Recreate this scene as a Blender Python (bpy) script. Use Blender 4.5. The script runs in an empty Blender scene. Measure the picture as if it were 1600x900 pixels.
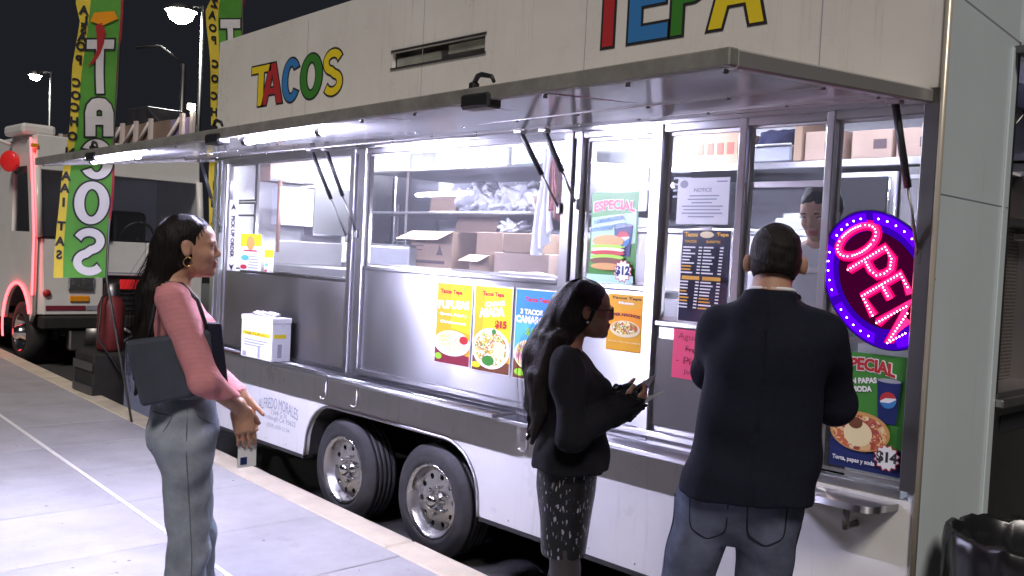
import bpy, bmesh, math, random
import numpy as np
from mathutils import Vector, Matrix
random.seed(7); rng = np.random.default_rng(7)
S = bpy.context.scene
C = S.collection
R = math.radians
# ------------------------------------------------------------------ camera
F_PX = 1467.0                                   # focal length in pixels of a 1600 wide picture
YAW, PIT, ROL = R(45.93), R(1.94), R(2.90)
CAM = np.array([0.0, -3.315, 1.71])
def _axes(y, p, r):
    f = np.array([-math.sin(y)*math.cos(p), math.cos(y)*math.cos(p), -math.sin(p)])
    rt = np.array([math.cos(y), math.sin(y), 0.0]); up = np.cross(rt, f)
    return np.array([rt*math.cos(r)+up*math.sin(r), -rt*math.sin(r)+up*math.cos(r), f])
AX = _axes(YAW, PIT, ROL)
cam_d = bpy.data.cameras.new('camera'); cam = bpy.data.objects.new('camera', cam_d); C.objects.link(cam)
cam_d.sensor_width = 36.0; cam_d.lens = F_PX/1600*36.0; cam_d.clip_end = 600; cam_d.clip_start = 0.05
cam.matrix_world = Matrix([[AX[0][i], AX[1][i], -AX[2][i], CAM[i]] for i in range(3)] + [[0, 0, 0, 1]])
S.camera = cam
# ------------------------------------------------------------------ night sky
W = bpy.data.worlds.new('World'); S.world = W; W.use_nodes = True
nt = W.node_tree; bg = nt.nodes['Background']
bg.inputs['Color'].default_value = (0.72, 0.78, 1.0, 1); bg.inputs['Strength'].default_value = 0.017
# ------------------------------------------------------------------ light of the car park lamps behind the photographer
sun_d = bpy.data.lights.new('sun', 'SUN'); sun_d.energy = 2.0; sun_d.angle = R(14); sun_d.color = (1.0, 0.92, 0.85)
sun = bpy.data.objects.new('sun', sun_d); C.objects.link(sun)
SUN_TO = Vector((0.48, -0.46, 0.75)).normalized()
sun.rotation_euler = SUN_TO.to_track_quat('Z', 'Y').to_euler(); sun.location = (20, -20, 25)
S.view_settings.view_transform = 'Standard'; S.view_settings.look = 'None'
S.view_settings.exposure = 0.0; S.view_settings.gamma = 1.0; S.view_settings.use_curve_mapping = False
S.cycles.use_denoising = True
S.cycles.max_bounces = 10; S.cycles.glossy_bounces = 5; S.cycles.transparent_max_bounces = 12; S.cycles.diffuse_bounces = 4
S.cycles.caustics_reflective = False; S.cycles.caustics_refractive = False
S.cycles.sample_clamp_indirect = 6.0
# ------------------------------------------------------------------ measuring: points on real planes
def _ray(x, y): return AX.T @ np.array([(x-800)/F_PX, -(y-450)/F_PX, 1.0])
def onY(x, y, c=0.0):
    d = _ray(x, y); return CAM + d*((c-CAM[1])/d[1])
def onX(x, y, c=0.0):
    d = _ray(x, y); return CAM + d*((c-CAM[0])/d[0])
def onZ(x, y, c=0.0):
    d = _ray(x, y); return CAM + d*((c-CAM[2])/d[2])
# ------------------------------------------------------------------ object helpers
def inv_of(p):
    m = Matrix.Translation(p.location) @ p.rotation_euler.to_matrix().to_4x4()
    q = p
    while q.parent is not None:
        break
    return m.inverted()
WORLD_M = {}
def link(o, parent=None):
    C.objects.link(o)
    if parent is not None:
        o.parent = parent
        o.matrix_parent_inverse = WORLD_M.get(parent.name, Matrix.Identity(4)).inverted()
    return o
def tag(o, label=None, cat=None, group=None, kind=None):
    if label: o['label'] = label
    if cat: o['category'] = cat
    if group: o['group'] = group
    if kind: o['kind'] = kind
    return o
def thing(name, label, cat, loc=(0, 0, 0), group=None):
    o = bpy.data.objects.new(name, None); o.empty_display_size = 0.1
    o.location = loc; C.objects.link(o); WORLD_M[o.name] = Matrix.Translation(Vector(loc))
    return tag(o, label, cat, group)
def mesh_obj(name, me, mat, parent=None, smooth=False):
    o = bpy.data.objects.new(name, me); link(o, parent)
    if mat is not None:
        for m in (mat if isinstance(mat, (list, tuple)) else [mat]): me.materials.append(m)
    if smooth: me.polygons.foreach_set('use_smooth', [True]*len(me.polygons))
    me.update(); return o
def mk(name, verts, faces, mat, parent=None, smooth=False):
    me = bpy.data.meshes.new(name); me.from_pydata([tuple(v) for v in verts], [], [tuple(f) for f in faces])
    me.validate(); return mesh_obj(name, me, mat, parent, smooth)
def from_bm(name, bm, mat, parent=None, smooth=False):
    me = bpy.data.meshes.new(name); bmesh.ops.recalc_face_normals(bm, faces=bm.faces[:]); bm.to_mesh(me); bm.free()
    return mesh_obj(name, me, mat, parent, smooth)
def hexa(name, pts, mat, parent=None, bev=0.0, seg=1):
    """eight corners: bottom four counter-clockwise then top four"""
    bm = bmesh.new(); v = [bm.verts.new(tuple(p)) for p in pts]
    for f in ((0, 3, 2, 1), (4, 5, 6, 7), (0, 1, 5, 4), (1, 2, 6, 5), (2, 3, 7, 6), (3, 0, 4, 7)): bm.faces.new([v[i] for i in f])
    if bev > 0: bmesh.ops.bevel(bm, geom=bm.edges[:], offset=bev, segments=seg, profile=0.5, affect='EDGES')
    return from_bm(name, bm, mat, parent)
def bx(name, x0, x1, y0, y1, z0, z1, mat, parent=None, bev=0.0, seg=1):
    return hexa(name, [(x0, y0, z0), (x1, y0, z0), (x1, y1, z0), (x0, y1, z0), (x0, y0, z1), (x1, y0, z1), (x1, y1, z1), (x0, y1, z1)], mat, parent, bev, seg)
def frame_of(d):
    d = Vector(d).normalized(); a = Vector((0, 0, 1)) if abs(d.z) < 0.9 else Vector((1, 0, 0))
    u = d.cross(a).normalized(); return d, u, d.cross(u)
def tube(name, pts, r, mat, parent=None, n=10, smooth=True, cap=True):
    """swept circle along points; r a number or one radius per point"""
    P = [Vector(p) for p in pts]; rs = r if isinstance(r, (list, tuple)) else [r]*len(P)
    V = []; Fc = []; u0 = None
    for i, p in enumerate(P):
        d = (P[min(i+1, len(P)-1)]-P[max(i-1, 0)]).normalized()
        if u0 is None: _, u, v = frame_of(d)
        else:
            u = (u0-d*u0.dot(d)).normalized(); v = d.cross(u)
        u0 = u
        for k in range(n):
            a = 2*math.pi*k/n; V.append(p+(u*math.cos(a)+v*math.sin(a))*rs[i])
    for i in range(len(P)-1):
        for k in range(n):
            Fc.append((i*n+k, i*n+(k+1) % n, (i+1)*n+(k+1) % n, (i+1)*n+k))
    if cap: Fc.append(tuple(range(n))[::-1]); Fc.append(tuple((len(P)-1)*n+k for k in range(n)))
    return mk(name, V, Fc, mat, parent, smooth)
def lathe(name, prof, cen, axis, mat, parent=None, n=40, smooth=True):
    """profile of (along axis, radius)"""
    d, u, v = frame_of(axis); c = Vector(cen); V = []; Fc = []; m = len(prof)
    for k in range(n):
        a = 2*math.pi*k/n; w = u*math.cos(a)+v*math.sin(a)
        for h, r in prof: V.append(c+d*h+w*r)
    for k in range(n):
        for i in range(m-1):
            a, b = k*m+i, ((k+1) % n)*m+i; Fc.append((a, b, b+1, a+1))
    return mk(name, V, Fc, mat, parent, smooth)
def curve_mesh(name, loops, mat, parent=None, M=None, depth=0.0, offset=0.0, bev=0.0):
    """filled outline with holes (loops of 2D points), thickness depth, moved by matrix M"""
    cu = bpy.data.curves.new('tmp', 'CURVE'); cu.dimensions = '2D'; cu.fill_mode = 'BOTH' if depth > 0 else 'FRONT'
    cu.extrude = depth/2; cu.offset = offset; cu.bevel_depth = bev
    for lp in loops:
        sp = cu.splines.new('POLY'); sp.points.add(len(lp)-1)
        for q, (x, y) in zip(sp.points, lp): q.co = (x, y, 0, 1)
        sp.use_cyclic_u = True
    ob = bpy.data.objects.new('tmp', cu); C.objects.link(ob)
    dg = bpy.context.evaluated_depsgraph_get(); me = bpy.data.meshes.new_from_object(ob.evaluated_get(dg))
    bpy.data.objects.remove(ob); bpy.data.curves.remove(cu)
    me.materials.clear(); me.name = name
    if M is not None: me.transform(M)
    return mesh_obj(name, me, mat, parent)
def wallM(x, z, y, sx=1.0):
    """2D (u, v) -> (x+u, y, z+v) on a wall that faces -Y"""
    return Matrix(((sx, 0, 0, x), (0, 0, -1, y), (0, 1, 0, z), (0, 0, 0, 1)))
FONT_CACHE = {}
def text_mesh(s, bold=0.0, depth=0.0):
    key = (s, bold, depth)
    if key in FONT_CACHE: return FONT_CACHE[key].copy()
    cu = bpy.data.curves.new('t', 'FONT'); cu.body = s; cu.size = 1.0; cu.offset = bold; cu.extrude = depth; cu.resolution_u = 3
    ob = bpy.data.objects.new('t', cu); C.objects.link(ob)
    dg = bpy.context.evaluated_depsgraph_get(); me = bpy.data.meshes.new_from_object(ob.evaluated_get(dg))
    bpy.data.objects.remove(ob); bpy.data.curves.remove(cu); me.materials.clear()
    FONT_CACHE[key] = me.copy(); return me
def text(name, s, M, w=None, h=0.05, mat=None, parent=None, bold=0.0, align='C', arc=0.0):
    """lettering fitted to width w (or natural width) and height h, centred on M's origin"""
    me = text_mesh(s, bold); n = len(me.vertices); co = np.zeros(n*3); me.vertices.foreach_get('co', co); co = co.reshape(-1, 3)
    if n == 0: return None
    lo, hi = co.min(0), co.max(0); hh = max(hi[1]-lo[1], 1e-6); sc = h/hh
    sx = sc if w is None else w/max(hi[0]-lo[0], 1e-6)
    cx = (lo[0]+hi[0])/2 if align == 'C' else (lo[0] if align == 'L' else hi[0])
    co[:, 0] = (co[:, 0]-cx)*sx; co[:, 1] = (co[:, 1]-(lo[1]+hi[1])/2)*sc
    if arc: co[:, 1] -= arc*(co[:, 0]/max(abs(co[:, 0]).max(), 1e-6))**2
    me.vertices.foreach_set('co', co.ravel()); me.transform(M)
    return mesh_obj(name, me, mat, parent)
# ------------------------------------------------------------------ materials (all procedural)
def mat(name, col, rough=0.5, metal=0.0, var=0.0, vscale=8.0, bump=0.0, bscale=60.0, coat=0.0, aniso=0.0, spec=0.5, emit=None, estr=0.0, stretch=(1, 1, 1), trans=0.0, rvar=0.0, sheen=0.0, sub=0.0):
    m = bpy.data.materials.new(name); m.use_nodes = True; t = m.node_tree; b = t.nodes['Principled BSDF']
    b.inputs['Base Color'].default_value = (*col, 1); b.inputs['Roughness'].default_value = rough; b.inputs['Metallic'].default_value = metal
    b.inputs['Specular IOR Level'].default_value = spec
    if coat: b.inputs['Coat Weight'].default_value = coat; b.inputs['Coat Roughness'].default_value = 0.08
    if aniso:
        b.inputs['Anisotropic'].default_value = aniso; b.inputs['Anisotropic Rotation'].default_value = 0.25
    if sheen: b.inputs['Sheen Weight'].default_value = sheen
    if sub: b.inputs['Subsurface Weight'].default_value = sub; b.inputs['Subsurface Radius'].default_value = (0.02, 0.008, 0.004); b.inputs['Subsurface Scale'].default_value = 0.5
    if emit: b.inputs['Emission Color'].default_value = (*emit, 1); b.inputs['Emission Strength'].default_value = estr
    if trans: b.inputs['Transmission Weight'].default_value = trans
    if var or bump or rvar:
        tc = t.nodes.new('ShaderNodeTexCoord'); mp = t.nodes.new('ShaderNodeMapping'); mp.inputs['Scale'].default_value = stretch
        t.links.new(tc.outputs['Object'], mp.inputs['Vector'])
    if var or rvar:
        nz = t.nodes.new('ShaderNodeTexNoise'); nz.inputs['Scale'].default_value = vscale; nz.inputs['Detail'].default_value = 6; nz.inputs['Roughness'].default_value = 0.62
        t.links.new(mp.outputs[0], nz.inputs['Vector'])
    if var:
        rp = t.nodes.new('ShaderNodeValToRGB'); e = rp.color_ramp.elements
        e[0].position = 0.3; e[1].position = 0.7
        e[0].color = (*[max(0, c*(1-var)) for c in col], 1); e[1].color = (*[min(1, c*(1+var*0.6)) for c in col], 1)
        t.links.new(nz.outputs['Fac'], rp.inputs['Fac']); t.links.new(rp.outputs['Color'], b.inputs['Base Color'])
    if rvar:
        mr = t.nodes.new('ShaderNodeMapRange'); mr.inputs['From Min'].default_value = 0.3; mr.inputs['From Max'].default_value = 0.7
        mr.inputs['To Min'].default_value = max(0.02, rough-rvar); mr.inputs['To Max'].default_value = min(1, rough+rvar)
        t.links.new(nz.outputs['Fac'], mr.inputs['Value']); t.links.new(mr.outputs[0], b.inputs['Roughness'])
    if bump:
        bz = t.nodes.new('ShaderNodeTexNoise'); bz.inputs['Scale'].default_value = bscale; bz.inputs['Detail'].default_value = 4
        t.links.new(mp.outputs[0], bz.inputs['Vector']); bp = t.nodes.new('ShaderNodeBump'); bp.inputs['Strength'].default_value = bump; bp.inputs['Distance'].default_value = 0.01
        t.links.new(bz.outputs['Fac'], bp.inputs['Height']); t.links.new(bp.outputs['Normal'], b.inputs['Normal'])
    return m
def glow(name, col, strength):
    m = bpy.data.materials.new(name); m.use_nodes = True; t = m.node_tree; t.nodes.clear()
    e = t.nodes.new('ShaderNodeEmission'); o = t.nodes.new('ShaderNodeOutputMaterial'); e.inputs['Color'].default_value = (*col, 1); e.inputs['Strength'].default_value = strength
    t.links.new(e.outputs[0], o.inputs[0]); return m
def glass_mat(name, tint=(1, 1, 1), rough=0.02, ior=1.45, haze=0.0):
    m = bpy.data.materials.new(name); m.use_nodes = True; t = m.node_tree; t.nodes.clear()
    tr = t.nodes.new('ShaderNodeBsdfTransparent'); tr.inputs[0].default_value = (*tint, 1)
    g = t.nodes.new('ShaderNodeBsdfGlossy'); g.inputs['Roughness'].default_value = rough
    lw_ = t.nodes.new('ShaderNodeLayerWeight'); pw = t.nodes.new('ShaderNodeMath'); pw.operation = 'POWER'; pw.inputs[1].default_value = 5.0
    fr = t.nodes.new('ShaderNodeMath'); fr.operation = 'MULTIPLY_ADD'; fr.inputs[1].default_value = 0.9; fr.inputs[2].default_value = 0.035
    t.links.new(lw_.outputs['Facing'], pw.inputs[0]); t.links.new(pw.outputs[0], fr.inputs[0])
    mx = t.nodes.new('ShaderNodeMixShader'); o = t.nodes.new('ShaderNodeOutputMaterial')
    t.links.new(fr.outputs[0], mx.inputs[0]); t.links.new(tr.outputs[0], mx.inputs[1]); t.links.new(g.outputs[0], mx.inputs[2])
    if haze:
        df = t.nodes.new('ShaderNodeBsdfDiffuse'); df.inputs[0].default_value = (0.8, 0.8, 0.85, 1); m2 = t.nodes.new('ShaderNodeMixShader'); m2.inputs[0].default_value = haze
        t.links.new(mx.outputs[0], m2.inputs[1]); t.links.new(df.outputs[0], m2.inputs[2]); t.links.new(m2.outputs[0], o.inputs[0])
    else: t.links.new(mx.outputs[0], o.inputs[0])
    return m
def steel_mat(name, col, rough, streak=(120, 120, 1.0), rv=0.05, aniso=0.0, bump=0.004):
    """brushed sheet metal: fine vertical grain, smudges"""
    m = mat(name, col, rough, 1.0, aniso=aniso); t = m.node_tree; b = t.nodes['Principled BSDF']
    tc = t.nodes.new('ShaderNodeTexCoord'); mp = t.nodes.new('ShaderNodeMapping'); mp.inputs['Scale'].default_value = streak
    nz = t.nodes.new('ShaderNodeTexNoise'); nz.inputs['Scale'].default_value = 6; nz.inputs['Detail'].default_value = 3
    sm = t.nodes.new('ShaderNodeTexNoise'); sm.inputs['Scale'].default_value = 3.0; sm.inputs['Detail'].default_value = 7
    t.links.new(tc.outputs['Object'], mp.inputs[0]); t.links.new(mp.outputs[0], nz.inputs['Vector']); t.links.new(tc.outputs['Object'], sm.inputs['Vector'])
    ad = t.nodes.new('ShaderNodeMath'); ad.operation = 'MULTIPLY_ADD'; ad.inputs[1].default_value = 0.5
    mr = t.nodes.new('ShaderNodeMapRange'); mr.inputs['From Min'].default_value = 0.55; mr.inputs['From Max'].default_value = 0.95; mr.inputs['To Min'].default_value = max(0.03, rough-rv); mr.inputs['To Max'].default_value = rough+rv
    t.links.new(nz.outputs['Fac'], ad.inputs[0]); t.links.new(sm.outputs['Fac'], ad.inputs[2]); t.links.new(ad.outputs[0], mr.inputs['Value']); t.links.new(mr.outputs[0], b.inputs['Roughness'])
    bp = t.nodes.new('ShaderNodeBump'); bp.inputs['Strength'].default_value = bump; bp.inputs['Distance'].default_value = 0.002
    t.links.new(nz.outputs['Fac'], bp.inputs['Height']); t.links.new(bp.outputs[0], b.inputs['Normal'])
    if aniso:
        tg = t.nodes.new('ShaderNodeTangent'); tg.direction_type = 'RADIAL'; tg.axis = 'Z'; t.links.new(tg.outputs[0], b.inputs['Tangent'])
    return m
M_ = {}
M_['white'] = mat('trailer_white_paint', (0.74, 0.72, 0.69), 0.32, var=0.07, vscale=2.5, coat=0.25, rvar=0.1, bump=0.01, bscale=5)
M_['skirt'] = mat('skirt_white_paint', (0.78, 0.77, 0.76), 0.34, var=0.06, vscale=3, coat=0.2, rvar=0.1)
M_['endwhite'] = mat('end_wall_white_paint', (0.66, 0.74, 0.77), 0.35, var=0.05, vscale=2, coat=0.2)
M_['trim'] = mat('cream_corner_trim', (0.62, 0.57, 0.47), 0.35, 0.4)
M_['steel'] = steel_mat('brushed_steel', (0.66, 0.66, 0.69), 0.34, aniso=0.93)
M_['steel2'] = steel_mat('dull_steel', (0.50, 0.48, 0.48), 0.36)
M_['steeld'] = steel_mat('dark_steel', (0.22, 0.215, 0.21), 0.42)
M_['alu'] = steel_mat('awning_aluminium', (0.84, 0.84, 0.88), 0.10, streak=(1.2, 40, 40), rv=0.03)
M_['alu'].node_tree.nodes['Principled BSDF'].inputs['Metallic'].default_value = 0.30
M_['rim_edge'] = mat('weathered_awning_edge', (0.32, 0.31, 0.28), 0.5, 0.3, var=0.3, vscale=12)
M_['chrome'] = mat('chrome', (0.80, 0.80, 0.80), 0.16, 1.0, rvar=0.08, vscale=12)
M_['alloy'] = mat('wheel_alloy', (0.70, 0.69, 0.70), 0.27, 1.0, rvar=0.1, vscale=9)
M_['rubber'] = mat('tyre_rubber', (0.028, 0.027, 0.028), 0.62, var=0.35, vscale=14, bump=0.1, bscale=90)
M_['black'] = mat('black_plastic', (0.018, 0.018, 0.02), 0.45)
M_['dark'] = mat('dark_underbody', (0.02, 0.019, 0.018), 0.8, var=0.4)
M_['glass'] = glass_mat('window_glass', (0.96, 0.97, 0.98), haze=0.03)
M_['tint'] = glass_mat('tinted_glass', (0.93, 0.94, 0.95), haze=0.01)
M_['inner'] = mat('kitchen_white_wall', (0.72, 0.72, 0.76), 0.35, var=0.06, vscale=2)
M_['card'] = mat('cardboard', (0.40, 0.27, 0.185), 0.8, var=0.12, vscale=5, bump=0.03, bscale=40)
M_['card2'] = mat('pale_cardboard', (0.50, 0.36, 0.29), 0.8, var=0.1, vscale=5)
M_['cardprint'] = mat('carton_print', (0.13, 0.09, 0.10), 0.8)
M_['cardred'] = mat('carton_red_print', (0.38, 0.10, 0.07), 0.8)
M_['paper'] = mat('white_paper', (0.78, 0.78, 0.80), 0.7, var=0.04)
M_['ink'] = mat('black_ink', (0.02, 0.02, 0.025), 0.6)
M_['greyink'] = mat('grey_ink', (0.32, 0.33, 0.40), 0.6)
for k, c in dict(red=(0.45, 0.035, 0.04), blue=(0.045, 0.20, 0.50), green=(0.05, 0.22, 0.035), yellow=(0.80, 0.62, 0.03), orange=(0.85, 0.33, 0.02), skyblue=(0.10, 0.42, 0.80), white=(0.80, 0.80, 0.80), pink=(0.85, 0.10, 0.20), navy=(0.015, 0.025, 0.12), lime=(0.30, 0.60, 0.05), brown=(0.16, 0.06, 0.03), maroon=(0.22, 0.03, 0.05), gold=(0.75, 0.38, 0.03), tan=(0.55, 0.30, 0.10), cream=(0.80, 0.68, 0.40), purple=(0.25, 0.06, 0.30)).items():
    M_['p_'+k] = mat('print_'+k, c, 0.4, var=0.04, vscale=6, spec=0.35)

def streaked(m, amount=0.16, sx=9.0, sz=0.5, col=(0.30, 0.26, 0.20)):
    """faint dirt runs with a shape of their own over an existing paint"""
    t = m.node_tree; b = t.nodes['Principled BSDF']; tc = t.nodes.new('ShaderNodeTexCoord'); mp = t.nodes.new('ShaderNodeMapping'); mp.inputs['Scale'].default_value = (sx, sx, sz)
    nz = t.nodes.new('ShaderNodeTexNoise'); nz.inputs['Scale'].default_value = 2.2; nz.inputs['Detail'].default_value = 6; nz.inputs['Roughness'].default_value = 0.7
    cr = t.nodes.new('ShaderNodeValToRGB'); cr.color_ramp.elements[0].position = 0.56; cr.color_ramp.elements[1].position = 0.78; cr.color_ramp.elements[0].color = (0, 0, 0, 1); cr.color_ramp.elements[1].color = (amount, amount, amount, 1)
    mx = t.nodes.new('ShaderNodeMixRGB'); mx.inputs[2].default_value = (*col, 1)
    src = b.inputs['Base Color'].links[0].from_socket
    t.links.new(tc.outputs['Object'], mp.inputs[0]); t.links.new(mp.outputs[0], nz.inputs['Vector']); t.links.new(nz.outputs['Fac'], cr.inputs[0]); t.links.new(cr.outputs[0], mx.inputs[0]); t.links.new(src, mx.inputs[1]); t.links.new(mx.outputs[0], b.inputs['Base Color'])
    return m
for k_ in ('white', 'skirt'): streaked(M_[k_], 0.35)
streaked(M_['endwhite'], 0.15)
# ------------------------------------------------------------------ ground
M_['asphalt'] = mat('asphalt', (0.045, 0.044, 0.046), 0.85, var=0.35, vscale=25, bump=0.35, bscale=160)
M_['concrete'] = mat('pavement_concrete', (0.37, 0.365, 0.385), 0.75, var=0.16, vscale=3.2, bump=0.10, bscale=120)
M_['concrete2'] = mat('pavement_concrete_pale', (0.39, 0.385, 0.405), 0.75, var=0.16, vscale=2.4, bump=0.10, bscale=120)
for k_ in ('concrete', 'concrete2'):
    streaked(M_[k_], 0.55, 1.0, 1.0, (0.16, 0.14, 0.12)); streaked(M_[k_], 0.75, 7.0, 7.0, (0.12, 0.11, 0.10))
    for n_ in M_[k_].node_tree.nodes:
        if n_.type == 'VALTORGB' and n_.color_ramp.elements[1].position > 0.77: n_.color_ramp.elements[0].position = 0.63
M_['joint'] = mat('pavement_joint', (0.16, 0.15, 0.14), 0.9, var=0.2)
M_['kerb'] = mat('kerb_concrete', (0.60, 0.53, 0.42), 0.75, var=0.15, vscale=5, bump=0.12, bscale=90)
o = mk('street', [(-260, -260, 0), (260, -260, 0), (260, 260, 0), (-260, 260, 0)], [(0, 1, 2, 3)], M_['asphalt']); tag(o, kind='structure')
KS = -0.065
def kerb_y(x): return -0.17+KS*(x+3.33)
SW = 0.14
def slab(name, x0, x1, t0, t1, z0, z1, m, parent, bev=0.0):
    P = [(x0, kerb_y(x0)-t1), (x1, kerb_y(x1)-t1), (x1, kerb_y(x1)-t0), (x0, kerb_y(x0)-t0)]
    return hexa(name, [(*p, z0) for p in P]+[(*p, z1) for p in P], m, parent, bev)
base = slab('pavement', -40, 9, 0.02, 9.0, -0.05, SW-0.02, M_['joint'], None); tag(base, kind='structure')
J0 = -3.79; JD = 0.858
rows = [(0.2, 1.055), (1.063, 2.60), (2.608, 4.2)]
for i in range(-9, 27):
    xa = J0-JD*i; xb = xa+JD
    for t0, t1 in rows:
        slab('paving_slab', xa+0.004, xb-0.004, t0+0.006, t1, SW-0.04, SW+random.uniform(-0.0012, 0.0012), M_['concrete'] if random.random() < 0.6 else M_['concrete2'], base, 0.004)
slab('paving_slab', -40, 9, 4.21, 9.0, SW-0.04, SW, M_['concrete'], base)
kb = slab('kerb', -40, 9, 0.004, 0.198, -0.05, SW-0.03, M_['joint'], None); tag(kb, kind='structure')
for i in range(-5, 16):
    xa = -3.95-1.72*i; xb = xa+1.72
    slab('kerb_stone', xa+0.004, xb-0.004, 0.0, 0.2, -0.05, SW+0.001, M_['kerb'], kb, 0.012)
# thin white line painted on the pavement
ln = slab('painted_line', -10.4, 2.0, 1.046, 1.072, SW-0.01, SW+0.004, mat('white_line_paint', (0.78, 0.78, 0.74), 0.6, var=0.1, vscale=30), None); tag(ln, kind='structure')

# worn spots: flattened gum and a few scraps on the pavement
GUM = mat('trodden_gum', (0.17, 0.165, 0.165), 0.8)
rg = random.Random(11)
for i in range(26):
    x = rg.uniform(-8.5, -2.2); tt = rg.uniform(0.25, 2.4); r_ = rg.uniform(0.005, 0.011); y = kerb_y(x)-tt
    o = mk('gum_spot', [(x+r_*rg.uniform(0.8, 1.2)*math.cos(a*0.7), y+r_*rg.uniform(0.7, 1.1)*math.sin(a*0.7), SW+0.0035) for a in range(9)], [tuple(range(9))], GUM, base)
# ------------------------------------------------------------------ the food trailer
XL, XR, TD = -6.69, -1.33, 2.10            # ends and depth
ZB, ZO0, ZO1, ZT = 0.345, 0.93, 2.335, 3.20  # bottom, opening, top
T = thing('food_trailer', 'white tandem-axle food trailer with raised awning and colourful lettering', 'food trailer', ((XL+XR)/2, TD/2, 0))
def ring(cx, cz, r, a0, a1, n): return [(cx+r*math.cos(R(a0+(a1-a0)*i/n)), cz+r*math.sin(R(a0+(a1-a0)*i/n))) for i in range(n+1)]
# upper side panel with the vent slot
vx0, vx1, vz0, vz1 = onY(617, 83)[0], onY(762, 55)[0], 2.772, 2.862
curve_mesh('side_panel', [[(XL, ZO1), (XR, ZO1), (XR, ZT+0.12), (XL, ZT)], [(vx0, vz0), (vx0, vz1), (vx1, vz1), (vx1, vz0)]], M_['white'], T, wallM(0, 0, 0.0), 0.03)
vt = mk('vent_recess', [(vx0, 0.01, vz0), (vx1, 0.01, vz0), (vx1, 0.01, vz1), (vx0, 0.01, vz1), (vx0, 0.10, vz0), (vx1, 0.10, vz0), (vx1, 0.10, vz1), (vx0, 0.10, vz1)],
        [(4, 5, 6, 7), (0, 1, 5, 4), (1, 2, 6, 5), (2, 3, 7, 6), (3, 0, 4, 7)], M_['steel2'], T)
bx('vent_flap', vx0+0.02, vx0+0.42, 0.004, 0.012, vz0+0.004, vz1-0.035, mat('vent_grey', (0.34, 0.35, 0.31), 0.5, 0.2, var=0.3), vt)
bx('vent_flap', vx0+0.48, vx1-0.02, 0.010, 0.018, vz0+0.03, vz1-0.012, mat('vent_pale_grey', (0.42, 0.43, 0.38), 0.5, 0.2, var=0.3), vt)
for z0, z1 in ((vz1, vz1+0.012), (vz0-0.012, vz0)): bx('vent_lip', vx0-0.012, vx1+0.012, -0.021, -0.0145, z0, z1, M_['steel2'], vt)
# skirt with the wheel opening
ax0, ax1, az = onY(479, 708)[0], onY(751, 807)[0], 0.705
arch = [(ax0, ZB)] + [(p[0], p[1]) for p in ring(ax0+0.30, az-0.29, 0.29, 180, 90, 8)][0:] + ring(ax1-0.30, az-0.29, 0.29, 90, 0, 8) + [(ax1, ZB)]
arch[1] = (ax0+0.01, az-0.29)
sk = curve_mesh('skirt_panel', [[(XL, ZB)]+arch+[(XR, ZB), (XR, ZO0-0.012), (XL, ZO0-0.012)]], M_['skirt'], T, wallM(0, 0, 0.0), 0.03)
tr = [(x, -0.019, z) for x, z in arch]
tube('arch_trim', tr, 0.009, M_['steel'], sk, 6)
mk('wheel_well', [(x, 0.016, z) for x, z in arch]+[(x, 0.55, z) for x, z in arch], [(i, i+1, len(arch)+i+1, len(arch)+i) for i in range(len(arch)-1)]+[tuple(range(len(arch), 2*len(arch)))], M_['dark'], T)
bx('bottom_rail', XL, ax0-0.005, -0.02, 0.05, ZB-0.022, ZB, M_['black'], T); bx('bottom_rail', ax1+0.005, XR, -0.02, 0.05, ZB-0.022, ZB, M_['black'], T)
# end walls, roof, floor
bx('end_wall', XL, XL+0.03, 0.02, TD, ZB, ZT, M_['white'], T)
bx('roof', XL+0.031, XR, 0.02, TD, ZT-0.05, ZT-0.005, M_['white'], T)
bx('floor', XL+0.031, XR-0.02, 0.56, TD, 0.39, 0.44, M_['steeld'], T); bx('floor', XL+0.031, ax0-0.01, 0.02, 0.56, 0.39, 0.44, M_['steeld'], T); bx('floor', ax1+0.01, XR-0.02, 0.02, 0.56, 0.39, 0.44, M_['steeld'], T)
bx('wheel_box', ax0-0.008, ax1+0.008, 0.03, 0.56, az+0.003, az+0.02, M_['steeld'], T)
bx('back_wall', XL+0.031, XR-0.02, TD-0.03, TD-0.001, 0.45, ZT-0.051, M_['inner'], T)
bx('ceiling', XL+0.031, XR-0.02, 0.02, TD-0.031, 2.72, 2.75, M_['inner'], T)
# the end wall on the order-window side: a plain panel with seams
EY = 0.69
e = bx('end_wall', XR-0.03, XR, -0.012, EY, ZB, ZT+0.4, M_['endwhite'], T)
for z0, z1 in ((2.0, 2.003),): bx('panel_seam', XR, XR+0.0015, 0.0, EY, z0, z1+0.001, M_['greyink'], e)
mk('panel_seam', [(XR+0.001, 0.0, 2.70), (XR+0.001, EY, 2.652), (XR+0.001, EY, 2.658), (XR+0.001, 0.0, 2.706)], [(0, 1, 2, 3)], M_['greyink'], e)
bx('edge_strip', XR+0.001, XR+0.008, EY-0.075, EY-0.055, ZB, 2.62, M_['endwhite'], e)
tube('corner_trim', [(XR+0.002, -0.016, ZB), (XR+0.002, -0.016, ZT+0.3)], 0.013, M_['trim'], T, 8)
bx('corner_post', XL-0.004, XL+0.05, -0.021, 0.03, ZB, 2.30, M_['steel'], T, 0.004)
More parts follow.
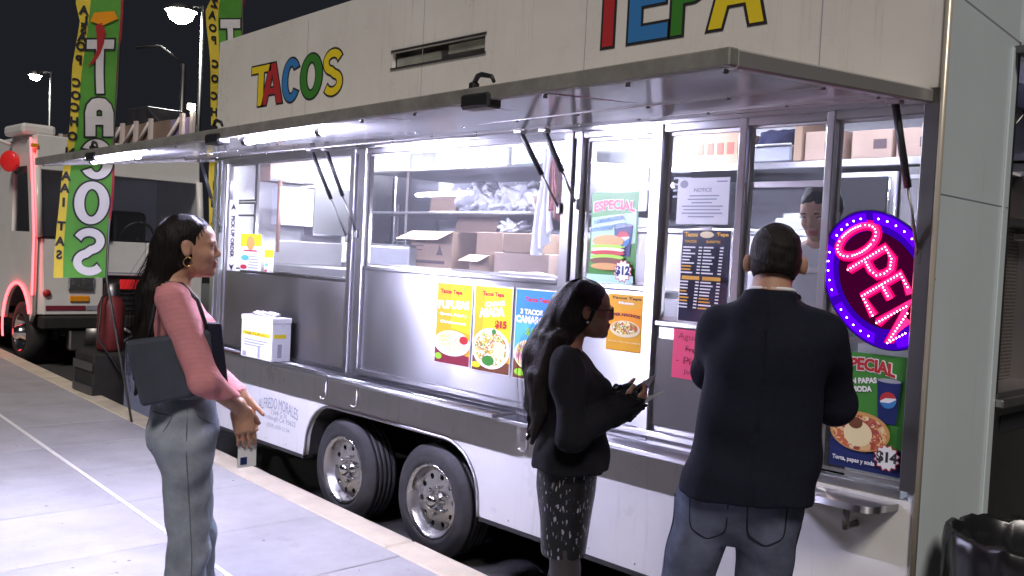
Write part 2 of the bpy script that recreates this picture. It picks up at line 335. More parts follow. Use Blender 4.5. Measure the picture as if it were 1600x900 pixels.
# ------------------------------------------------------------------ lettering on the upper panel
def poly_stroke(kind):
    """block letter outlines in a unit box: outer loop and holes"""
    if kind == 'T': return [[(0.36, 0), (0.64, 0), (0.64, 0.83), (1, 0.83), (1, 1), (0, 1), (0, 0.83), (0.36, 0.83)]]
    if kind == 'E': return [[(0, 0), (1, 0), (1, 0.18), (0.32, 0.18), (0.32, 0.42), (0.92, 0.42), (0.92, 0.58), (0.32, 0.58), (0.32, 0.82), (0.98, 0.82), (0.98, 1), (0, 1)]]
    if kind == 'A': return [[(0, 0), (0.25, 0), (0.34, 0.24), (0.66, 0.24), (0.75, 0), (1, 0), (0.64, 1), (0.36, 1)], [(0.40, 0.40), (0.60, 0.40), (0.5, 0.74)]]
    if kind == 'P': return [[(0, 0), (0.30, 0), (0.30, 0.36), (0.55, 0.36)]+[(0.55+0.44*math.cos(R(a)), 0.68+0.32*math.sin(R(a))) for a in range(-80, 91, 17)]+[(0, 1)],
                            [(0.30, 0.53), (0.30, 0.84), (0.52, 0.84)]+[(0.52+0.17*math.cos(R(a)), 0.685+0.155*math.sin(R(a))) for a in range(75, -91, -15)]]
    if kind == 'O': return [[(0.5+0.5*math.cos(R(a)), 0.5+0.52*math.sin(R(a))) for a in range(0, 360, 12)], [(0.5+0.22*math.cos(R(a)), 0.5+0.34*math.sin(R(a))) for a in range(0, 360, 12)]]
    if kind == 'C':
        o = [(0.5+0.5*math.cos(R(a)), 0.5+0.52*math.sin(R(a))) for a in range(35, 326, 10)]
        i = [(0.5+0.21*math.cos(R(a)), 0.5+0.34*math.sin(R(a))) for a in range(318, 41, -10)]
        return [o+i]
    if kind == 'S':
        cl = []
        for a in range(20, 271, 14): cl.append((0.5+0.355*math.cos(R(a)), 0.735+0.20*math.sin(R(a))))
        for a in range(76, -161, -14): cl.append((0.5+0.365*math.cos(R(a)), 0.265+0.20*math.sin(R(a)) + 0.0))
        L = []; Rr = []
        for i, p in enumerate(cl):
            a = cl[max(i-1, 0)]; b = cl[min(i+1, len(cl)-1)]; dx, dy = b[0]-a[0], b[1]-a[1]; n = math.hypot(dx, dy)
            wx, wy = 0.13, 0.088
            L.append((p[0]-dy/n*wx, p[1]+dx/n*wy)); Rr.append((p[0]+dy/n*wx, p[1]-dx/n*wy))
        return [L+Rr[::-1]]
def block_letter(ch, x0, x1, z0, z1, m, y=-0.0175, ow=0.011, parent=None, out=None):
    lo = [[(x0+u*(x1-x0), z0+v*(z1-z0)) for u, v in lp] for lp in poly_stroke(ch)]
    lt = curve_mesh('letter', lo, m, parent or T, wallM(0, 0, y), 0.002, -0.001)
    curve_mesh('letter_outline', lo, out or M_['ink'], lt, wallM(0, 0, y+0.0012), 0.0015, ow)
    return lt
tc = ['yellow', 'red', 'blue', 'green', 'yellow']
px = [(397, 427), (413, 446), (445, 473), (473, 507), (508, 539)]
for ch, c, (a, b) in zip('TACOS', tc, px):
    block_letter(ch, onY(a, 120)[0], onY(b, 115)[0], 2.675, 2.955, M_['p_'+c])
tz0, tz1 = 2.692, 3.06
for ch, c, (a, b) in zip('TEPA', ['red', 'blue', 'green', 'yellow'], [(925, 985), (986, 1047), (1052, 1112), (1110, 1197)]):
    block_letter(ch, onY(a, 40)[0], onY(b, 40)[0], tz0, tz1, M_['p_'+c], ow=0.012)
# ------------------------------------------------------------------ wheels
def wheel(cx, zc, rt):
    w = bpy.data.objects.new('wheel', None); w.location = (cx, 0.12, zc); link(w, T); WORLD_M[w.name] = Matrix.Translation(w.location)
    w.matrix_parent_inverse = WORLD_M[T.name].inverted()
    rr = rt*0.635; ax = (0, -1, 0)
    prof = [(-0.10, rr), (-0.11, rr+0.03), (-0.105, rt-0.035), (-0.08, rt-0.008)]
    for g in range(5):
        y = -0.066+g*0.033; prof += [(y-0.011, rt), (y+0.011, rt), (y+0.0125, rt-0.010), (y+0.0205, rt-0.010)]
    prof = prof[:-2]+[(0.08, rt-0.008), (0.10, rt-0.03), (0.112, rt-0.06), (0.110, rr+0.035), (0.113, rr+0.030), (0.102, rr+0.006), (0.092, rr-0.004)]
    lathe('tyre', prof, (cx, 0.12, zc), ax, M_['rubber'], w, 64)
    rim = lathe('rim', [(0.03, rr-0.045), (0.06, rr-0.03), (0.092, rr-0.02), (0.104, rr-0.006), (0.106, rr+0.004), (0.094, rr+0.010), (-0.09, rr)], (cx, 0.12, zc), ax, M_['alloy'], w, 48)
    Mw = wallM(cx, zc, 0.12-0.045); a0 = random.uniform(0, 40)
    loops = [[((rr-0.035)*math.cos(R(a)), (rr-0.035)*math.sin(R(a))) for a in range(0, 360, 6)]]
    for k in range(10):
        th = R(a0+36*k); hx, hz = (rr-0.066)*math.cos(th), (rr-0.066)*math.sin(th)
        loops.append([(hx+0.0165*math.cos(R(b)), hz+0.0165*math.sin(R(b))) for b in range(0, 360, 24)])
    loops.append([(0.03*math.cos(R(b)), 0.03*math.sin(R(b))) for b in range(0, 360, 20)])
    curve_mesh('wheel_disc', loops, M_['alloy'], rim, Mw, 0.008)
    lathe('hub_cap', [(0.03, 0.062), (0.055, 0.058), (0.062, 0.046), (0.085, 0.043), (0.105, 0.036), (0.115, 0.02), (0.117, 0.001)], (cx, 0.12, zc), ax, M_['chrome'], rim, 24)
    for k in range(6):
        th = R(a0+60*k+18); p = Vector((cx+0.078*math.cos(th), 0.12-0.05, zc+0.078*math.sin(th)))
        tube('wheel_nut', [p, p+Vector((0, -0.022, 0)), p+Vector((0, -0.026, 0))], [0.011, 0.010, 0.004], M_['chrome'], rim, 6)
    lathe('brake_drum', [(-0.05, rr-0.045), (0.02, rr-0.045), (0.022, 0.02)], (cx, 0.12, zc), ax, M_['dark'], w, 32)
    return w
for q, zc in ((onY(672, 790, 0.02), 0.318), (onY(535, 738, 0.02), 0.322)): wheel(q[0], zc, 0.322)
tube('axle', [(onY(672, 790)[0], 0.2, 0.318), (onY(672, 790)[0], 1.9, 0.318)], 0.03, M_['dark'], T); tube('axle', [(onY(535, 738)[0], 0.2, 0.32), (onY(535, 738)[0], 1.9, 0.32)], 0.03, M_['dark'], T)
for y in (0.3, 1.75): bx('chassis_beam', XL-0.1, XR-0.1, y, y+0.06, 0.27, 0.385, M_['dark'], T)
# draw bar, jack and gas bottle at the front
for s in (0, 1): tube('draw_bar', [(XL+0.05, 0.25+1.6*s, 0.37), (XL-1.15, 1.03+0.04*s, 0.37)], 0.035, M_['dark'], T, 8)
tube('jack', [(XL-0.95, 1.05, 0.0), (XL-0.95, 1.05, 0.75)], 0.03, M_['steel2'], T, 10); tube('jack_handle', [(XL-0.95, 1.05, 0.75), (XL-0.85, 0.95, 0.76), (XL-0.85, 0.95, 0.82)], 0.009, M_['steel2'], T, 8)
lathe('coupler', [(0, 0.03), (0.05, 0.06), (0.12, 0.06), (0.17, 0.02)], (XL-1.15, 1.05, 0.37), (-1, 0, 0), M_['steel2'], T, 16)
# ------------------------------------------------------------------ serving opening: posts, sills, panels, panes
pX = lambda a, b=300: onY(a, b)[0]
def post(a, b, z0=ZO0, z1=ZO1, y0=-0.012, y1=0.05, m=None, name='post'):
    return bx(name, a, b, y0, y1, z0, z1, m or M_['steel'], T, 0.004)
XA = -6.63
pA0, pA1 = -4.90, -4.735; pB0, pB1 = -3.105, -2.985; pC0, pC1 = -2.575, -2.515; pD0, pD1 = -2.135, -2.098; pE0, pE1 = -1.755, -1.722; xR = -1.375
post(pA0, pA0+0.05); post(pA0+0.06, pA1-0.04, y0=0.005); post(pA1-0.03, pA1)
post(pB0, pB0+0.062, m=M_['steeld']); post(pB0+0.063, pB1-0.036, y0=0.004); post(pB1-0.035, pB1, m=M_['steel2'])
post(pC0, pC1, y0=-0.014); post(pD0, pD1); post(pE0, pE1, m=M_['steel2'])
xF = -1.388
post(xF, XR-0.001, z0=0.955, z1=ZO1+0.03, y0=-0.030, m=M_['steeld'], name='door_frame')
post(XA-0.02, XA+0.045, m=M_['steel']); post(XA+0.085, XA+0.115, y0=0.0, m=M_['steel2'])
# wide top rail behind the hinge and the bottom rail of the opening
bx('top_rail', XA, XR-0.002, -0.005, 0.05, ZO1-0.05, ZO1-0.001, M_['steel'], T)
bx('bottom_sill', XA, XR-0.06, -0.008, 0.05, ZO0-0.010, ZO0+0.02, M_['steel'], T)
# lower steel panels
zS_A, zS_B, zS_C, zS_D = 1.50, 1.585, 1.585, 1.44
def steel_panel(a, b, z0, z1, y=0.012, m=None): return bx('steel_panel', a, b, y, y+0.012, z0, z1, m or M_['steel'], T, 0.002)
steel_panel(XA+0.05, pA0-0.002, ZO0+0.021, zS_A, m=M_['steel2'])
steel_panel(pA1+0.002, pB0-0.002, ZO0+0.021, zS_B); steel_panel(pB1+0.002, pC0-0.002, ZO0+0.021, zS_C)
steel_panel(pC1+0.002, pD0-0.002, ZO0+0.021, zS_D)
for a, b, z in ((pA1, pB0, zS_B), (pB1, pC0, zS_C), (pC1, pD0, zS_D)):
    bx('sill', a+0.003, b-0.003, -0.004, 0.10, z, z+0.022, M_['steel'], T, 0.003)
bx('sill', XA+0.36, pA0-0.002, 0.0, 0.06, zS_A, zS_A+0.012, M_['steel'], T); 
bx('access_door', pC0+0.075, pD0-0.03, 0.002, 0.0115, 1.005, 1.385, M_['steeld'], T, 0.002)
# ledges running along the foot of the panels
bx('ledge', pA1, pB0, -0.030, 0.011, ZO0+0.022, ZO0+0.05, M_['steel'], T, 0.004)
bx('ledge', pB1, pD0, -0.030, 0.011, ZO0+0.022, ZO0+0.05, M_['steel'], T, 0.004)
# panes and their frames
def window(a, b, z0, z1, y=0.03, fw=0.014, m=None, pane=True):
    fr = curve_mesh('window_frame', [[(a, z0), (b, z0), (b, z1), (a, z1)], [(a+fw, z0+fw), (a+fw, z1-fw), (b-fw, z1-fw), (b-fw, z0+fw)]], m or M_['steel2'], T, wallM(0, 0, y), 0.02)
    if pane: bx('pane', a+fw-0.002, b-fw+0.002, y-0.002, y+0.002, z0+fw-0.002, z1-fw+0.002, M_['glass'], fr)
    return fr
zW = ZO1-0.052
window(XA+0.115, pA0-1.22, zS_A+0.013, zW-0.28)
window(XA+0.115, pA0-1.22, zW-0.275, zW)
bx('window_bar', XA+0.13, pA0-1.235, 0.022, 0.04, 1.90, 1.915, M_['steel2'], T)
window(pA0-1.215, pA0-0.004, zS_A+0.013, zW, fw=0.010)
window(pA1+0.002, pB0-0.002, zS_B+0.024, zW)
window(pB1+0.002, pC0-0.002, zS_C+0.024, zW); window(pC1+0.002, pD0-0.002, zS_D+0.024, zW)
fE = window(pD1+0.002, pE0-0.002, 1.46, zW, fw=0.008)
bx('sash_bar', pD1+0.011, pE0-0.011, 0.016, 0.027, 2.035, 2.058, M_['steel2'], fE); bx('sash_bar', pD1+0.011, pE0-0.011, 0.016, 0.027, 1.705, 1.725, M_['steel2'], fE)
window(pE1+0.002, xF-0.002, 0.965, zW, fw=0.010)
steel_panel(pD1+0.002, pE0-0.002, ZO0+0.021, 1.44); bx('sill', pD1, pE0, -0.03, 0.05, 1.441, 1.459, M_['steel2'], T)
bx('cross_bar', pE1+0.013, xF-0.014, 0.014, 0.027, 1.455, 1.473, M_['steel2'], T)
# counter shelf in two lengths with hooks
YS = -0.185
sx1 = pX(820, 645)-0.04
bx('counter_shelf', XL+0.06, sx1, YS, -0.0155, 0.911, 0.933, M_['steel'], T, 0.004); bx('counter_shelf', sx1+0.012, -2.02, YS+0.02, -0.0155, 0.898, 0.920, M_['steel'], T, 0.004)
tube('shelf_bead', [(XL+0.07, YS+0.05, 0.935), (sx1, YS+0.05, 0.935)], 0.005, M_['chrome'], T, 6)
def hook(x, y):
    return tube('hook', [(x, y, 0.905), (x, y, 0.80), (x-0.005, y-0.008, 0.788), (x-0.014, y-0.014, 0.784), (x-0.03, y-0.018, 0.788), (x-0.035, y-0.018, 0.80)], 0.0075, M_['steel2'], T, 6)
for p in ((508, 600), (556, 615), (822, 680)):
    q = onY(*p, YS+0.02); hook(q[0], YS+0.03)
# the folding shelf under the order window
fsx0, fsx1 = onY(1295, 765, -0.1)[0]+0.0, XR-0.06
fs = [(fsx0-0.25, -0.016), (fsx0-0.25, -0.17), (fsx1-0.08, -0.17)]+[(fsx1-0.08+0.06*math.cos(R(a)), -0.11+0.06*math.sin(R(a))) for a in range(-80, 1, 16)]+[(fsx1, -0.016)]
fs = [(x, y) for x, y in fs]
sh = curve_mesh('order_shelf', [fs], M_['steel'], T, Matrix.Translation((0, 0, 0.893)), 0.024)
hx = fsx1-0.15
tube('shelf_bracket', [(hx, -0.10, 0.883), (hx, -0.10, 0.80), (hx, -0.02, 0.80)], 0.014, M_['steeld'], T, 8)
# ------------------------------------------------------------------ awning
AZr, AZl, AY = 2.232, 2.165, -1.26
def aw(x, t):       # t 0 hinge .. 1 front edge
    f = (x-XL)/(XR-XL); zf = AZl+(AZr-AZl)*f
    return Vector((x, -0.025+(AY+0.025)*t, 2.325+(zf-2.325)*t))
XAl, XAr = -6.66, -1.365
def aw_box(name, x0, x1, t0, t1, h0, h1, m, parent, bev=0.0):
    b = [aw(x0, t1), aw(x1, t1), aw(x1, t0), aw(x0, t0)]
    return hexa(name, [p+Vector((0, 0, h0)) for p in b]+[p+Vector((0, 0, h1)) for p in b], m, parent, bev)
A = aw_box('awning', XAl, XAr, 0.0, 1.0, 0.004, 0.02, M_['alu'], T)
aw_box('awning_skin', XAl, XAr, 0.0, 1.0, 0.021, 0.034, M_['white'], A)
aw_box('awning_lip', XAl-0.012, XAr+0.012, 0.985, 1.02, -0.012, 0.036, M_['rim_edge'], A, 0.004)
aw_box('awning_lip', XAl-0.012, XAl+0.03, 0.0, 0.984, -0.02, 0.036, M_['rim_edge'], A, 0.004)
aw_box('awning_lip', XAr-0.03, XAr+0.008, 0.0, 0.984, -0.014, 0.036, mat('pale_awning_lip', (0.55, 0.53, 0.52), 0.3, 0.6), A, 0.006)
aw_box('awning_hinge', XAl, XAr, -0.01, 0.02, -0.012, 0.003, M_['steel'], A)
aw_box('awning_rib', XAl+0.04, XAr-0.04, 0.50, 0.512, -0.006, 0.003, M_['steel2'], A); aw_box('awning_rib', XAl+0.04, XAr-0.04, 0.20, 0.212, -0.006, 0.003, M_['steel2'], A)
for x in (-5.6, -4.82, -4.3, -3.72, -3.04, -2.54, -2.11): aw_box('awning_seam', x, x+0.012, 0.02, 0.98, -0.0005, 0.003, M_['steel'], A)
for i in range(16):
    for t in (0.206, 0.506, 0.93):
        x = XAl+0.2+i*0.335; p = aw(x, t); lathe('rivet', [(-0.012, 0.008), (-0.006, 0.007), (0, 0.009)], p+Vector((0, 0, 0.0)), (0, 0, 1), M_['steeld'], A, 6)
# LED tubes under the awning
LED = glow('led_tube_light', (0.72, 0.70, 1.0), 1250.0)
for a, b in ((-5.86, -5.22), (-3.98, -3.36)):
    t = 0.955; p, q = aw(a, t)+Vector((0, 0, -0.030)), aw(b, t)+Vector((0, 0, -0.030))
    l = tube('led_tube', [p, q], 0.014, LED, A, 10)
    for e_ in (p, q): lathe('tube_holder', [(-0.02, 0.02), (0.02, 0.02)], e_, (1, 0, 0), M_['black'], l, 10)
# latches with lever handles on the lip
def latch(x):
    p = aw(x, 1.0)
    L = bx('latch', p.x-0.08, p.x+0.06, p.y-0.035, p.y+0.03, p.z-0.036, p.z+0.012, M_['black'], A, 0.008)
    bx('latch_block', p.x-0.06, p.x-0.03, p.y-0.02, p.y+0.01, p.z-0.003, p.z+0.055, M_['black'], L, 0.006)
    tube('latch_lever', [(p.x-0.04, p.y-0.01, p.z+0.05), (p.x-0.02, p.y-0.012, p.z+0.072), (p.x+0.0, p.y-0.015, p.z+0.074), (p.x+0.055, p.y-0.02, p.z+0.062), (p.x+0.068, p.y-0.02, p.z+0.043)], [0.008, 0.009, 0.009, 0.007, 0.006], M_['black'], L, 8)
for a in ((757, 130), (343, 195), (150, 240)): latch(onY(*a, AY)[0])
# gas struts
def strut(x, t, zb):
    a = aw(x, t)+Vector((0, 0, -0.012)); b = Vector((x+0.05, -0.024, zb)); m = a.lerp(b, 0.55)
    s_ = tube('gas_strut', [a, m], 0.013, M_['black'], T, 10); tube('strut_rod', [m, b], 0.006, M_['steeld'], s_, 8)
    bx('strut_bracket', a.x-0.025, a.x+0.025, a.y-0.02, a.y+0.02, a.z-0.012, a.z+0.008, M_['steel2'], s_, 0.004); bx('strut_bracket', b.x-0.012, b.x+0.012, b.y-0.008, b.y+0.013, b.z-0.025, b.z+0.025, M_['steeld'], s_, 0.003)
strut(-4.935, 0.20, 1.77); strut(-4.835, 0.17, 1.80); strut(-3.155, 0.19, 1.95); strut(-3.045, 0.15, 1.97); strut(-1.425, 0.12, 1.78); strut(-6.60, 0.12, 1.80)
# ------------------------------------------------------------------ open bay in the end wall beyond the plain panel
bay = bx('bay_frame', XR-0.06, XR-0.002, EY+0.001, EY+0.03, ZB, 2.66, M_['steeld'], T)
bx('bay_frame', XR-0.06, XR+0.01, EY+0.031, TD, 2.645, ZT+0.3, M_['endwhite'], T)
bx('bay_panel', XR-0.26, XR-0.24, EY+0.031, TD, 2.21, 2.644, mat('lilac_panel', (0.40, 0.40, 0.66), 0.4), T)
bx('bay_rail', XR-0.24, XR-0.20, EY+0.031, TD, 2.50, 2.512, M_['steeld'], T)
bx('bay_panel', XR-0.26, XR-0.23, EY+0.031, TD, 1.99, 2.195, mat('brown_panel', (0.23, 0.17, 0.16), 0.5, var=0.1), T)
bx('bay_ledge', XR-0.26, XR-0.19, EY+0.031, TD, 2.196, 2.209, M_['paper'], T)
bx('bay_ledge', XR-0.26, XR-0.10, EY+0.031, TD, 1.955, 1.985, M_['steel2'], T)
def perf_mat():
    m = mat('perforated_steel', (0.30, 0.26, 0.24), 0.45, 0.8); t = m.node_tree; b = t.nodes['Principled BSDF']
    tc_ = t.nodes.new('ShaderNodeTexCoord'); vo = t.nodes.new('ShaderNodeTexVoronoi'); vo.inputs['Scale'].default_value = 62; vo.inputs['Randomness'].default_value = 0.0
    cr = t.nodes.new('ShaderNodeValToRGB'); cr.color_ramp.elements[0].position = 0.28; cr.color_ramp.elements[1].position = 0.34; cr.color_ramp.elements[0].color = (0.015, 0.015, 0.015, 1); cr.color_ramp.elements[1].color = (0.34, 0.30, 0.28, 1)
    t.links.new(tc_.outputs['Object'], vo.inputs['Vector']); t.links.new(vo.outputs['Distance'], cr.inputs['Fac']); t.links.new(cr.outputs[0], b.inputs['Base Color']); return m
bx('bay_panel', XR-0.20, XR-0.18, EY+0.031, EY+0.10, 1.26, 1.954, M_['steel2'], T)
bx('perforated_panel', XR-0.20, XR-0.185, EY+0.101, TD, 1.26, 1.954, perf_mat(), T)
bx('thermostat', XR-0.185, XR-0.15, EY+0.19, EY+0.40, 1.50, 1.68, M_['steel2'], T, 0.006); bx('thermostat_dial', XR-0.15, XR-0.146, EY+0.215, EY+0.38, 1.53, 1.65, M_['p_red'], T)
bx('bay_ledge', XR-0.20, XR+0.03, EY+0.005, TD, 1.20, 1.235, M_['steel2'], T, 0.006); bx('bay_ledge', XR-0.20, XR+0.0, EY+0.02, TD, 1.236, 1.258, M_['steel2'], T, 0.004)
bx('bay_cabinet', XR-0.20, XR-0.03, EY+0.031, TD, ZB, 1.195, M_['steeld'], T); bx('cabinet_slot', XR-0.03, XR-0.026, EY+0.16, EY+0.60, 1.08, 1.15, M_['ink'], T)
bs = tube('gas_strut', [(XR+0.16, 0.80, 2.56), (XR+0.02, 0.74, 2.38)], 0.012, M_['black'], T, 8); tube('strut_rod', [(XR+0.02, 0.74, 2.38), (XR-0.06, 0.72, 2.26)], 0.006, M_['steeld'], bs, 6)
bx('hatch_bracket', XR+0.001, XR+0.06, EY-0.06, EY+0.10, 2.60, 2.63, M_['steeld'], T, 0.005)
# ------------------------------------------------------------------ kitchen fittings (built in)
CEIL = glow('kitchen_lamp_light', (0.80, 0.83, 1.0), 400.0)
CEIL2 = glow('middle_kitchen_lamp_light', (0.80, 0.83, 1.0), 190.0); CEIL3 = glow('dim_kitchen_lamp_light', (0.80, 0.82, 1.0), 26.0)
for x in (-5.7, -3.9, -2.2):
    k = bx('ceiling_lamp', x-0.55, x+0.55, 1.05, 1.25, 2.685, 2.719, M_['inner'], T); bx('lamp_diffuser', x-0.52, x+0.52, 1.07, 1.23, 2.675, 2.684, CEIL if x < -5 else (CEIL2 if x < -3 else CEIL3), k)
# back shelf run over the order windows
bx('wall_shelf', -4.05, XR-0.05, 1.42, TD-0.031, 2.275, 2.315, M_['steel'], T, 0.004)
bx('wall_shelf', -6.35, -4.3, 1.15, TD-0.031, 1.995, 2.015, M_['steel'], T, 0.004); bx('wall_shelf', -6.35, -4.3, 1.15, TD-0.031, 2.32, 2.34, M_['steel'], T, 0.004)
bx('shelf_upright', -5.86, -5.83, 1.16, 1.19, 1.60, 2.71, M_['steel'], T)
bx('work_counter', -6.62, -4.25, 1.02, TD-0.031, 1.55, 1.59, M_['steel'], T, 0.004); bx('counter_cabinet', -6.62, -4.25, 1.08, TD-0.031, 0.441, 1.549, M_['steel2'], T)
bx('work_counter', -4.2, XR-0.05, 1.35, TD-0.031, 1.90, 1.93, M_['steel'], T, 0.004); bx('counter_cabinet', -4.2, XR-0.05, 1.42, TD-0.031, 0.441, 1.899, M_['steel2'], T)
bx('inside_counter', pA1, pD0, 0.11, 0.36, zS_B-0.03, zS_B-0.002, M_['steel'], T)

# joints and rivets of the upper panel
for x in (-5.45, -4.23, -3.0, -1.8):
    bx('panel_joint', x, x+0.0035, -0.0165, -0.0155, ZO1+0.01, ZT-0.01, M_['greyink'], T)
for i in range(44):
    x = XL+0.06+i*0.122; lathe('rivet', [(0, 0.006), (0.003, 0.005), (0.0045, 0.001)], (x, -0.015, ZO1+0.028), (0, -1, 0), M_['white'], T, 6)
bx('hinge_strip', XL, XR, -0.024, -0.016, ZO1-0.012, ZO1+0.012, M_['steel2'], T)
for i in range(20):
    x = XL+0.1+i*0.27; 
    if not (ax0-0.05 < x < ax1+0.05): lathe('rivet', [(0, 0.005), (0.003, 0.004), (0.004, 0.001)], (x, -0.015, ZB+0.03), (0, -1, 0), M_['steel2'], T, 6)
# ------------------------------------------------------------------ cartons and kitchen goods
def quad_on(px4, Y):
    return [onY(x, y, Y) for x, y in px4]
def carton(label, x0, x1, y0, y1, z0, z1, m=None, flaps=True, open_top=False, group=None, rz=0.0):
    t = thing('cardboard_box', label, 'box', ((x0+x1)/2, (y0+y1)/2, z0), group); m = m or M_['card']
    if open_top:
        th = 0.006
        bx('box_base', x0, x1, y0, y1, z0, z0+0.01, m, t)
        for a in ((x0, x1, y0, y0+th), (x0, x1, y1-th, y1), (x0, x0+th, y0+th, y1-th), (x1-th, x1, y0+th, y1-th)): bx('box_side', *a, z0+0.0105, z1, m, t)
        h = (y1-y0)*0.45
        mk('flap', [(x0, y0, z1), (x1, y0, z1), (x1, y0-h*0.8, z1-h*0.35), (x0, y0-h*0.8, z1-h*0.35)], [(0, 1, 2, 3)], m, t)
        mk('flap', [(x0, y1, z1), (x1, y1, z1), (x1, y1+h*0.2, z1+h*0.8), (x0, y1+h*0.2, z1+h*0.8)], [(0, 1, 2, 3)], m, t)
    else:
        bx('box_body', x0, x1, y0, y1, z0, z1, m, t, 0.004)
        bx('tape', x0-0.001, x1+0.001, (y0+y1)/2-0.025, (y0+y1)/2+0.025, z1-0.05, z1+0.001, M_['card2'], t)
    return t
Yb = 1.10
# on the work counter (top 1.59)
b = carton('large open printed cardboard box under the lower wall shelf', onY(642, 400, Yb)[0], onY(706, 400, Yb)[0], Yb, Yb+0.42, 1.592, 1.865, M_['card'], open_top=True)
bxx0, bxx1 = onY(642, 400, Yb)[0], onY(706, 400, Yb)[0]
for i in range(4): bx('print_line', bxx0+0.04, bxx0+0.19-0.02*i, Yb-0.002, Yb-0.0005, 1.81-0.03*i, 1.818-0.03*i, M_['cardprint'], b)
mk('print_mark', [(bxx0+0.30, Yb-0.0015, 1.69), (bxx0+0.38, Yb-0.0015, 1.69), (bxx0+0.36, Yb-0.0015, 1.72), (bxx0+0.34, Yb-0.0015, 1.77), (bxx0+0.32, Yb-0.0015, 1.72)], [(0, 1, 2, 3, 4)], M_['cardprint'], b)
bx('print_bar', bxx0+0.05, bxx0+0.40, Yb-0.002, Yb-0.0005, 1.625, 1.648, M_['cardprint'], b)
carton('tall brown carton standing behind the large printed box', onY(708, 400, Yb+0.3)[0], onY(733, 400, Yb+0.3)[0]+0.02, Yb+0.44, Yb+0.70, 1.592, 1.95, M_['card2'])
carton('plain brown carton stacked on another with plastic bag on top', onY(740, 400, Yb)[0], onY(781, 400, Yb)[0], Yb+0.02, Yb+0.30, 1.71, 1.87, M_['card'])
carton('low open carton with a folded flap at the bottom of the stack', onY(737, 400, Yb)[0], onY(768, 400, Yb)[0], Yb-0.02, Yb+0.28, 1.592, 1.708, M_['card'], open_top=True)
carton('wide brown carton, upper of two beside the hanging cloth', onY(788, 400, Yb)[0], onY(850, 400, Yb)[0], Yb-0.02, Yb+0.30, 1.735, 1.865, M_['card'])
carton('wide brown carton, lower of two beside the hanging cloth', onY(772, 400, Yb)[0], onY(858, 400, Yb)[0], Yb, Yb+0.32, 1.592, 1.733, M_['card2'])
carton('small tan carton on the lower wall shelf beside bags', onY(672, 320, 1.25)[0], onY(712, 320, 1.25)[0], 1.25, 1.5, 2.016, 2.14, M_['card'])
carton('narrow brown carton at the end of the bagged bread shelf', onY(828, 320, 1.25)[0], onY(846, 320, 1.25)[0], 1.25, 1.5, 2.016, 2.13, M_['card2'])
# upper shelf: white cartons with stacked papers
for i, (a, bb, zz) in enumerate(((684, 722, 0.17), (738, 792, 0.25), (800, 838, 0.24), (842, 880, 0.25))):
    lab = ['short white carton on the top wall shelf beside the extractor', 'large white carton on the top shelf beside the upright', 'white carton with blue edge on the top shelf', 'white carton at the end of the top shelf'][i]
    t = thing('white_carton', lab, 'box', (onY(a, 240, 1.4)[0], 1.4, 2.341))
    bx('box_body', onY(a, 240, 1.4)[0], onY(bb, 240, 1.4)[0], 1.4, 1.75, 2.341, 2.341+zz, M_['paper'], t, 0.004)
    bx('print_bar', onY(a, 240, 1.4)[0]+0.04, onY(bb, 240, 1.4)[0]-0.03, 1.397, 1.3995, 2.36, 2.38, M_['greyink'] if i != 2 else M_['p_blue'], t)
# white appliance
t = thing('food_warmer', 'white countertop food warmer with a steel handle beside the boxes', 'appliance', (onY(600, 400, 1.05)[0], 1.1, 1.592))
wx0, wx1 = onY(572, 400, 1.0)[0], onY(634, 400, 1.0)[0]
bx('warmer_body', wx0, wx1, 1.03, 1.30, 1.592, 1.74, M_['inner'], t, 0.012, 2); bx('warmer_lid', wx0+0.01, wx1-0.01, 1.04, 1.29, 1.7405, 1.755, M_['steel'], t, 0.004); tube('lid_handle', [(wx0+0.22, 1.10, 1.754), (wx0+0.23, 1.10, 1.775), (wx0+0.38, 1.10, 1.775), (wx0+0.39, 1.10, 1.754)], 0.006, M_['black'], t, 6)
# fittings along the far end wall of the kitchen
EW = XL+0.036
t = thing('steel_fridge', 'tall brushed steel fridge beside a dark door at the far end', 'fridge', (EW+0.08, 1.7, 0.441))
bx('fridge_body', EW, EW+0.14, 1.545, 2.02, 0.45, 2.39, M_['steel'], t, 0.01); bx('fridge_handle', EW+0.141, EW+0.16, 1.58, 1.60, 1.7, 2.1, M_['steel2'], t)
t = thing('dark_door', 'dark grey metal door between the post and the steel fridge', 'door', (EW+0.05, 1.35, 0.441))
bx('door_leaf', EW, EW+0.12, 1.17, 1.53, 0.45, 2.34, M_['steeld'], t, 0.006); bx('door_latch', EW+0.121, EW+0.14, 1.46, 1.50, 1.78, 1.80, M_['chrome'], t)
t = thing('extractor_hood', 'brown stained extractor hood hanging over the far end of the kitchen', 'extractor hood', (EW, 0.55, 2.2))
hexa('hood_canopy', [(EW, 0.34, 2.19), (EW+0.16, 0.34, 2.19), (EW+0.16, 0.73, 2.19), (EW, 0.73, 2.19), (EW, 0.34, 2.719), (EW+0.13, 0.34, 2.719), (EW+0.13, 0.73, 2.719), (EW, 0.73, 2.719)], mat('stained_steel', (0.24, 0.15, 0.11), 0.5, 0.2, var=0.25), t, 0.004)
tube('grease_rim', [(EW+0.16, 0.34, 2.20), (EW+0.16, 0.73, 2.20)], 0.010, M_['steel2'], t, 6); tube('hood_pipe', [(EW+0.17, 0.42, 1.65), (EW+0.17, 0.42, 2.2)], 0.016, mat('copper_pipe', (0.35, 0.18, 0.12), 0.5, 0.6), t, 8)
t = thing('wall_cabinet', 'pale grey wall cabinet with switch plate under the brown hood', 'cabinet', (EW, 0.6, 1.86))
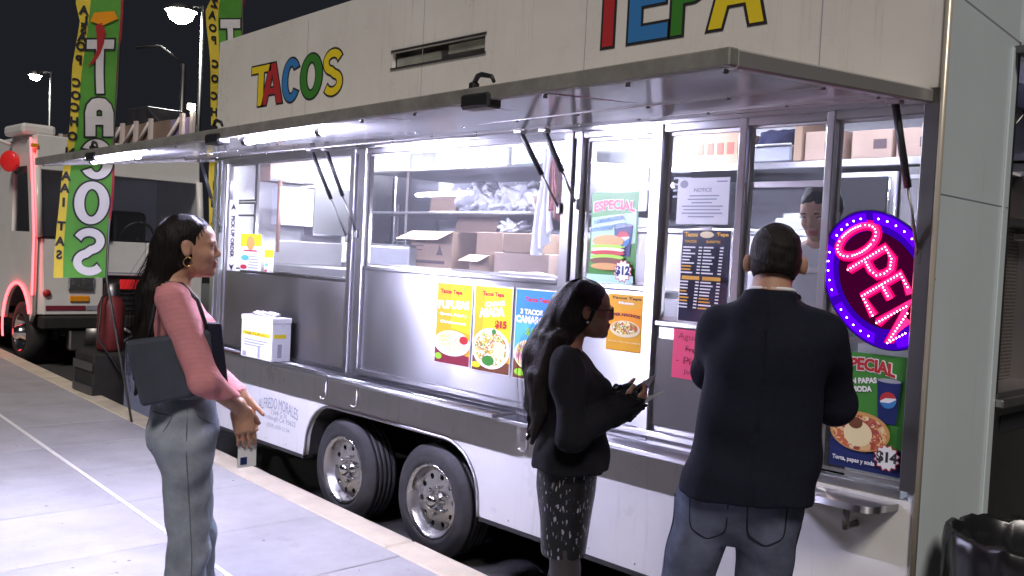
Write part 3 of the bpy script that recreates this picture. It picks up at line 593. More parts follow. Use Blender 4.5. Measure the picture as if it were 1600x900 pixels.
bx('cabinet_body', EW, EW+0.15, 0.45, 0.74, 1.86, 2.16, M_['inner'], t, 0.006); bx('switch_plate', EW+0.1505, EW+0.156, 0.64, 0.69, 1.90, 1.97, M_['paper'], t)
t = thing('griddle_guard', 'dark splash guard above the griddle next to the pale cabinet', 'splash guard', (EW, 0.9, 1.77))
bx('guard_plate', EW, EW+0.14, 0.75, 1.12, 1.80, 2.18, M_['steeld'], t, 0.006); bx('guard_trim', EW+0.141, EW+0.147, 0.75, 1.12, 1.795, 1.81, M_['steel'], t)
t = thing('griddle', 'steel griddle with upstand inside the plain first window', 'griddle', (-6.0, 0.6, 0.45))
gx0, gx1 = EW+0.01, -5.2
bx('splash_guard', EW+0.16, EW+0.175, 0.40, 1.01, 1.56, 1.74, M_['steel2'], t, 0.003); bx('griddle_plate', gx0, gx1, 0.40, 1.01, 1.50, 1.555, M_['steel2'], t, 0.004); bx('griddle_stand', gx0+0.03, gx1-0.03, 0.57, 0.98, 0.445, 1.4995, M_['steel2'], t)
# kitchen equipment seen in the order bays
t = thing('vented_cooler', 'white vented refrigeration unit hanging behind the burger poster', 'cooler', (-3.6, 1.6, 2.1))
ex0, ex1 = onY(912, 260, 1.2)[0], onY(1014, 260, 1.2)[0]
hexa('cooler_body', [(ex0, 1.2, 2.02), (ex1, 1.2, 2.02), (ex1, 2.0, 2.02), (ex0, 2.0, 2.02), (ex0, 1.2, 2.34), (ex1, 1.2, 2.29), (ex1, 2.0, 2.29), (ex0, 2.0, 2.34)], M_['steel'], t, 0.006)
for r_ in range(5):
    for c_ in range(3): bx('vent_slot', ex0+0.40+0.16*c_, ex0+0.52+0.16*c_, 1.196, 1.199, 2.10+0.036*r_, 2.112+0.036*r_, M_['greyink'], t)
def soft_box(name, x0, x1, y0, y1, z0, z1, m, parent=None, amp=0.02, n=10, seed=0):
    """a lumpy closed bag or folded cloth"""
    bm = bmesh.new(); bmesh.ops.create_icosphere(bm, subdivisions=4, radius=1.0); rs = np.random.default_rng(seed)
    ph = rs.uniform(0, 6.3, (6, 3)); fr = rs.uniform(3, 9, (6, 3))
    cx, cy, cz = (x0+x1)/2, (y0+y1)/2, (z0+z1)/2
    for v in bm.verts:
        p = v.co.copy(); q = Vector([math.copysign(abs(c)**0.6, c) for c in p])
        d = sum(math.sin(fr[i][0]*p.x+ph[i][0])*math.sin(fr[i][1]*p.y+ph[i][1])*math.cos(fr[i][2]*p.z+ph[i][2]) for i in range(6))*amp*min(x1-x0, y1-y0, z1-z0)*1.2
        v.co = Vector((cx+q.x*(x1-x0)/2*0.9+p.x*d, cy+q.y*(y1-y0)/2*0.9+p.y*d, max(z0, cz+q.z*(z1-z0)/2*0.95+p.z*d)))
    return from_bm(name, bm, m, parent, True)
zsh = 2.316
def shelf_px(a, Y=1.45): return onY(a, 240, Y)[0]
c = carton('long brown carton with red print on the shelf above the notice', shelf_px(1056), shelf_px(1158)-0.02, 1.45, 1.8, zsh, zsh+0.19, M_['card'])
for i in range(5): bx('print_letter', shelf_px(1056)+0.16+0.07*i, shelf_px(1056)+0.205+0.07*i, 1.4475, 1.4495, zsh+0.06, zsh+0.13, M_['cardred'], c)
o = soft_box('folded_cloth', shelf_px(1168), shelf_px(1238), 1.46, 1.75, zsh+0.09, zsh+0.20, mat('navy_cloth', (0.03, 0.035, 0.10), 0.9, var=0.3), None, 0.05, seed=3); tag(o, 'crumpled navy cloth on a plastic crate on the upper shelf', 'cloth')
t = thing('plastic_crate', 'grey plastic crate under the navy cloth on the shelf', 'crate', (shelf_px(1200), 1.6, zsh)); bx('crate_body', shelf_px(1168), shelf_px(1236), 1.45, 1.75, zsh, zsh+0.10, M_['greyink'], t, 0.01); tube('crate_rim', [(shelf_px(1168), 1.445, zsh+0.10), (shelf_px(1236), 1.445, zsh+0.10)], 0.007, M_['inner'], t, 6)
carton('upright dark brown carton beside the navy cloth', shelf_px(1241), shelf_px(1253), 1.44, 1.7, zsh, zsh+0.36, M_['card'])
for i, (a, bb, h) in enumerate(((1257, 1318, 0.16), (1330, 1396, 0.15), (1400, 1450, 0.15))):
    c = carton(['pinkish carton with dark tick print on the shelf over the vendor', 'pinkish carton in the middle of the shelf over the neon sign', 'pinkish carton at the shelf end over the neon sign'][i], shelf_px(a), shelf_px(bb)-0.01, 1.45, 1.75, zsh, zsh+h, M_['card2'])
    bx('print_letter', shelf_px(a)+0.12, shelf_px(a)+0.19, 1.4475, 1.4495, zsh+0.05, zsh+0.10, M_['cardprint'], c)
# microwave and ticket things on the back counter
t = thing('microwave', 'steel microwave with dark door behind the vendor', 'microwave', (-2.6, 1.6, 1.931))
mx0, mx1 = onY(1322, 300, 1.40)[0], onY(1396, 300, 1.40)[0]
bx('microwave_body', mx0-0.12, mx1+0.02, 1.40, 1.80, 1.931, 2.24, M_['steel'], t, 0.006); bx('microwave_door', mx0-0.03, mx1-0.03, 1.392, 1.3995, 1.975, 2.215, M_['black'], t, 0.004); tube('door_handle', [(mx1-0.015, 1.385, 1.98), (mx1-0.015, 1.385, 2.21)], 0.007, M_['chrome'], t, 6)
t = thing('receipt_printer', 'small white receipt printer on the back counter', 'printer', (-3.1, 1.5, 1.931)); q = onY(1235, 320, 1.45)[0]
bx('printer_body', q-0.09, q+0.09, 1.45, 1.62, 1.931, 2.0, M_['paper'], t, 0.006); bx('paper_roll', q-0.05, q+0.05, 1.47, 1.50, 2.0005, 2.03, M_['paper'], t)
t = thing('dark_cabinet', 'dark grey refrigerator behind the neon sign', 'refrigerator', (-2.0, 1.7, 1.931)); q = onY(1400, 300, 1.4)[0]
bx('fridge_body', q+0.02, XR-0.06, 1.40, 1.85, 1.931, 2.26, M_['steeld'], t, 0.006); bx('fridge_trim', q+0.06, XR-0.10, 1.392, 1.3995, 2.2, 2.22, M_['steel'], t)
# bags of bread on the lower shelf: clear plastic with rolls inside
M_['plastic'] = mat('crinkled_plastic', (0.80, 0.80, 0.84), 0.15, 0.0, bump=0.6, bscale=30, spec=0.8)
for i in range(7):
    a = 722+i*16; x = onY(a, 310, 1.3)[0]
    o = soft_box('plastic_bag', x-0.01, x+0.19, 1.2, 1.5, 2.016, 2.016+0.17+0.04*math.sin(i*1.7), M_['plastic'], None, 0.12, seed=20+i)
    tag(o, 'crinkled clear plastic bag in the row on the wall shelf', 'bag', 'plastic bags on the wall shelf')
o = soft_box('plastic_bag', onY(770, 350, Yb)[0], onY(800, 350, Yb)[0], Yb+0.03, Yb+0.25, 1.872, 1.945, M_['plastic'], None, 0.15, seed=31); tag(o, 'crumpled plastic bag lying on the stacked cartons', 'bag')
o = soft_box('paper_heap', onY(780, 425, 0.25)[0], onY(865, 425, 0.25)[0], 0.14, 0.34, 1.584, 1.625, M_['paper'], None, 0.12, seed=37); tag(o, 'heap of white napkins lying on the counter behind the sill', 'napkins')
# cloths hanging by the post
def hanging(label, a, b, z0, z1, Y, m, seed):
    rs = np.random.default_rng(seed); n, h = 14, 16; V = []; Fc = []; x0, x1 = onY(a, 320, Y)[0], onY(b, 320, Y)[0]
    for side in (0, 1):
        for j in range(h+1):
            v = j/h; w = 0.45+0.55*v
            for i in range(n+1):
                u = i/n; cx = (x0+x1)/2
                V.append((cx+(u-0.5)*(x1-x0)*w+0.01*math.sin(5*v+seed), Y+0.03*w*math.sin(u*16+seed+2*v)+0.006*side, z1-(z1-z0)*v*(0.86+0.14*math.sin(u*3+seed))))
    o_ = (n+1)*(h+1)
    for s in (0, 1):
        for j in range(h):
            for i in range(n): Fc.append(tuple(s*o_+k for k in ((j*(n+1)+i), (j*(n+1)+i+1), ((j+1)*(n+1)+i+1), ((j+1)*(n+1)+i))))
    o = mk('hanging_cloth', V, Fc, m, None, True); tag(o, label, 'cloth'); return o
hanging('white apron hanging beside the wide post', 836, 866, 1.72, 2.28, 0.22, M_['paper'], 1)
hanging('red and white towel hanging beside the apron', 858, 874, 1.86, 2.22, 0.16, mat('red_towel', (0.50, 0.22, 0.20), 0.9, var=0.5, vscale=18), 4)
# white carton on the counter shelf
t = thing('supply_carton', 'white printed carton with crumpled paper on the counter shelf', 'box', (onY(418, 555, -0.1)[0], -0.1, 0.916))
q0, q1 = -5.90, -5.49
bx('carton_body', q0, q1, -0.165, -0.022, 0.934, 1.185, M_['paper'], t, 0.004)
bx('carton_lid', q0-0.004, q1+0.004, -0.169, -0.021, 1.186, 1.222, M_['paper'], t, 0.004)
bx('print_band', q0+0.02, q1-0.02, -0.1675, -0.1655, 1.09, 1.115, M_['p_yellow'], t)
text('lettering', 'NATURAL', wallM((q0+q1)/2, 1.1025, -0.1685), (q1-q0)*0.7, 0.015, M_['ink'], t)
for i in range(3): bx('print_line', q0+0.05, q1-0.05-0.04*i, -0.1675, -0.1655, 1.055-0.018*i, 1.061-0.018*i, M_['greyink'], t)
bx('print_mark', q0+0.03, q0+0.075, -0.1675, -0.1655, 0.945, 0.975, M_['greyink'], t); bx('print_mark', (q0+q1)/2+0.03, (q0+q1)/2+0.055, -0.1675, -0.1655, 0.945, 1.02, M_['greyink'], t)
bx('print_band', q1+0.0005, q1+0.002, -0.15, -0.06, 1.09, 1.115, M_['p_yellow'], t); bx('print_mark', q1+0.0005, q1+0.002, -0.12, -0.09, 0.96, 1.05, M_['greyink'], t)
bx('print_band', q0-0.002, q0-0.0005, -0.15, -0.06, 1.09, 1.115, M_['p_yellow'], t)
soft_box('crumpled_paper', q0+0.06, q1-0.05, -0.14, -0.05, 1.2225, 1.25, M_['paper'], t, 0.2, seed=9)
# ------------------------------------------------------------------ posters
def food_mat(name, cols, scale=70):
    m = mat(name, cols[0], 0.4); t = m.node_tree; b = t.nodes['Principled BSDF']
    tc_ = t.nodes.new('ShaderNodeTexCoord'); vo = t.nodes.new('ShaderNodeTexVoronoi'); vo.inputs['Scale'].default_value = scale
    nz = t.nodes.new('ShaderNodeTexNoise'); nz.inputs['Scale'].default_value = 30; mxv = t.nodes.new('ShaderNodeMixRGB'); mxv.inputs[0].default_value = 0.12
    t.links.new(tc_.outputs['Object'], mxv.inputs[1]); t.links.new(nz.outputs['Color'], mxv.inputs[2]); t.links.new(tc_.outputs['Object'], nz.inputs['Vector']); t.links.new(mxv.outputs[0], vo.inputs['Vector'])
    cr = t.nodes.new('ShaderNodeValToRGB'); cr.color_ramp.interpolation = 'CONSTANT'; e = cr.color_ramp.elements
    while len(e) < len(cols): e.new(0.5)
    for i, c in enumerate(cols): e[i].position = i/len(cols); e[i].color = (*c, 1)
    sp = t.nodes.new('ShaderNodeSeparateColor'); t.links.new(vo.outputs['Color'], sp.inputs[0]); t.links.new(sp.outputs[0], cr.inputs['Fac']); t.links.new(cr.outputs[0], b.inputs['Base Color']); return m
FD = dict(pup=food_mat('pupusas_print', [(0.85, 0.75, 0.5), (0.8, 0.65, 0.3), (0.88, 0.82, 0.6), (0.75, 0.5, 0.15)], 60),
          asa=food_mat('asada_print', [(0.75, 0.35, 0.05), (0.85, 0.8, 0.6), (0.2, 0.35, 0.05), (0.35, 0.12, 0.05), (0.8, 0.55, 0.1), (0.9, 0.88, 0.8)], 75),
          cam=food_mat('shrimp_print', [(0.85, 0.6, 0.1), (0.5, 0.1, 0.4), (0.85, 0.5, 0.05), (0.3, 0.45, 0.08), (0.75, 0.6, 0.6)], 80),
          nac=food_mat('nacho_print', [(0.8, 0.6, 0.1), (0.5, 0.1, 0.03), (0.25, 0.4, 0.05), (0.85, 0.8, 0.6), (0.3, 0.12, 0.04)], 90),
          tor=food_mat('sandwich_print', [(0.5, 0.12, 0.05), (0.7, 0.45, 0.2), (0.35, 0.06, 0.05), (0.75, 0.6, 0.35)], 45))
def ell(cx, cz, rx, rz, a0=0, a1=360, n=28): return [(cx+rx*math.cos(R(a0+(a1-a0)*i/n)), cz+rz*math.sin(R(a0+(a1-a0)*i/n))) for i in range(n)]
class Poster:
    """sheet on the plane y, facing -Y; u,v in 0..1"""
    def __init__(s, name, label, x0, x1, z0, z1, y, m, cat='poster', border=None):
        s.x0, s.x1, s.z0, s.z1, s.y = x0, x1, z0, z1, y; s.w, s.h = x1-x0, z1-z0; s.k = 1
        s.t = thing(name, label, cat, ((x0+x1)/2, y, z0))
        bx('sheet', x0, x1, y, y+0.0012, z0, z1, border or m, s.t)
        if border: s.shape('printed_field', [[(0.02, 0.012), (0.98, 0.012), (0.98, 0.988), (0.02, 0.988)]], m)
    def P(s, u, v): return (s.x0+u*s.w, s.z0+v*s.h)
    def shape(s, name, loops, m):
        s.k += 1
        return curve_mesh(name, [[s.P(*p) for p in lp] for lp in loops], m, s.t, wallM(0, 0, s.y-0.0006*s.k))
    def ell(s, name, u, v, ru, rv, m): return s.shape(name, [ell(u, v, ru, rv)], m)
    def text(s, st, u, v, w, h, m, bold=0.02, arc=0.0, tilt=0.0):
        s.k += 1; x, z = s.P(u, v)
        return text('lettering', st, wallM(x, z, s.y-0.0006*s.k) @ Matrix.Rotation(R(tilt), 4, 'Z'), w*s.w, h*s.h, m, s.t, bold, arc=arc*s.h)
def xz(a, b, Y): q = onY(a, b, Y); return q[0], q[2]
yp = 0.008
x0, zt = xz(684, 440, yp); x1, _ = xz(740, 444, yp); _, zb = xz(682, 566, yp)
H1 = (zb, zt)
p = Poster('food_poster', 'yellow food poster with white PUPUSAS lettering on the steel panel', x0, x1, zb, zt, yp, M_['p_gold'], border=M_['p_white'])
p.shape('yellow_burst', [[(0.45, 0.45), (0.98, 0.40), (0.98, 0.988), (0.40, 0.988)]], M_['p_yellow'])
p.shape('table_print', [[(0.02, 0.012), (0.98, 0.012), (0.98, 0.13), (0.02, 0.20)]], M_['p_maroon'])
p.text('Tacos Tepa', 0.42, 0.885, 0.62, 0.07, M_['p_red'], 0.05); p.text('PUPUSAS', 0.5, 0.735, 0.86, 0.105, M_['p_white'], 0.05, tilt=2)
p.text('Queso, Frijol y', 0.5, 0.61, 0.76, 0.045, M_['p_white'], 0.04); p.text('Chicharron', 0.5, 0.52, 0.72, 0.035, M_['p_white'], 0.03)
p.ell('plate_print', 0.50, 0.265, 0.50, 0.155, M_['p_white']); p.ell('food_print', 0.47, 0.29, 0.36, 0.125, FD['pup']); p.ell('salsa_print', 0.83, 0.32, 0.12, 0.05, M_['p_red']); p.ell('lime_print', 0.14, 0.09, 0.10, 0.04, M_['p_lime']); p.ell('pepper_print', 0.78, 0.93, 0.03, 0.05, M_['p_lime'])
x0, _ = xz(743, 445, yp); x1, _ = xz(803, 448, yp)
p = Poster('food_poster', 'yellow food poster with ASADA lettering and red fifteen dollar price', x0, x1, zb-0.005, zt+0.002, yp, M_['p_gold'], border=M_['p_white'])
p.shape('yellow_burst', [[(0.25, 0.45), (0.98, 0.35), (0.98, 0.988), (0.30, 0.988)]], M_['p_yellow'])
p.shape('table_print', [[(0.02, 0.012), (0.98, 0.012), (0.98, 0.14), (0.02, 0.18)]], M_['p_brown'])
p.text('Tacos Tepa', 0.5, 0.90, 0.56, 0.065, M_['p_red'], 0.05); p.text('CARNE', 0.55, 0.80, 0.5, 0.055, M_['p_white'], 0.05, tilt=6); p.text('ASADA', 0.48, 0.70, 0.66, 0.11, M_['p_white'], 0.06, tilt=6)
p.ell('plate_print', 0.5, 0.28, 0.49, 0.235, M_['p_white']); p.ell('food_print', 0.5, 0.28, 0.42, 0.20, FD['asa']); p.ell('rice_print', 0.72, 0.27, 0.14, 0.10, M_['p_cream']); p.ell('salad_print', 0.45, 0.14, 0.16, 0.06, M_['p_green'])
p.text('$15', 0.74, 0.565, 0.30, 0.10, M_['p_red'], 0.05); p.ell('lime_print', 0.14, 0.075, 0.12, 0.035, M_['p_yellow']); p.ell('leaf_print', 0.58, 0.48, 0.06, 0.03, M_['p_green'])
x0, _ = xz(807, 450, yp); x1, _ = xz(871, 455, yp)
p = Poster('food_poster', 'blue food poster offering shrimp tacos beside the yellow posters', x0, x1, zb-0.008, zt+0.003, yp, M_['p_skyblue'], border=M_['p_white'])
p.shape('blue_band', [[(0.02, 0.70), (0.98, 0.60), (0.98, 0.988), (0.02, 0.988)]], M_['p_blue'])
p.shape('table_print', [[(0.02, 0.012), (0.98, 0.012), (0.98, 0.22), (0.02, 0.22)]], M_['p_brown'])
p.text('Tacos Tepa', 0.55, 0.88, 0.6, 0.065, M_['p_red'], 0.05); p.text('3 TACOS', 0.42, 0.75, 0.55, 0.06, M_['p_white'], 0.06); p.text('CAMARON', 0.46, 0.665, 0.84, 0.085, M_['p_white'], 0.06)
p.text('$12', 0.45, 0.53, 0.30, 0.09, M_['p_lime'], 0.05); p.ell('food_print', 0.38, 0.28, 0.34, 0.16, M_['p_cream']); p.ell('food_print', 0.38, 0.28, 0.30, 0.14, FD['cam']); p.ell('lime_print', 0.20, 0.08, 0.13, 0.04, M_['p_lime'])
# orange poster
x0, zt = xz(951, 458, yp); x1, _ = xz(1010, 460, yp); _, zb = xz(948, 545, yp)
p = Poster('food_poster', 'orange nachos poster taped under the burger poster', x0, x1, zb, zt, yp, M_['p_gold'])
p.shape('orange_band', [[(0.0, 0.35), (1, 0.45), (1, 0.80), (0.0, 0.62)]], M_['p_orange'])
p.text('Tacos Tepa', 0.5, 0.93, 0.8, 0.06, M_['p_brown'], 0.05); p.text('Nuevo', 0.5, 0.85, 0.4, 0.05, M_['p_white'], 0.05); p.text('SUPER NACHOS', 0.46, 0.645, 0.84, 0.055, M_['p_maroon'], 0.05, arc=0.03)
p.ell('plate_print', 0.5, 0.39, 0.40, 0.15, M_['p_cream']); p.ell('food_print', 0.5, 0.41, 0.34, 0.115, FD['nac']); p.text('Con queso, frijol, crema y jalapeno', 0.5, 0.16, 0.86, 0.035, M_['p_cream'], 0.02)
# burger poster on the glass
yg = 0.0205
def cup(p, u, v, w, h):
    p.shape('cup_print', [[(u-w*0.38, v-h/2), (u+w*0.38, v-h/2), (u+w*0.5, v+h/2), (u-w*0.5, v+h/2)]], M_['p_navy'])
    p.ell('cup_lid_print', u, v+h/2, w*0.5, h*0.05, M_['greyink'])
    r = w*0.34; ru, rv = r, r*p.w/p.h
    p.ell('cup_badge', u, v+0.05*h, ru, rv, M_['p_white'])
    p.shape('cup_badge', [[(u+ru*math.cos(R(a)), v+0.05*h+rv*math.sin(R(a))) for a in range(20, 191, 10)]+[(u-ru*0.3, v+0.05*h+rv*0.25)]], M_['p_red'])
    p.shape('cup_badge', [[(u+ru*math.cos(R(a)), v+0.05*h+rv*math.sin(R(a))) for a in range(200, 371, 10)]+[(u+ru*0.2, v+0.05*h-rv*0.3)]], M_['p_blue'])
def starburst(p, u, v, r, st, m=None):
    k = p.w/p.h
    p.shape('price_star', [[(u+r*(1 if i % 2 else 0.78)*math.cos(R(i*15)), v+k*r*(1 if i % 2 else 0.78)*math.sin(R(i*15))) for i in range(24)]], M_['p_red'])
    p.shape('price_star', [[(u+r*0.9*(1 if i % 2 else 0.78)*math.cos(R(i*15)), v+k*r*0.9*(1 if i % 2 else 0.78)*math.sin(R(i*15))) for i in range(24)]], M_['p_white'])
    p.text(st, u, v, r*1.5, k*r*0.85, m or M_['p_navy'], 0.05)
x0, zt = xz(926, 301, yg); x1, _ = xz(999, 305, yg); _, zb = xz(921, 440, yg)
p = Poster('food_poster', 'green ESPECIAL burger poster hung inside the narrow window', x0, x1, zb, zt, yg, M_['p_green'])
p.shape('pale_field', [[(0.03, 0.25), (0.97, 0.45), (0.97, 0.78), (0.03, 0.72)]], mat('mint_print', (0.30, 0.55, 0.35), 0.4, var=0.1))
p.text('ESPECIAL', 0.5, 0.865, 0.92, 0.125, M_['p_white'], 0.09, arc=0.03); p.text('ESPECIAL', 0.5, 0.865, 0.88, 0.11, M_['p_red'], 0.05, arc=0.03)
cup(p, 0.72, 0.47, 0.40, 0.34)
p.text('HAMBURGUESA', 0.40, 0.70, 0.66, 0.06, M_['p_white'], 0.06, tilt=8); p.text('HAMBURGUESA', 0.40, 0.70, 0.64, 0.05, M_['p_blue'], 0.03, tilt=8); p.text('CON PAPAS Y SODA', 0.40, 0.615, 0.78, 0.06, M_['p_white'], 0.06, tilt=8); p.text('CON PAPAS Y SODA', 0.40, 0.615, 0.76, 0.05, M_['p_blue'], 0.03, tilt=8)
for u, v, ru, rv, m in ((0.42, 0.46, 0.34, 0.07, 'p_tan'), (0.42, 0.40, 0.37, 0.022, 'p_lime'), (0.43, 0.365, 0.36, 0.026, 'p_cream'), (0.42, 0.33, 0.37, 0.03, 'p_red'), (0.42, 0.285, 0.36, 0.03, 'p_lime'), (0.42, 0.24, 0.37, 0.04, 'p_brown'), (0.42, 0.18, 0.34, 0.04, 'p_tan')): p.ell('burger_print', u, v, ru, rv, M_[m])
p.shape('caption_band', [[(0.0, 0.0), (1, 0.0), (1, 0.09), (0.0, 0.09)]], mat('mint_band', (0.40, 0.62, 0.55), 0.4)); starburst(p, 0.78, 0.14, 0.20, '$12')
# notice
yn = 0.0195
x0, zt = xz(1060, 279, yn); x1, _ = xz(1141, 281, yn); _, zb = xz(1057, 350, yn)
p = Poster('paper_notice', 'white typed NOTICE sheet taped inside the glass above the menu', x0, x1, zb, zt, yn, M_['paper'], 'notice')
p.text('NOTICE', 0.5, 0.74, 0.34, 0.085, M_['greyink'], 0.03)
p.ell('seal_print', 0.13, 0.87, 0.08, 0.085, M_['greyink']); p.shape('heading_line', [[(0.76, 0.90), (0.96, 0.90), (0.96, 0.93), (0.76, 0.93)]], M_['greyink'])
for i, (a, b) in enumerate(((0.25, 0.82), (0.22, 0.78), (0.3, 0.7), (0.12, 0.9), (0.15, 0.86), (0.12, 0.9), (0.25, 0.75))): p.shape('typed_line', [[(a, 0.60-0.075*i), (b, 0.60-0.075*i), (b, 0.628-0.075*i), (a, 0.628-0.075*i)]], M_['greyink'])
# menu
x0, zt = xz(1066, 358, yn); x1, _ = xz(1144, 361, yn); _, zb = xz(1062, 502, yn)
p = Poster('menu_board', 'dark menu sheet with gold headings and two price columns', x0, x1, zb, zt, yn, mat('menu_navy', (0.02, 0.022, 0.05), 0.25, coat=0.4), 'menu', border=M_['p_white'])
p.text('Tacos', 0.20, 0.945, 0.28, 0.05, M_['p_gold'], 0.05); p.text('Tepa', 0.83, 0.945, 0.24, 0.05, M_['p_gold'], 0.05); p.ell('crest_print', 0.52, 0.945, 0.14, 0.035, M_['p_cream'])
p.text('TACOS', 0.2, 0.87, 0.24, 0.028, M_['p_gold'], 0.03); p.text('BURRITOS', 0.66, 0.87, 0.28, 0.028, M_['p_gold'], 0.03)
for u in (0.06, 0.54):
    p.shape('heading_band', [[(u, 0.46), (u+0.36, 0.46), (u+0.36, 0.50), (u, 0.50)]], M_['p_gold'])
    for blk, n_ in ((0.80, 9), (0.43, 9)):
        for i in range(n_):
            w_ = random.uniform(0.14, 0.26); v = blk-0.034*i
            p.shape('menu_line', [[(u, v), (u+w_, v), (u+w_, v+0.015), (u, v+0.015)]], M_['p_white'] if random.random() < 0.85 else M_['p_gold'])
            p.shape('menu_price', [[(u+0.32, v), (u+0.39, v), (u+0.39, v+0.015), (u+0.32, v+0.015)]], M_['p_white'])
bx('clip', (x0+x1)/2-0.03, (x0+x1)/2+0.03, yn-0.01, yn-0.002, zt-0.004, zt+0.012, M_['steel'], p.t)
# pink handwritten sign
x0, zt = xz(1053, 513, yp-0.012); x1, _ = xz(1118, 517, yp-0.012); _, zb = xz(1049, 589, yp-0.012)
p = Poster('pink_sign', 'bright pink handwritten paper taped below the menu', x0, x1, zb, zt, yp-0.012, M_['p_pink'], 'sign')
for st, u, v, w_, h_ in (('Aguas', 0.40, 0.84, 0.55, 0.15), ('Frescas', 0.60, 0.60, 0.55, 0.12), ('- Pina', 0.42, 0.37, 0.62, 0.15), ('Jamaica', 0.60, 0.13, 0.60, 0.12)): p.text(st, u, v, w_, h_, M_['p_maroon'], -0.012, tilt=-3)
# big special poster below the neon sign
yq = 0.012
x0, zt = onY(1306, 548, yq)[0], onY(1330, 549, yq)[2]; x1 = xF-0.014; zb = 0.99
p = Poster('food_poster', 'green ESPECIAL torta poster with cup under the neon sign', x0, x1, zb, zt, yq, M_['p_green'])
p.shape('dark_field', [[(0.0, 0.0), (1, 0.0), (1, 0.22), (0.0, 0.30)]], M_['p_navy'])
p.text('ESPECIAL', 0.44, 0.905, 0.86, 0.125, M_['p_white'], 0.09, arc=0.035); p.text('ESPECIAL', 0.44, 0.905, 0.82, 0.11, M_['p_red'], 0.05, arc=0.035)
p.text('CON PAPAS', 0.36, 0.76, 0.5, 0.05, M_['p_white'], 0.05, tilt=8); p.text('Y SODA', 0.38, 0.69, 0.34, 0.05, M_['p_white'], 0.05, tilt=8)
cup(p, 0.78, 0.61, 0.32, 0.36)
for u, v, ru, rv, m in ((0.42, 0.33, 0.42, 0.17, 'p_tan'), (0.42, 0.32, 0.38, 0.15, None), (0.40, 0.31, 0.20, 0.11, 'p_cream'), (0.36, 0.40, 0.10, 0.05, 'p_brown')): p.ell('torta_print', u, v, ru, rv, FD['tor'] if m is None else M_[m])
p.text('Torta, papas y soda', 0.36, 0.075, 0.6, 0.05, M_['p_white'], 0.03); starburst(p, 0.82, 0.15, 0.19, '$14', M_['ink'])
# pick up strip and papers in the first window
x0, zt = xz(359, 312, 0.018); x1, _ = xz(373, 312, 0.018); _, zb = xz(366, 428, 0.018)
p = Poster('pickup_sign', 'narrow white PICK UP ORDER strip with arrows on the first window', x0, x1, zb, zt, 0.018, M_['paper'], 'sign')
p.k += 1; q = p.P(0.5, 0.50); text('lettering', 'PICK UP ORDER', wallM(q[0], q[1], 0.018-0.002) @ Matrix.Rotation(R(-90), 4, 'Z'), p.h*0.56, p.w*0.42, M_['ink'], p.t, 0.04)
for v, s_ in ((0.90, 1), (0.09, -1)): p.shape('arrow', [[(0.5, v+0.05), (0.78, v-0.04), (0.5, v-0.02), (0.22, v-0.04)]] if s_ > 0 else [[(0.5, v-0.05), (0.78, v+0.04), (0.5, v+0.02), (0.22, v+0.04)]], M_['ink'])
for i, (a, b, y_top, y_bot, lab) in enumerate(((377, 409, 365, 438, 'flyer with yellow top and crowned emblem on the first window'), (414, 428, 390, 436, 'narrow yellow flyer beside the emblem flyer'))):
    x0, zt = xz(a, y_top, 0.0185); x1, _ = xz(b, y_top, 0.0185); _, zb = xz((a+b)/2, y_bot, 0.0185)
    p = Poster('flyer', lab, x0, x1, zb, zt, 0.0185, M_['paper'])
    p.shape('yellow_band', [[(0.0, 0.72), (1, 0.74), (1, 1), (0, 1)]], M_['p_yellow'])
    if i == 0: p.ell('emblem', 0.5, 0.80, 0.20, 0.15, M_['p_tan']); p.shape('ribbon', [[(0.15, 0.62), (0.85, 0.62), (0.8, 0.655), (0.2, 0.655)]], M_['p_red'])
    p.ell('picture', 0.25, 0.48, 0.20, 0.06, M_['p_skyblue']); p.ell('picture', 0.2, 0.28, 0.16, 0.05, M_['p_red'])
    for j in range(7): p.shape('typed_line', [[(0.45, 0.50-0.06*j), (0.92, 0.50-0.06*j), (0.92, 0.525-0.06*j), (0.45, 0.525-0.06*j)]], M_['greyink'])
# owner's lettering on the skirt
for st, (a, b), w_, h_, m, arc in (('ALFREDO MORALES', (434, 632), 0.52, 0.075, 'greyink', 0.035), ('1344 G St', (436, 647), 0.20, 0.035, 'greyink', 0), ('Firebaugh CA 93622', (436, 657), 0.42, 0.042, 'greyink', 0), ('(559) 659-2134', (434, 669), 0.30, 0.035, 'greyink', 0)):
    q = onY(a, b, -0.017); text('lettering', st, wallM(q[0], q[2], -0.0168), w_, h_, M_[m], T, 0.0, arc=arc)
# ------------------------------------------------------------------ neon OPEN sign
RED = glow('red_led_diffuser', (1.0, 0.012, 0.09), 4.0); REDH = glow('red_halo_glow', (1.0, 0.0, 0.16), 1.1); BLUH = glow('blue_halo_glow', (0.10, 0.0, 1.0), 0.45); REDD = glow('red_led_dot', (1.0, 0.28, 0.40), 16.0); BLU = glow('blue_led_diffuser', (0.10, 0.0, 1.0), 1.5); BLUD = glow('blue_led_dot', (0.55, 0.45, 1.0), 18.0)  # REDH and BLUH imitate the glow spreading around the LEDs
ys = -0.006
cxp, czp = onY(1374, 437, ys)[0], onY(1374, 437, ys)[2]
t = thing('open_sign', 'oval LED sign reading OPEN in red with blue border', 'neon sign', (cxp, ys, czp-0.25))
TA = R(-57); sx_, sz_ = 0.270, 0.205          # half axes
def SG(u, v):            # sign frame: u along the word, v letter-up -> x, z
    return (cxp+u*math.cos(TA)-v*math.sin(TA), czp+u*math.sin(TA)+v*math.cos(TA))
def clip(pts): return [(min(x, xF-0.003), z) for x, z in pts]
oval = lambda k: clip([SG(sx_*k*math.cos(R(a)), sz_*k*math.sin(R(a))) for a in range(0, 360, 6)])
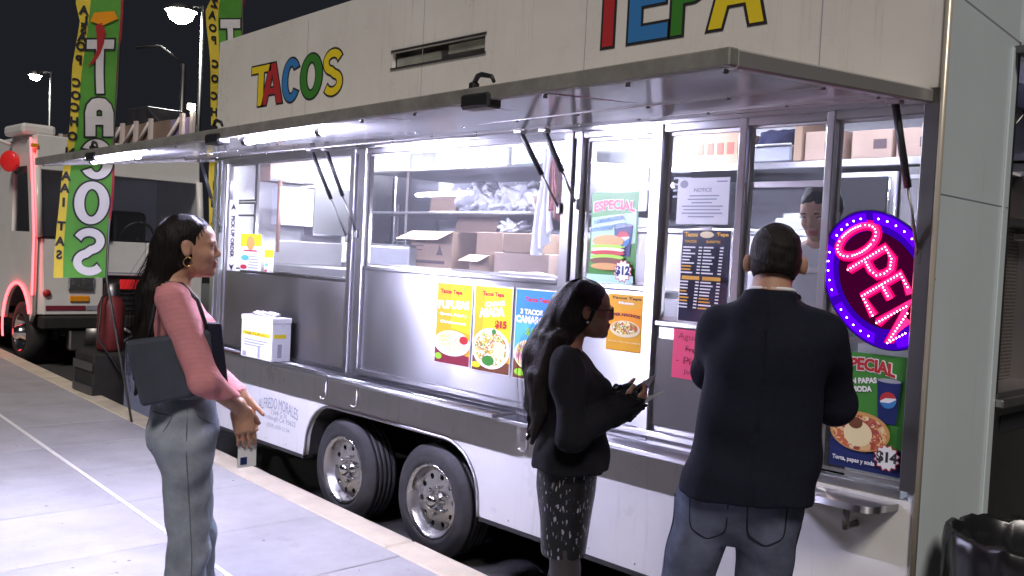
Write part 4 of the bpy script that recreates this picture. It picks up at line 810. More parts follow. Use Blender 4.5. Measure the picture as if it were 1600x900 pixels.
curve_mesh('sign_board', [oval(1.0)], mat('sign_black', (0.01, 0.008, 0.03), 0.25), t, wallM(0, 0, ys+0.004), 0.008)
def ringseg(a0, a1, k0, k1): return clip([SG(sx_*k1*math.cos(R(a)), sz_*k1*math.sin(R(a))) for a in np.linspace(a0, a1, 16)]+[SG(sx_*k0*math.cos(R(a)), sz_*k0*math.sin(R(a))) for a in np.linspace(a1, a0, 16)])
segs = [(100, 150), (158, 205), (213, 262), (270, 318), (40, 82), (-18, 30)]
curve_mesh('halo_border', [oval(0.985), oval(0.70)[::-1]], BLUH, t, wallM(0, 0, ys-0.0004))  # emissive band painting the blue halo onto the board
curve_mesh('halo_field', [oval(0.69)], glow('violet_halo_glow', (0.50, 0.0, 0.25), 0.10), t, wallM(0, 0, ys-0.0003))  # faint emissive fill standing in for the violet glow between the letters
for a0, a1 in segs:
    b_ = curve_mesh('blue_border', [ringseg(a0, a1, 0.80, 0.95)], BLU, t, wallM(0, 0, ys-0.0012), 0.002)
def dots(name, pts, m, parent, r=0.0032):
    bm = bmesh.new()
    for x, z in pts: bmesh.ops.create_icosphere(bm, subdivisions=1, radius=r, matrix=Matrix.Translation((x, ys-0.004, z)))
    o = from_bm(name, bm, m, parent); return o
for a0, a1 in segs[:5]:
    pts = []
    for a in np.linspace(a0+6, a1-6, 5):
        x, z = SG(sx_*0.88*math.cos(R(a)), sz_*0.88*math.sin(R(a)))
        if x < xF-0.008: pts.append((x, z))
    o = dots('blue_lamps', pts, BLUD, t); tag(o, kind='stuff')
GL = {'O': [[(0.5+0.5*math.cos(R(a)), 0.5+0.5*math.sin(R(a))) for a in range(0, 361, 15)]],
      'P': [[(0, 0), (0, 1), (0.6, 1), (0.95, 0.86), (1, 0.7), (0.9, 0.52), (0.55, 0.45), (0, 0.45)]],
      'E': [[(1, 0), (0, 0), (0, 1), (1, 1)], [(0, 0.52), (0.72, 0.52)]], 'N': [[(0, 0), (0, 1), (1, 0), (1, 1)]]}
lw = 0.090; lh = 0.160; u = -0.210
for ch in 'OPEN':
    w_ = lw*(1.02 if ch == 'O' else 0.9); pts_all = []
    L0 = None
    for st in GL[ch]:
        P2 = [SG(u+a*w_, (b-0.5)*lh) for a, b in st]
        P2 = [p_ for p_ in P2]
        P3 = [(min(x, xF-0.012), ys-0.003, z) for x, z in P2]
        o = tube('letter', P3, 0.0120, RED, t, 6)
        L0 = o
        wd = [ (x, ys-0.0016-0.0002*len(pts_all)/100, z) for x, _, z in P3 ]
        rb = []
        for i_, p_ in enumerate(wd):
            a_, b2 = wd[max(i_-1, 0)], wd[min(i_+1, len(wd)-1)]; dx_, dz_ = b2[0]-a_[0], b2[2]-a_[2]; n2 = math.hypot(dx_, dz_) or 1
            rb += [(min(p_[0]-dz_/n2*0.019, xF-0.004), p_[1], p_[2]+dx_/n2*0.019), (min(p_[0]+dz_/n2*0.019, xF-0.004), p_[1], p_[2]-dx_/n2*0.019)]
        mk('halo_ribbon', rb, [(2*i_, 2*i_+1, 2*i_+3, 2*i_+2) for i_ in range(len(wd)-1)], REDH, o)  # flat emissive ribbon painting the red halo around the letter
        for (xa, za), (xb, zb_) in zip(P2, P2[1:]):
            d_ = math.hypot(xb-xa, zb_-za); n_ = max(1, round(d_/0.0125))
            for i in range(n_):
                x_, z_ = xa+(xb-xa)*i/n_, za+(zb_-za)*i/n_
                if x_ < xF-0.012: pts_all.append((x_, z_))
    bm = bmesh.new()
    for x, z in pts_all: bmesh.ops.create_icosphere(bm, subdivisions=1, radius=0.0033, matrix=Matrix.Translation((x, ys-0.0135, z)))
    tag(from_bm('red_lamps', bm, REDD, L0), kind='stuff')
    u += w_+0.030
tube('sign_cord', [SG(0.1, 0.17)[:1]+(ys-0.002,)+SG(0.1, 0.17)[1:], (xF-0.004, ys-0.002, czp+0.3)], 0.003, M_['black'], t, 5)
# ------------------------------------------------------------------ rubbish bin with black bag
q = onZ(1612, 838, 0.86); bc = (q[0], q[1])
t = thing('rubbish_bin', 'round black rubbish bin lined with a shiny black bag', 'bin', (bc[0], bc[1], 0.0))
lathe('bin_body', [(0.0, 0.001), (0.0, 0.20), (0.80, 0.245), (0.80, 0.235), (0.05, 0.19)], (bc[0], bc[1], 0.0), (0, 0, 1), mat('bin_plastic', (0.045, 0.045, 0.05), 0.5), t, 40)
def bag_ring():
    V = []; Fc = []; n = 72; prof = [(0.56, 0.262), (0.66, 0.268), (0.74, 0.266), (0.80, 0.268), (0.845, 0.262), (0.862, 0.25), (0.85, 0.235), (0.78, 0.225), (0.66, 0.20), (0.52, 0.12), (0.50, 0.0)]
    for k in range(n):
        a = 2*math.pi*k/n
        for i, (z, r_) in enumerate(prof):
            w_ = (0.007*math.sin(a*9+0.6*i)+0.005*math.sin(a*17+0.8*i)+0.003*math.sin(a*31))*(1.0 if i < 9 else 0.4)
            V.append((bc[0]+(r_+w_*0.8)*math.cos(a), bc[1]+(r_+w_*0.8)*math.sin(a), z+w_*0.9))
    m = len(prof)
    for k in range(n):
        for i in range(m-1): Fc.append((k*m+i, ((k+1) % n)*m+i, ((k+1) % n)*m+i+1, k*m+i+1))
    return V, Fc
V, Fc = bag_ring(); mk('bin_bag', V, Fc, mat('black_bag', (0.012, 0.012, 0.014), 0.28, bump=0.15, bscale=14, spec=0.6), t, True)
# ------------------------------------------------------------------ feather banners (seen from the back, lettering mirrored)
def faceX(x): return Matrix(((0, 0, 1, x), (1, 0, 0, 0), (0, 1, 0, 0), (0, 0, 0, 1)))
def yz(px_, py_, X): q = onX(px_, py_, X); return (q[1], q[2])
M_['ban_green'] = mat('banner_green', (0.10, 0.34, 0.045), 0.6, var=0.18, vscale=4, bump=0.05, bscale=8)
M_['ban_yellow'] = mat('banner_yellow', (0.78, 0.60, 0.06), 0.6, var=0.1, vscale=4)
M_['ban_red'] = mat('banner_red', (0.38, 0.03, 0.05), 0.6, var=0.2)
M_['ban_white'] = mat('banner_white', (0.76, 0.74, 0.76), 0.6, var=0.04)
def strip(name, X, rows, m, parent, sag=0.02, th=0.003):
    """rows of (py, px_left, px_right) -> wavy cloth strip of two skins on the plane X"""
    V = []; n = 8; Fc = []
    R_ = []
    for (ya, la, ra), (yb, lb, rb) in zip(rows, rows[1:]):
        k = max(1, int(abs(yb-ya)/14))
        for i in range(k): f = i/k; R_.append((ya+(yb-ya)*f, la+(lb-la)*f, ra+(rb-ra)*f))
    R_.append(rows[-1])
    for s in (0, 1):
        for (py_, l, r_) in R_:
            for i in range(n+1):
                q = yz(l+(r_-l)*i/n, py_, X); V.append((X-th*s+wave(q[0], q[1], sag), q[0], q[1]))
    o_ = len(R_)*(n+1)
    for s in (0, 1):
        for j in range(len(R_)-1):
            for i in range(n):
                a = s*o_+j*(n+1)+i; f = (a, a+1, a+n+2, a+n+1); Fc.append(f if s == 0 else f[::-1])
    return mk(name, V, Fc, m, parent, True)
def wave(y, z, sag): return sag*math.sin(z*4.1+y*3.0)+0.5*sag*math.sin(z*9.0-y*5)
def shift(o, sag):
    for v in o.data.vertices: v.co.x += wave(v.co.y, v.co.z, sag)
def sub2(loops, n=6):
    out = []
    for lp in loops:
        q = []
        for a, b in zip(lp, lp[1:]+lp[:1]):
            for i in range(n): q.append((a[0]+(b[0]-a[0])*i/n, a[1]+(b[1]-a[1])*i/n))
        out.append(q)
    return out
def ban_letter(ch, X, rect, parent, sag):
    l, r_, t_, b_ = rect; pl = poly_stroke(ch)
    if ch == 'A': pl = [[(0.02, 0), (0.36, 0), (0.36, 0.30), (0.64, 0.30), (0.64, 0), (0.98, 0), (0.98, 0.62), (0.9, 0.82), (0.72, 0.97), (0.5, 1.0), (0.28, 0.97), (0.1, 0.82), (0.02, 0.62)], [(0.40, 0.52), (0.60, 0.52), (0.60, 0.66), (0.5, 0.70), (0.40, 0.66)]]
    lo = [[yz(r_-(r_-l)*u, b_-(b_-t_)*v, X) for u, v in lp] for lp in sub2(pl, 4)]
    a = curve_mesh('letter', lo, M_['ban_white'], parent, faceX(X+0.007), 0.001); shift(a, sag)
    c = curve_mesh('letter_outline', lo, M_['ink'], a, faceX(X+0.0035), 0.001, 0.014); shift(c, sag)
def small_letter(ch, X, px_, py_, h, parent, sag):
    y, z = yz(px_, py_, X); k = 1.0/150
    M = faceX(X+0.005) @ Matrix.Translation((y, z, 0)) @ Matrix.Scale(-1, 4, (1, 0, 0))
    o = text('small_letter', ch, M, None, h, M_['ink'], parent, 0.05)
    if o: shift(o, sag)
def banner(label, X, left, mid, right, letters, smalls, base, pole_top):
    sag = 0.018
    t = thing('feather_banner', label, 'banner', (X, base[0], base[1]), 'feather banners beyond the trailer')
    strip('yellow_strip', X, [(y, l, m) for y, l, m in zip(left[0], left[1], mid)], M_['ban_yellow'], t, sag)
    strip('green_field', X, [(y, m, r_-4) for y, m, r_ in zip(left[0], mid, right)], M_['ban_green'], t, sag)
    strip('red_sleeve', X, [(y, r_-4, r_) for y, r_ in zip(left[0], right)], M_['ban_red'], t, sag)
    for ch, rect in letters: ban_letter(ch, X, rect, t, sag)
    for ch, a, b in smalls: small_letter(ch, X, a, b, 0.075, t, sag)
    pts = [(X-0.008, *yz(r_-2, y, X)) for y, r_ in zip(left[0], right)]
    tube('pole', [(X-0.008, base[0], base[1])]+pts[::-1], 0.011, M_['steeld'], t, 8)
    return t
ly = [-150, -110, -70, -30, 5, 33, 67, 100, 150, 201, 283, 350, 434]
l1 = [172, 150, 132, 121, 119, 125, 120, 115, 112, 107, 96, 90, 84]
m1 = [178, 166, 150, 143, 141, 138, 135, 131, 125, 119, 107, 103, 99]
r1 = [184, 192, 194, 193, 191, 190, 189, 188, 185, 181, 177, 173, 169]
sm = list(zip('ALSAOPCOCHONAAITAS', [16, 32, 46, 58, 72, 93, 129, 149, 168, 190, 213, 238, 275, 294, 316, 353, 377, 398]))
cxs = lambda y: (np.interp(y, ly, l1)+np.interp(y, ly, m1))/2
XB = -7.9
pb = (yz(205, 600, XB)[0]+0.02, SW)
tb = banner('tall green and yellow feather banner with mirrored TACOS standing beyond the awning end', XB, (ly, l1), m1, r1,
       [('T', (136, 178, 62, 146)), ('A', (131, 178, 153, 213)), ('C', (123, 176, 219, 279)), ('O', (115, 169, 285, 349)), ('S', (115, 165, 358, 429))],
       [(c, cxs(y), y) for c, y in sm], pb, None)
ch = [yz(a, b, XB) for a, b in ((148, 40), (158, 36), (164, 50), (162, 68), (157, 84), (148, 98), (138, 104), (146, 92), (152, 78), (151, 60))]
shift(curve_mesh('chili_print', [ch], M_['p_red'], tb, faceX(XB+0.009), 0.001), 0.018)
shift(curve_mesh('chili_print', [[yz(a, b, XB) for a, b in ((146, 20), (176, 18), (182, 30), (160, 40), (140, 34))]], M_['p_orange'], tb, faceX(XB+0.009), 0.001), 0.018)
l2 = [355, 346, 338, 334, 330, 323, 327, 328, 328, 329, 328, 326, 326]
m2 = [358, 352, 347, 345, 344, 343, 343, 342, 340, 337, 343, 344, 344]
r2 = [368, 380, 383, 383, 382, 382, 382, 382, 382, 382, 382, 380, 378]
ly2 = [-150, -110, -70, -30, 0, 16, 67, 100, 133, 178, 300, 390, 470]
c2 = lambda y: (np.interp(y, ly2, l2)+np.interp(y, ly2, m2))/2
banner('green and yellow feather banner half hidden behind the trailer corner', -8.2, (ly2, l2), m2, r2, [('T', (346, 376, 30, 110))],
       [(c, c2(y), y) for c, y in zip('ZAOPCOCHINATAS', [5, 23, 43, 62, 100, 123, 150, 175, 290, 318, 345, 372, 400, 426])], (yz(380, 470, -8.2)[0]+0.02, 0.0), None)
# grey weighted stand and gas bottle between the vehicles
q = onZ(217, 655, 0.0)
t = thing('grey_cabinet', 'tall grey metal cabinet standing by the kerb behind the banner', 'cabinet', (q[0], q[1], 0))
k = 1.0
hexa('cabinet_body', [(q[0]-0.25, q[1]-0.02, 0), (q[0]+0.05, q[1]-0.17, 0), (q[0]+0.1, q[1]+0.15, 0), (q[0]-0.2, q[1]+0.3, 0), (q[0]-0.25, q[1]-0.02, 0.72), (q[0]+0.05, q[1]-0.17, 0.72), (q[0]+0.1, q[1]+0.15, 0.72), (q[0]-0.2, q[1]+0.3, 0.72)], mat('grey_blue_metal', (0.22, 0.24, 0.30), 0.5, 0.2, var=0.15), t, 0.01)
tube('cabinet_post', [(q[0]-0.05, q[1]+0.02, 0.72), (q[0]-0.05, q[1]+0.02, 1.10)], 0.05, M_['steeld'], t, 10)
g = onX(173, 505, -9.6)
t = thing('gas_bottle', 'red gas bottle standing on a crate between the two food vehicles', 'gas bottle', (g[0], g[1], 0.55))
lathe('bottle_body', [(0.0, 0.001), (0.0, 0.11), (0.03, 0.13), (0.45, 0.13), (0.53, 0.10), (0.58, 0.04), (0.62, 0.035)], (g[0], g[1], 0.55), (0, 0, 1), mat('red_gas_paint', (0.16, 0.02, 0.02), 0.5, var=0.3), t, 24)
lathe('bottle_collar', [(0.56, 0.075), (0.68, 0.075), (0.68, 0.068), (0.56, 0.068)], (g[0], g[1], 0.55), (0, 0, 1), M_['steeld'], t, 16)
tube('gas_hose', [(g[0], g[1], 1.15), (g[0]+0.15, g[1]-0.15, 1.1), (g[0]+0.2, g[1]-0.2, 0.7), (g[0]+0.5, g[1], 0.3)], 0.012, M_['black'], t, 6)
t = thing('dark_crate', 'black crate on the ground under the red gas bottle', 'crate', (g[0], g[1], 0.0))
bx('crate_body', g[0]-0.25, g[0]+0.25, g[1]-0.25, g[1]+0.25, 0.0, 0.549, M_['dark'], t, 0.02)
for z_ in (0.15, 0.38): bx('crate_slat', g[0]-0.26, g[0]+0.26, g[1]-0.262, g[1]-0.251, z_, z_+0.08, M_['steeld'], t)
# ------------------------------------------------------------------ the white step van parked beyond
XF = -12.5
V0 = onX(56, 420, XF)[1]; V1 = onX(322, 330, XF)[1]
M_['van'] = mat('van_white_paint', (0.74, 0.73, 0.71), 0.35, var=0.06, vscale=3, coat=0.2)
NEON = glow('red_neon_light', (1.0, 0.06, 0.07), 8.0)
vz = lambda a, b: onX(a, b, XF)[2]
vy = lambda a, b: onX(a, b, XF)[1]
zroof = vz(110, 213); zw1 = vz(110, 268); zw1r = vz(318, 290); zw0 = vz(110, 370); zb_ = vz(100, 492)
t = V = thing('step_van', 'white step van food truck with red neon edging parked behind the trailer', 'van', (XF-2.5, (V0+V1)/2, 0))
XBk = XF-6.0
wx = onY(40, 500, V0)[0]; wr = 0.42; wxc = XF-0.62
# side facing the pavement, with a door window and a wheel arch
side = [(XBk, zb_-0.12), (wxc-0.55, zb_-0.12)]+[(wxc+0.52*math.cos(R(a)), 0.50+0.52*math.sin(R(a))) for a in range(170, 9, -16)]+[(XF-0.02, zb_), (XF-0.02, zw0), (XF-0.25, zroof-0.06), (XBk, zroof-0.02)]
dw = [(XF-0.22, zw0+0.04), (XF-0.40, zw1+0.05), (XF-0.95, zw1+0.05), (XF-0.95, zw0+0.04)]
curve_mesh('body_side', [side, dw], M_['van'], V, wallM(0, 0, V0), 0.04)
bx('door_window', XF-0.95, XF-0.22, V0+0.005, V0+0.012, zw0+0.03, zw1+0.05, M_['tint'], V)
bx('side_hatch', XF-4.2, XF-1.6, V0-0.03, V0-0.022, zw0-0.1, zw1+0.1, M_['steel'], V)
bx('body_side', XBk, XF-0.25, V1-0.03, V1, zb_-0.1, zroof-0.03, M_['van'], V); bx('body_back', XBk-0.04, XBk-0.001, V0, V1, zb_-0.1, zroof-0.03, M_['van'], V)
bx('roof', XBk, XF-0.30, V0+0.021, V1-0.031, zroof-0.06, zroof, M_['van'], V, 0.01)
bx('roof_vent', XF-1.1, XF-0.35, vy(48, 205), vy(103, 205), zroof+0.001, zroof+0.14, M_['van'], V, 0.04, 2)
# front: brow, windscreen, hood
def xq(name, pts, m, parent=V): return mk(name, [(x, y, z) for x, y, z in pts], [tuple(range(len(pts)))], m, parent)
hexa('front_brow', [(XF-0.16, V0+0.022, zw1), (XF-0.16, V1-0.031, zw1), (XF-0.30, V1-0.031, zw1), (XF-0.30, V0+0.022, zw1), (XF-0.20, V0+0.022, zroof), (XF-0.20, V1-0.031, zroof), (XF-0.30, V1-0.031, zroof), (XF-0.30, V0+0.022, zroof)], M_['van'], V, 0.01)
ym = vy(172, 330)
for a, b in ((V0+0.06, ym-0.04), (ym+0.04, V1-0.07)):
    hexa('windscreen', [(XF-0.02, a, zw0), (XF-0.02, b, zw0), (XF-0.04, b, zw0), (XF-0.04, a, zw0), (XF-0.17, a, zw1), (XF-0.17, b, zw1), (XF-0.19, b, zw1), (XF-0.19, a, zw1)], M_['tint'], V)
    tube('wiper', [(XF+0.0, (a+b)/2+0.3, zw0+0.01), (XF-0.08, (a+b)/2+0.05, zw0+0.35)], 0.008, M_['black'], V, 5)
for a in (V0+0.03, ym, V1-0.04):
    tube('screen_post', [(XF-0.01, a, zw0-0.02), (XF-0.165, a, zw1+0.02)], 0.045, M_['black'] if a == ym else M_['van'], V, 8)
bx('windscreen_gasket', XF-0.05, XF-0.012, V0+0.05, V1-0.05, zw0-0.03, zw0-0.002, M_['black'], V)
hx0 = vy(160, 470); hx1 = V1-(hx0-V0)
hexa('hood_panel', [(XF-0.10, V0+0.022, zb_), (XF+0.03, V0+0.1, zb_), (XF+0.03, hx0, zb_), (XF-0.10, hx0, zb_), (XF-0.10, V0+0.022, zw0-0.03), (XF-0.02, V0+0.06, zw0-0.03), (XF-0.02, hx0, zw0-0.03), (XF-0.10, hx0, zw0-0.03)], M_['van'], V, 0.012)
zg = vz(240, 432)
bx('hood_panel', XF-0.10, XF-0.01, hx0+0.005, hx1-0.005, zg, zw0-0.031, M_['van'], V, 0.01)
bx('hood_panel', XF-0.10, XF+0.01, hx1, V1-0.02, zb_, zw0-0.032, M_['van'], V, 0.012)
bx('hood_seam', XF-0.012, XF-0.006, hx0+0.01, hx1-0.01, zg+0.03, zg+0.045, M_['greyink'], V)
gr = bx('grille', XF-0.12, XF-0.05, hx0, hx1, zb_, zg-0.004, M_['dark'], V)
for i in range(6): bx('grille_bar', XF-0.05, XF-0.03, hx0+0.05, hx1-0.05, zb_+0.06+0.07*i, zb_+0.075+0.07*i, M_['steeld'], gr)
bx('red_marker', XF-0.03, XF-0.005, vy(188, 440), vy(228, 440), vz(200, 452), vz(200, 437), mat('red_lens', (0.5, 0.02, 0.03), 0.2, emit=(1, 0.03, 0.03), estr=0.3), V, 0.006)
for cy in (vy(125, 440), V1-(vy(125, 440)-V0)):
    zc = vz(125, 441)
    h_ = bx('headlight', XF+0.028, XF+0.05, cy-0.16, cy+0.16, zc-0.10, zc+0.10, M_['chrome'], V, 0.02, 2)
    for s in (-0.07, 0.07): lathe('headlight_lens', [(0.0, 0.065), (0.015, 0.05), (0.022, 0.001)], (XF+0.05, cy+s, zc), (1, 0, 0), M_['glass'], h_, 18)
    bx('turn_signal', XF+0.028, XF+0.045, cy-0.13, cy+0.11, zc-0.25, zc-0.17, M_['p_orange'], V, 0.01)
bx('reflector_strip', XF+0.031, XF+0.036, V0+0.12, hx0-0.22, zb_+0.06, zb_+0.12, M_['p_maroon'], V); bx('reflector_strip', XF+0.031, XF+0.036, hx0-0.21, hx0-0.02, zb_+0.06, zb_+0.12, M_['greyink'], V)
lathe('side_marker', [(0, 0.05), (0.02, 0.04), (0.025, 0.001)], (XF+0.03, vy(72, 458), vz(72, 458)), (1, 0, 0), M_['p_red'], V, 12)
bx('clearance_light', XF-0.20, XF-0.165, vy(56, 226), vy(68, 226), vz(62, 229), vz(62, 223), M_['p_orange'], V, 0.004)
bx('bumper', XF-0.05, XF+0.16, V0+0.05, V1-0.05, zb_-0.17, zb_-0.01, M_['dark'], V, 0.02); bx('tow_plate', XF-0.02, XF+0.10, vy(105, 510), vy(150, 510), zb_-0.45, zb_-0.18, M_['steel2'], V, 0.02)
lathe('winch_drum', [(0, 0.001), (0, 0.16), (0.35, 0.16), (0.35, 0.001)], (XF+0.02, vy(140, 530)-0.1, 0.42), (0, 1, 0), M_['steeld'], V, 20)
tube('coupling_frame', [(XF+0.1, vy(160, 500), 0.62), (XF+0.35, vy(193, 530), 0.45), (XF+0.15, vy(165, 555), 0.22), (XF+0.1, vy(160, 500), 0.62)], 0.035, M_['steel2'], V, 8)
# wheel, seat, steering wheel
def van_wheel(x, y, s):
    w = lathe('wheel', [(-0.11, 0.24), (-0.12, 0.30), (-0.10, 0.40), (0.10, 0.40), (0.12, 0.30), (0.11, 0.24), (0.02, 0.22), (0.02, 0.001)], (x, y, 0.40), (0, s, 0), M_['rubber'], V, 36)
    lathe('wheel_cover', [(0.115, 0.24), (0.05, 0.20), (0.04, 0.12), (0.14, 0.10), (0.19, 0.06), (0.195, 0.001)], (x, y, 0.40), (0, s, 0), M_['chrome'], w, 24)
for x in (wxc, XBk+1.3): van_wheel(x, V0+0.14, -1); van_wheel(x, V1-0.16, 1)
bx('wheel_arch_lining', wxc-0.6, wxc+0.5, V0+0.30, V0+0.33, 0.35, 1.05, M_['dark'], V); bx('chassis', XBk, XF-0.1, V0+0.34, V1-0.3, 0.40, zb_-0.13, M_['dark'], V)
bx('cab_floor', XBk, XF-0.12, V0+0.03, V1-0.03, zb_-0.12, zb_-0.06, M_['dark'], V)
bx('bulkhead', XF-1.6, XF-1.56, V0+0.03, V1-0.04, zb_, zroof-0.07, M_['inner'], V)
sy = vy(245, 330)
s_ = bx('driver_seat', XF-1.1, XF-0.9, sy-0.26, sy+0.26, zw0-0.55, zw0+0.40, M_['black'], V, 0.08, 3); bx('seat_cushion', XF-0.9, XF-0.45, sy-0.26, sy+0.26, zw0-0.55, zw0-0.4, M_['black'], V, 0.05, 2)
bx('dashboard', XF-0.5, XF-0.12, V0+0.1, V1-0.1, zw0-0.25, zw0-0.08, M_['black'], V, 0.03)
a = [(XF-0.42+0.08*math.cos(R(b)), vy(235, 350)+0.23*math.sin(R(b)), zw0+0.02+0.22*math.cos(R(b))) for b in range(0, 361, 15)]
tube('steering_wheel', a, 0.018, M_['black'], V, 6); tube('steering_column', [(XF-0.42, vy(235, 350), zw0+0.02), (XF-0.2, vy(235, 350), zw0-0.3)], 0.025, M_['black'], V, 6)
# neon edge: screen corner, front edge, wheel arch
tube('neon_tube', [(XF-0.25, V0-0.035, zroof-0.05), (XF-0.12, V0-0.035, (zroof+zw0)/2), (XF-0.0, V0-0.035, zw0), (XF+0.0, V0-0.035, zb_+0.25)], 0.013, NEON, V, 8)
tube('neon_tube', [(wxc+0.55*math.cos(R(b)), V0-0.035, 0.50+0.55*math.sin(R(b))) for b in range(200, 19, -12)], 0.013, NEON, V, 8)
mq = onY(17, 252, V0-0.1)
lathe('side_lamp', [(-0.05, 0.001), (-0.05, 0.12), (0.0, 0.14), (0.03, 0.12), (0.03, 0.001)], (mq[0], V0-0.12, mq[2]), (0.5, -0.85, 0), mat('red_round_lamp', (0.5, 0.02, 0.02), 0.3, emit=(1, 0.03, 0.03), estr=0.2), V, 24)  # round red lamp on the van's side, giving off its own light
tube('side_lamp_arm', [(mq[0]-0.05, V0-0.17, mq[2]), (mq[0]-0.1, V0, mq[2]-0.15)], 0.02, M_['steel2'], V, 6)
tube('awning_pole', [(XF-1.0, V0-0.05, zroof-0.1), (XF-2.4, V0-0.9, zroof+0.35)], 0.025, M_['van'], V, 6)
# ------------------------------------------------------------------ braced brown structure beyond the van
YB = 4.5
t = G = thing('stake_trailer', 'tall brown panelled stake trailer with white posts and diagonal braces', 'trailer', (-21, YB, 0))
gx1 = onY(301, 172, YB)[0]; gx0 = gx1-9.0; gz1 = onY(301, 172, YB)[2]; gz0 = 2.0
M_['stake'] = mat('brown_stake_panel', (0.28, 0.20, 0.16), 0.6, var=0.15, vscale=2)
nb = 9; w_ = (gx1-gx0)/nb
for i in range(nb): bx('stake_panel', gx0+i*w_+0.01, gx0+(i+1)*w_-0.01, YB+0.03, YB+0.08, gz0, gz1-0.03-0.01*i, mat('lilac_end_panel', (0.35, 0.28, 0.50), 0.6) if i == nb-1 else M_['stake'], G)
M_['stakew'] = mat('pale_brace', (0.72, 0.64, 0.62), 0.5)
posts = [onY(a, 185, YB)[0] for a in (301, 285, 236, 213, 192)]
posts += [posts[-1]-0.75*i for i in range(1, 6)]
for x in posts: bx('post', x-0.06, x+0.06, YB-0.03, YB+0.028, gz0, gz1-0.03, M_['stakew'], G)
for xa, xb in zip(posts[1:], posts[2:]): tube('brace', [(xa-0.06, YB-0.01, gz1-0.12), (xb+0.06, YB-0.01, gz1-0.12-(xa-xb)*0.62)], 0.045, M_['stakew'], G, 6)
bx('bed', gx0, gx1, YB, YB+2.3, 0.9, 1.1, M_['dark'], G); bx('lower_board', gx0, gx1, YB+0.04, YB+0.07, 1.101, gz0-0.005, M_['stake'], G)
for x in (gx0+1.2, gx0+2.3, gx1-1.2): lathe('wheel', [(-0.12, 0.001), (-0.12, 0.45), (0.12, 0.45), (0.12, 0.001)], (x, YB+0.25, 0.45), (0, 1, 0), M_['rubber'], G, 24)
lathe('marker_lamp', [(0, 0.001), (0, 0.07), (0.1, 0.07), (0.1, 0.001)], (gx1+0.05, YB-0.05, gz1), (0, 0, 1), glow('marker_lamp_light', (1, 0.9, 0.75), 30.0), G, 12)
hexa('tarpaulin', [(posts[4]-0.1, YB+0.1, gz1-0.1), (posts[2]+0.2, YB+0.1, gz1-0.1), (posts[2]+0.2, YB+0.9, gz1-0.1), (posts[4]-0.1, YB+0.9, gz1-0.1), (posts[4]-0.05, YB+0.1, gz1+0.30), (posts[2]-0.5, YB+0.1, gz1+0.28), (posts[2]-0.5, YB+0.9, gz1+0.28), (posts[4]-0.05, YB+0.9, gz1+0.30)], M_['steel2'], G, 0.03)
# ------------------------------------------------------------------ street lamps
def street_lamp(label, px_, py_, depth, r, arm=0.9, strength=900, arm2=False):
    p = CAM+_ray(px_, py_)*depth
    t = thing('street_lamp', label, 'street lamp', (p[0]+arm*0.72, p[1]+arm*0.7, 0), 'car park lamps')
    bxp = (p[0]+arm*0.72, p[1]+arm*0.7)
    tube('pole', [(bxp[0], bxp[1], 0), (bxp[0], bxp[1], p[2]+0.25)], [0.11, 0.07], M_['steeld'], t, 10)
    tube('arm', [(bxp[0], bxp[1], p[2]+0.2), (p[0], p[1], p[2]+0.2)], 0.04, M_['steeld'], t, 8)
    h_ = lathe('lamp_head', [(0.0, r*1.15), (0.22, r*0.9), (0.26, 0.03)], (p[0], p[1], p[2]), (0, 0, 1), M_['steeld'], t, 20)
    lathe('lamp_globe', [(-r*0.9, 0.001), (-r*0.85, r*0.35), (-r*0.55, r*0.8), (0.0, r)], (p[0], p[1], p[2]), (0, 0, 1), glow('street_lamp_light', (0.93, 1.0, 0.96), strength), h_, 20)
    return t
street_lamp('bright lamp on a tall pole between the two feather banners', 283, 18, 38.0, 0.55, strength=260)
street_lamp('smaller lit lamp on a pole beyond the white van roof', 55, 118, 52.0, 0.30, strength=260)
p1, p2 = CAM+_ray(213, 75)*33, CAM+_ray(287, 100)*33
t = thing('mast_arm', 'unlit dark pole with a long curved arm beyond the van', 'pole', (p2[0], p2[1], 0))
tube('pole', [(p2[0], p2[1], 0), tuple(p2)], 0.09, M_['steeld'], t, 8); tube('arm', [tuple(p2), tuple((p1+p2)/2+np.array([0, 0, 0.35])), tuple(p1)], 0.05, M_['steeld'], t, 8)
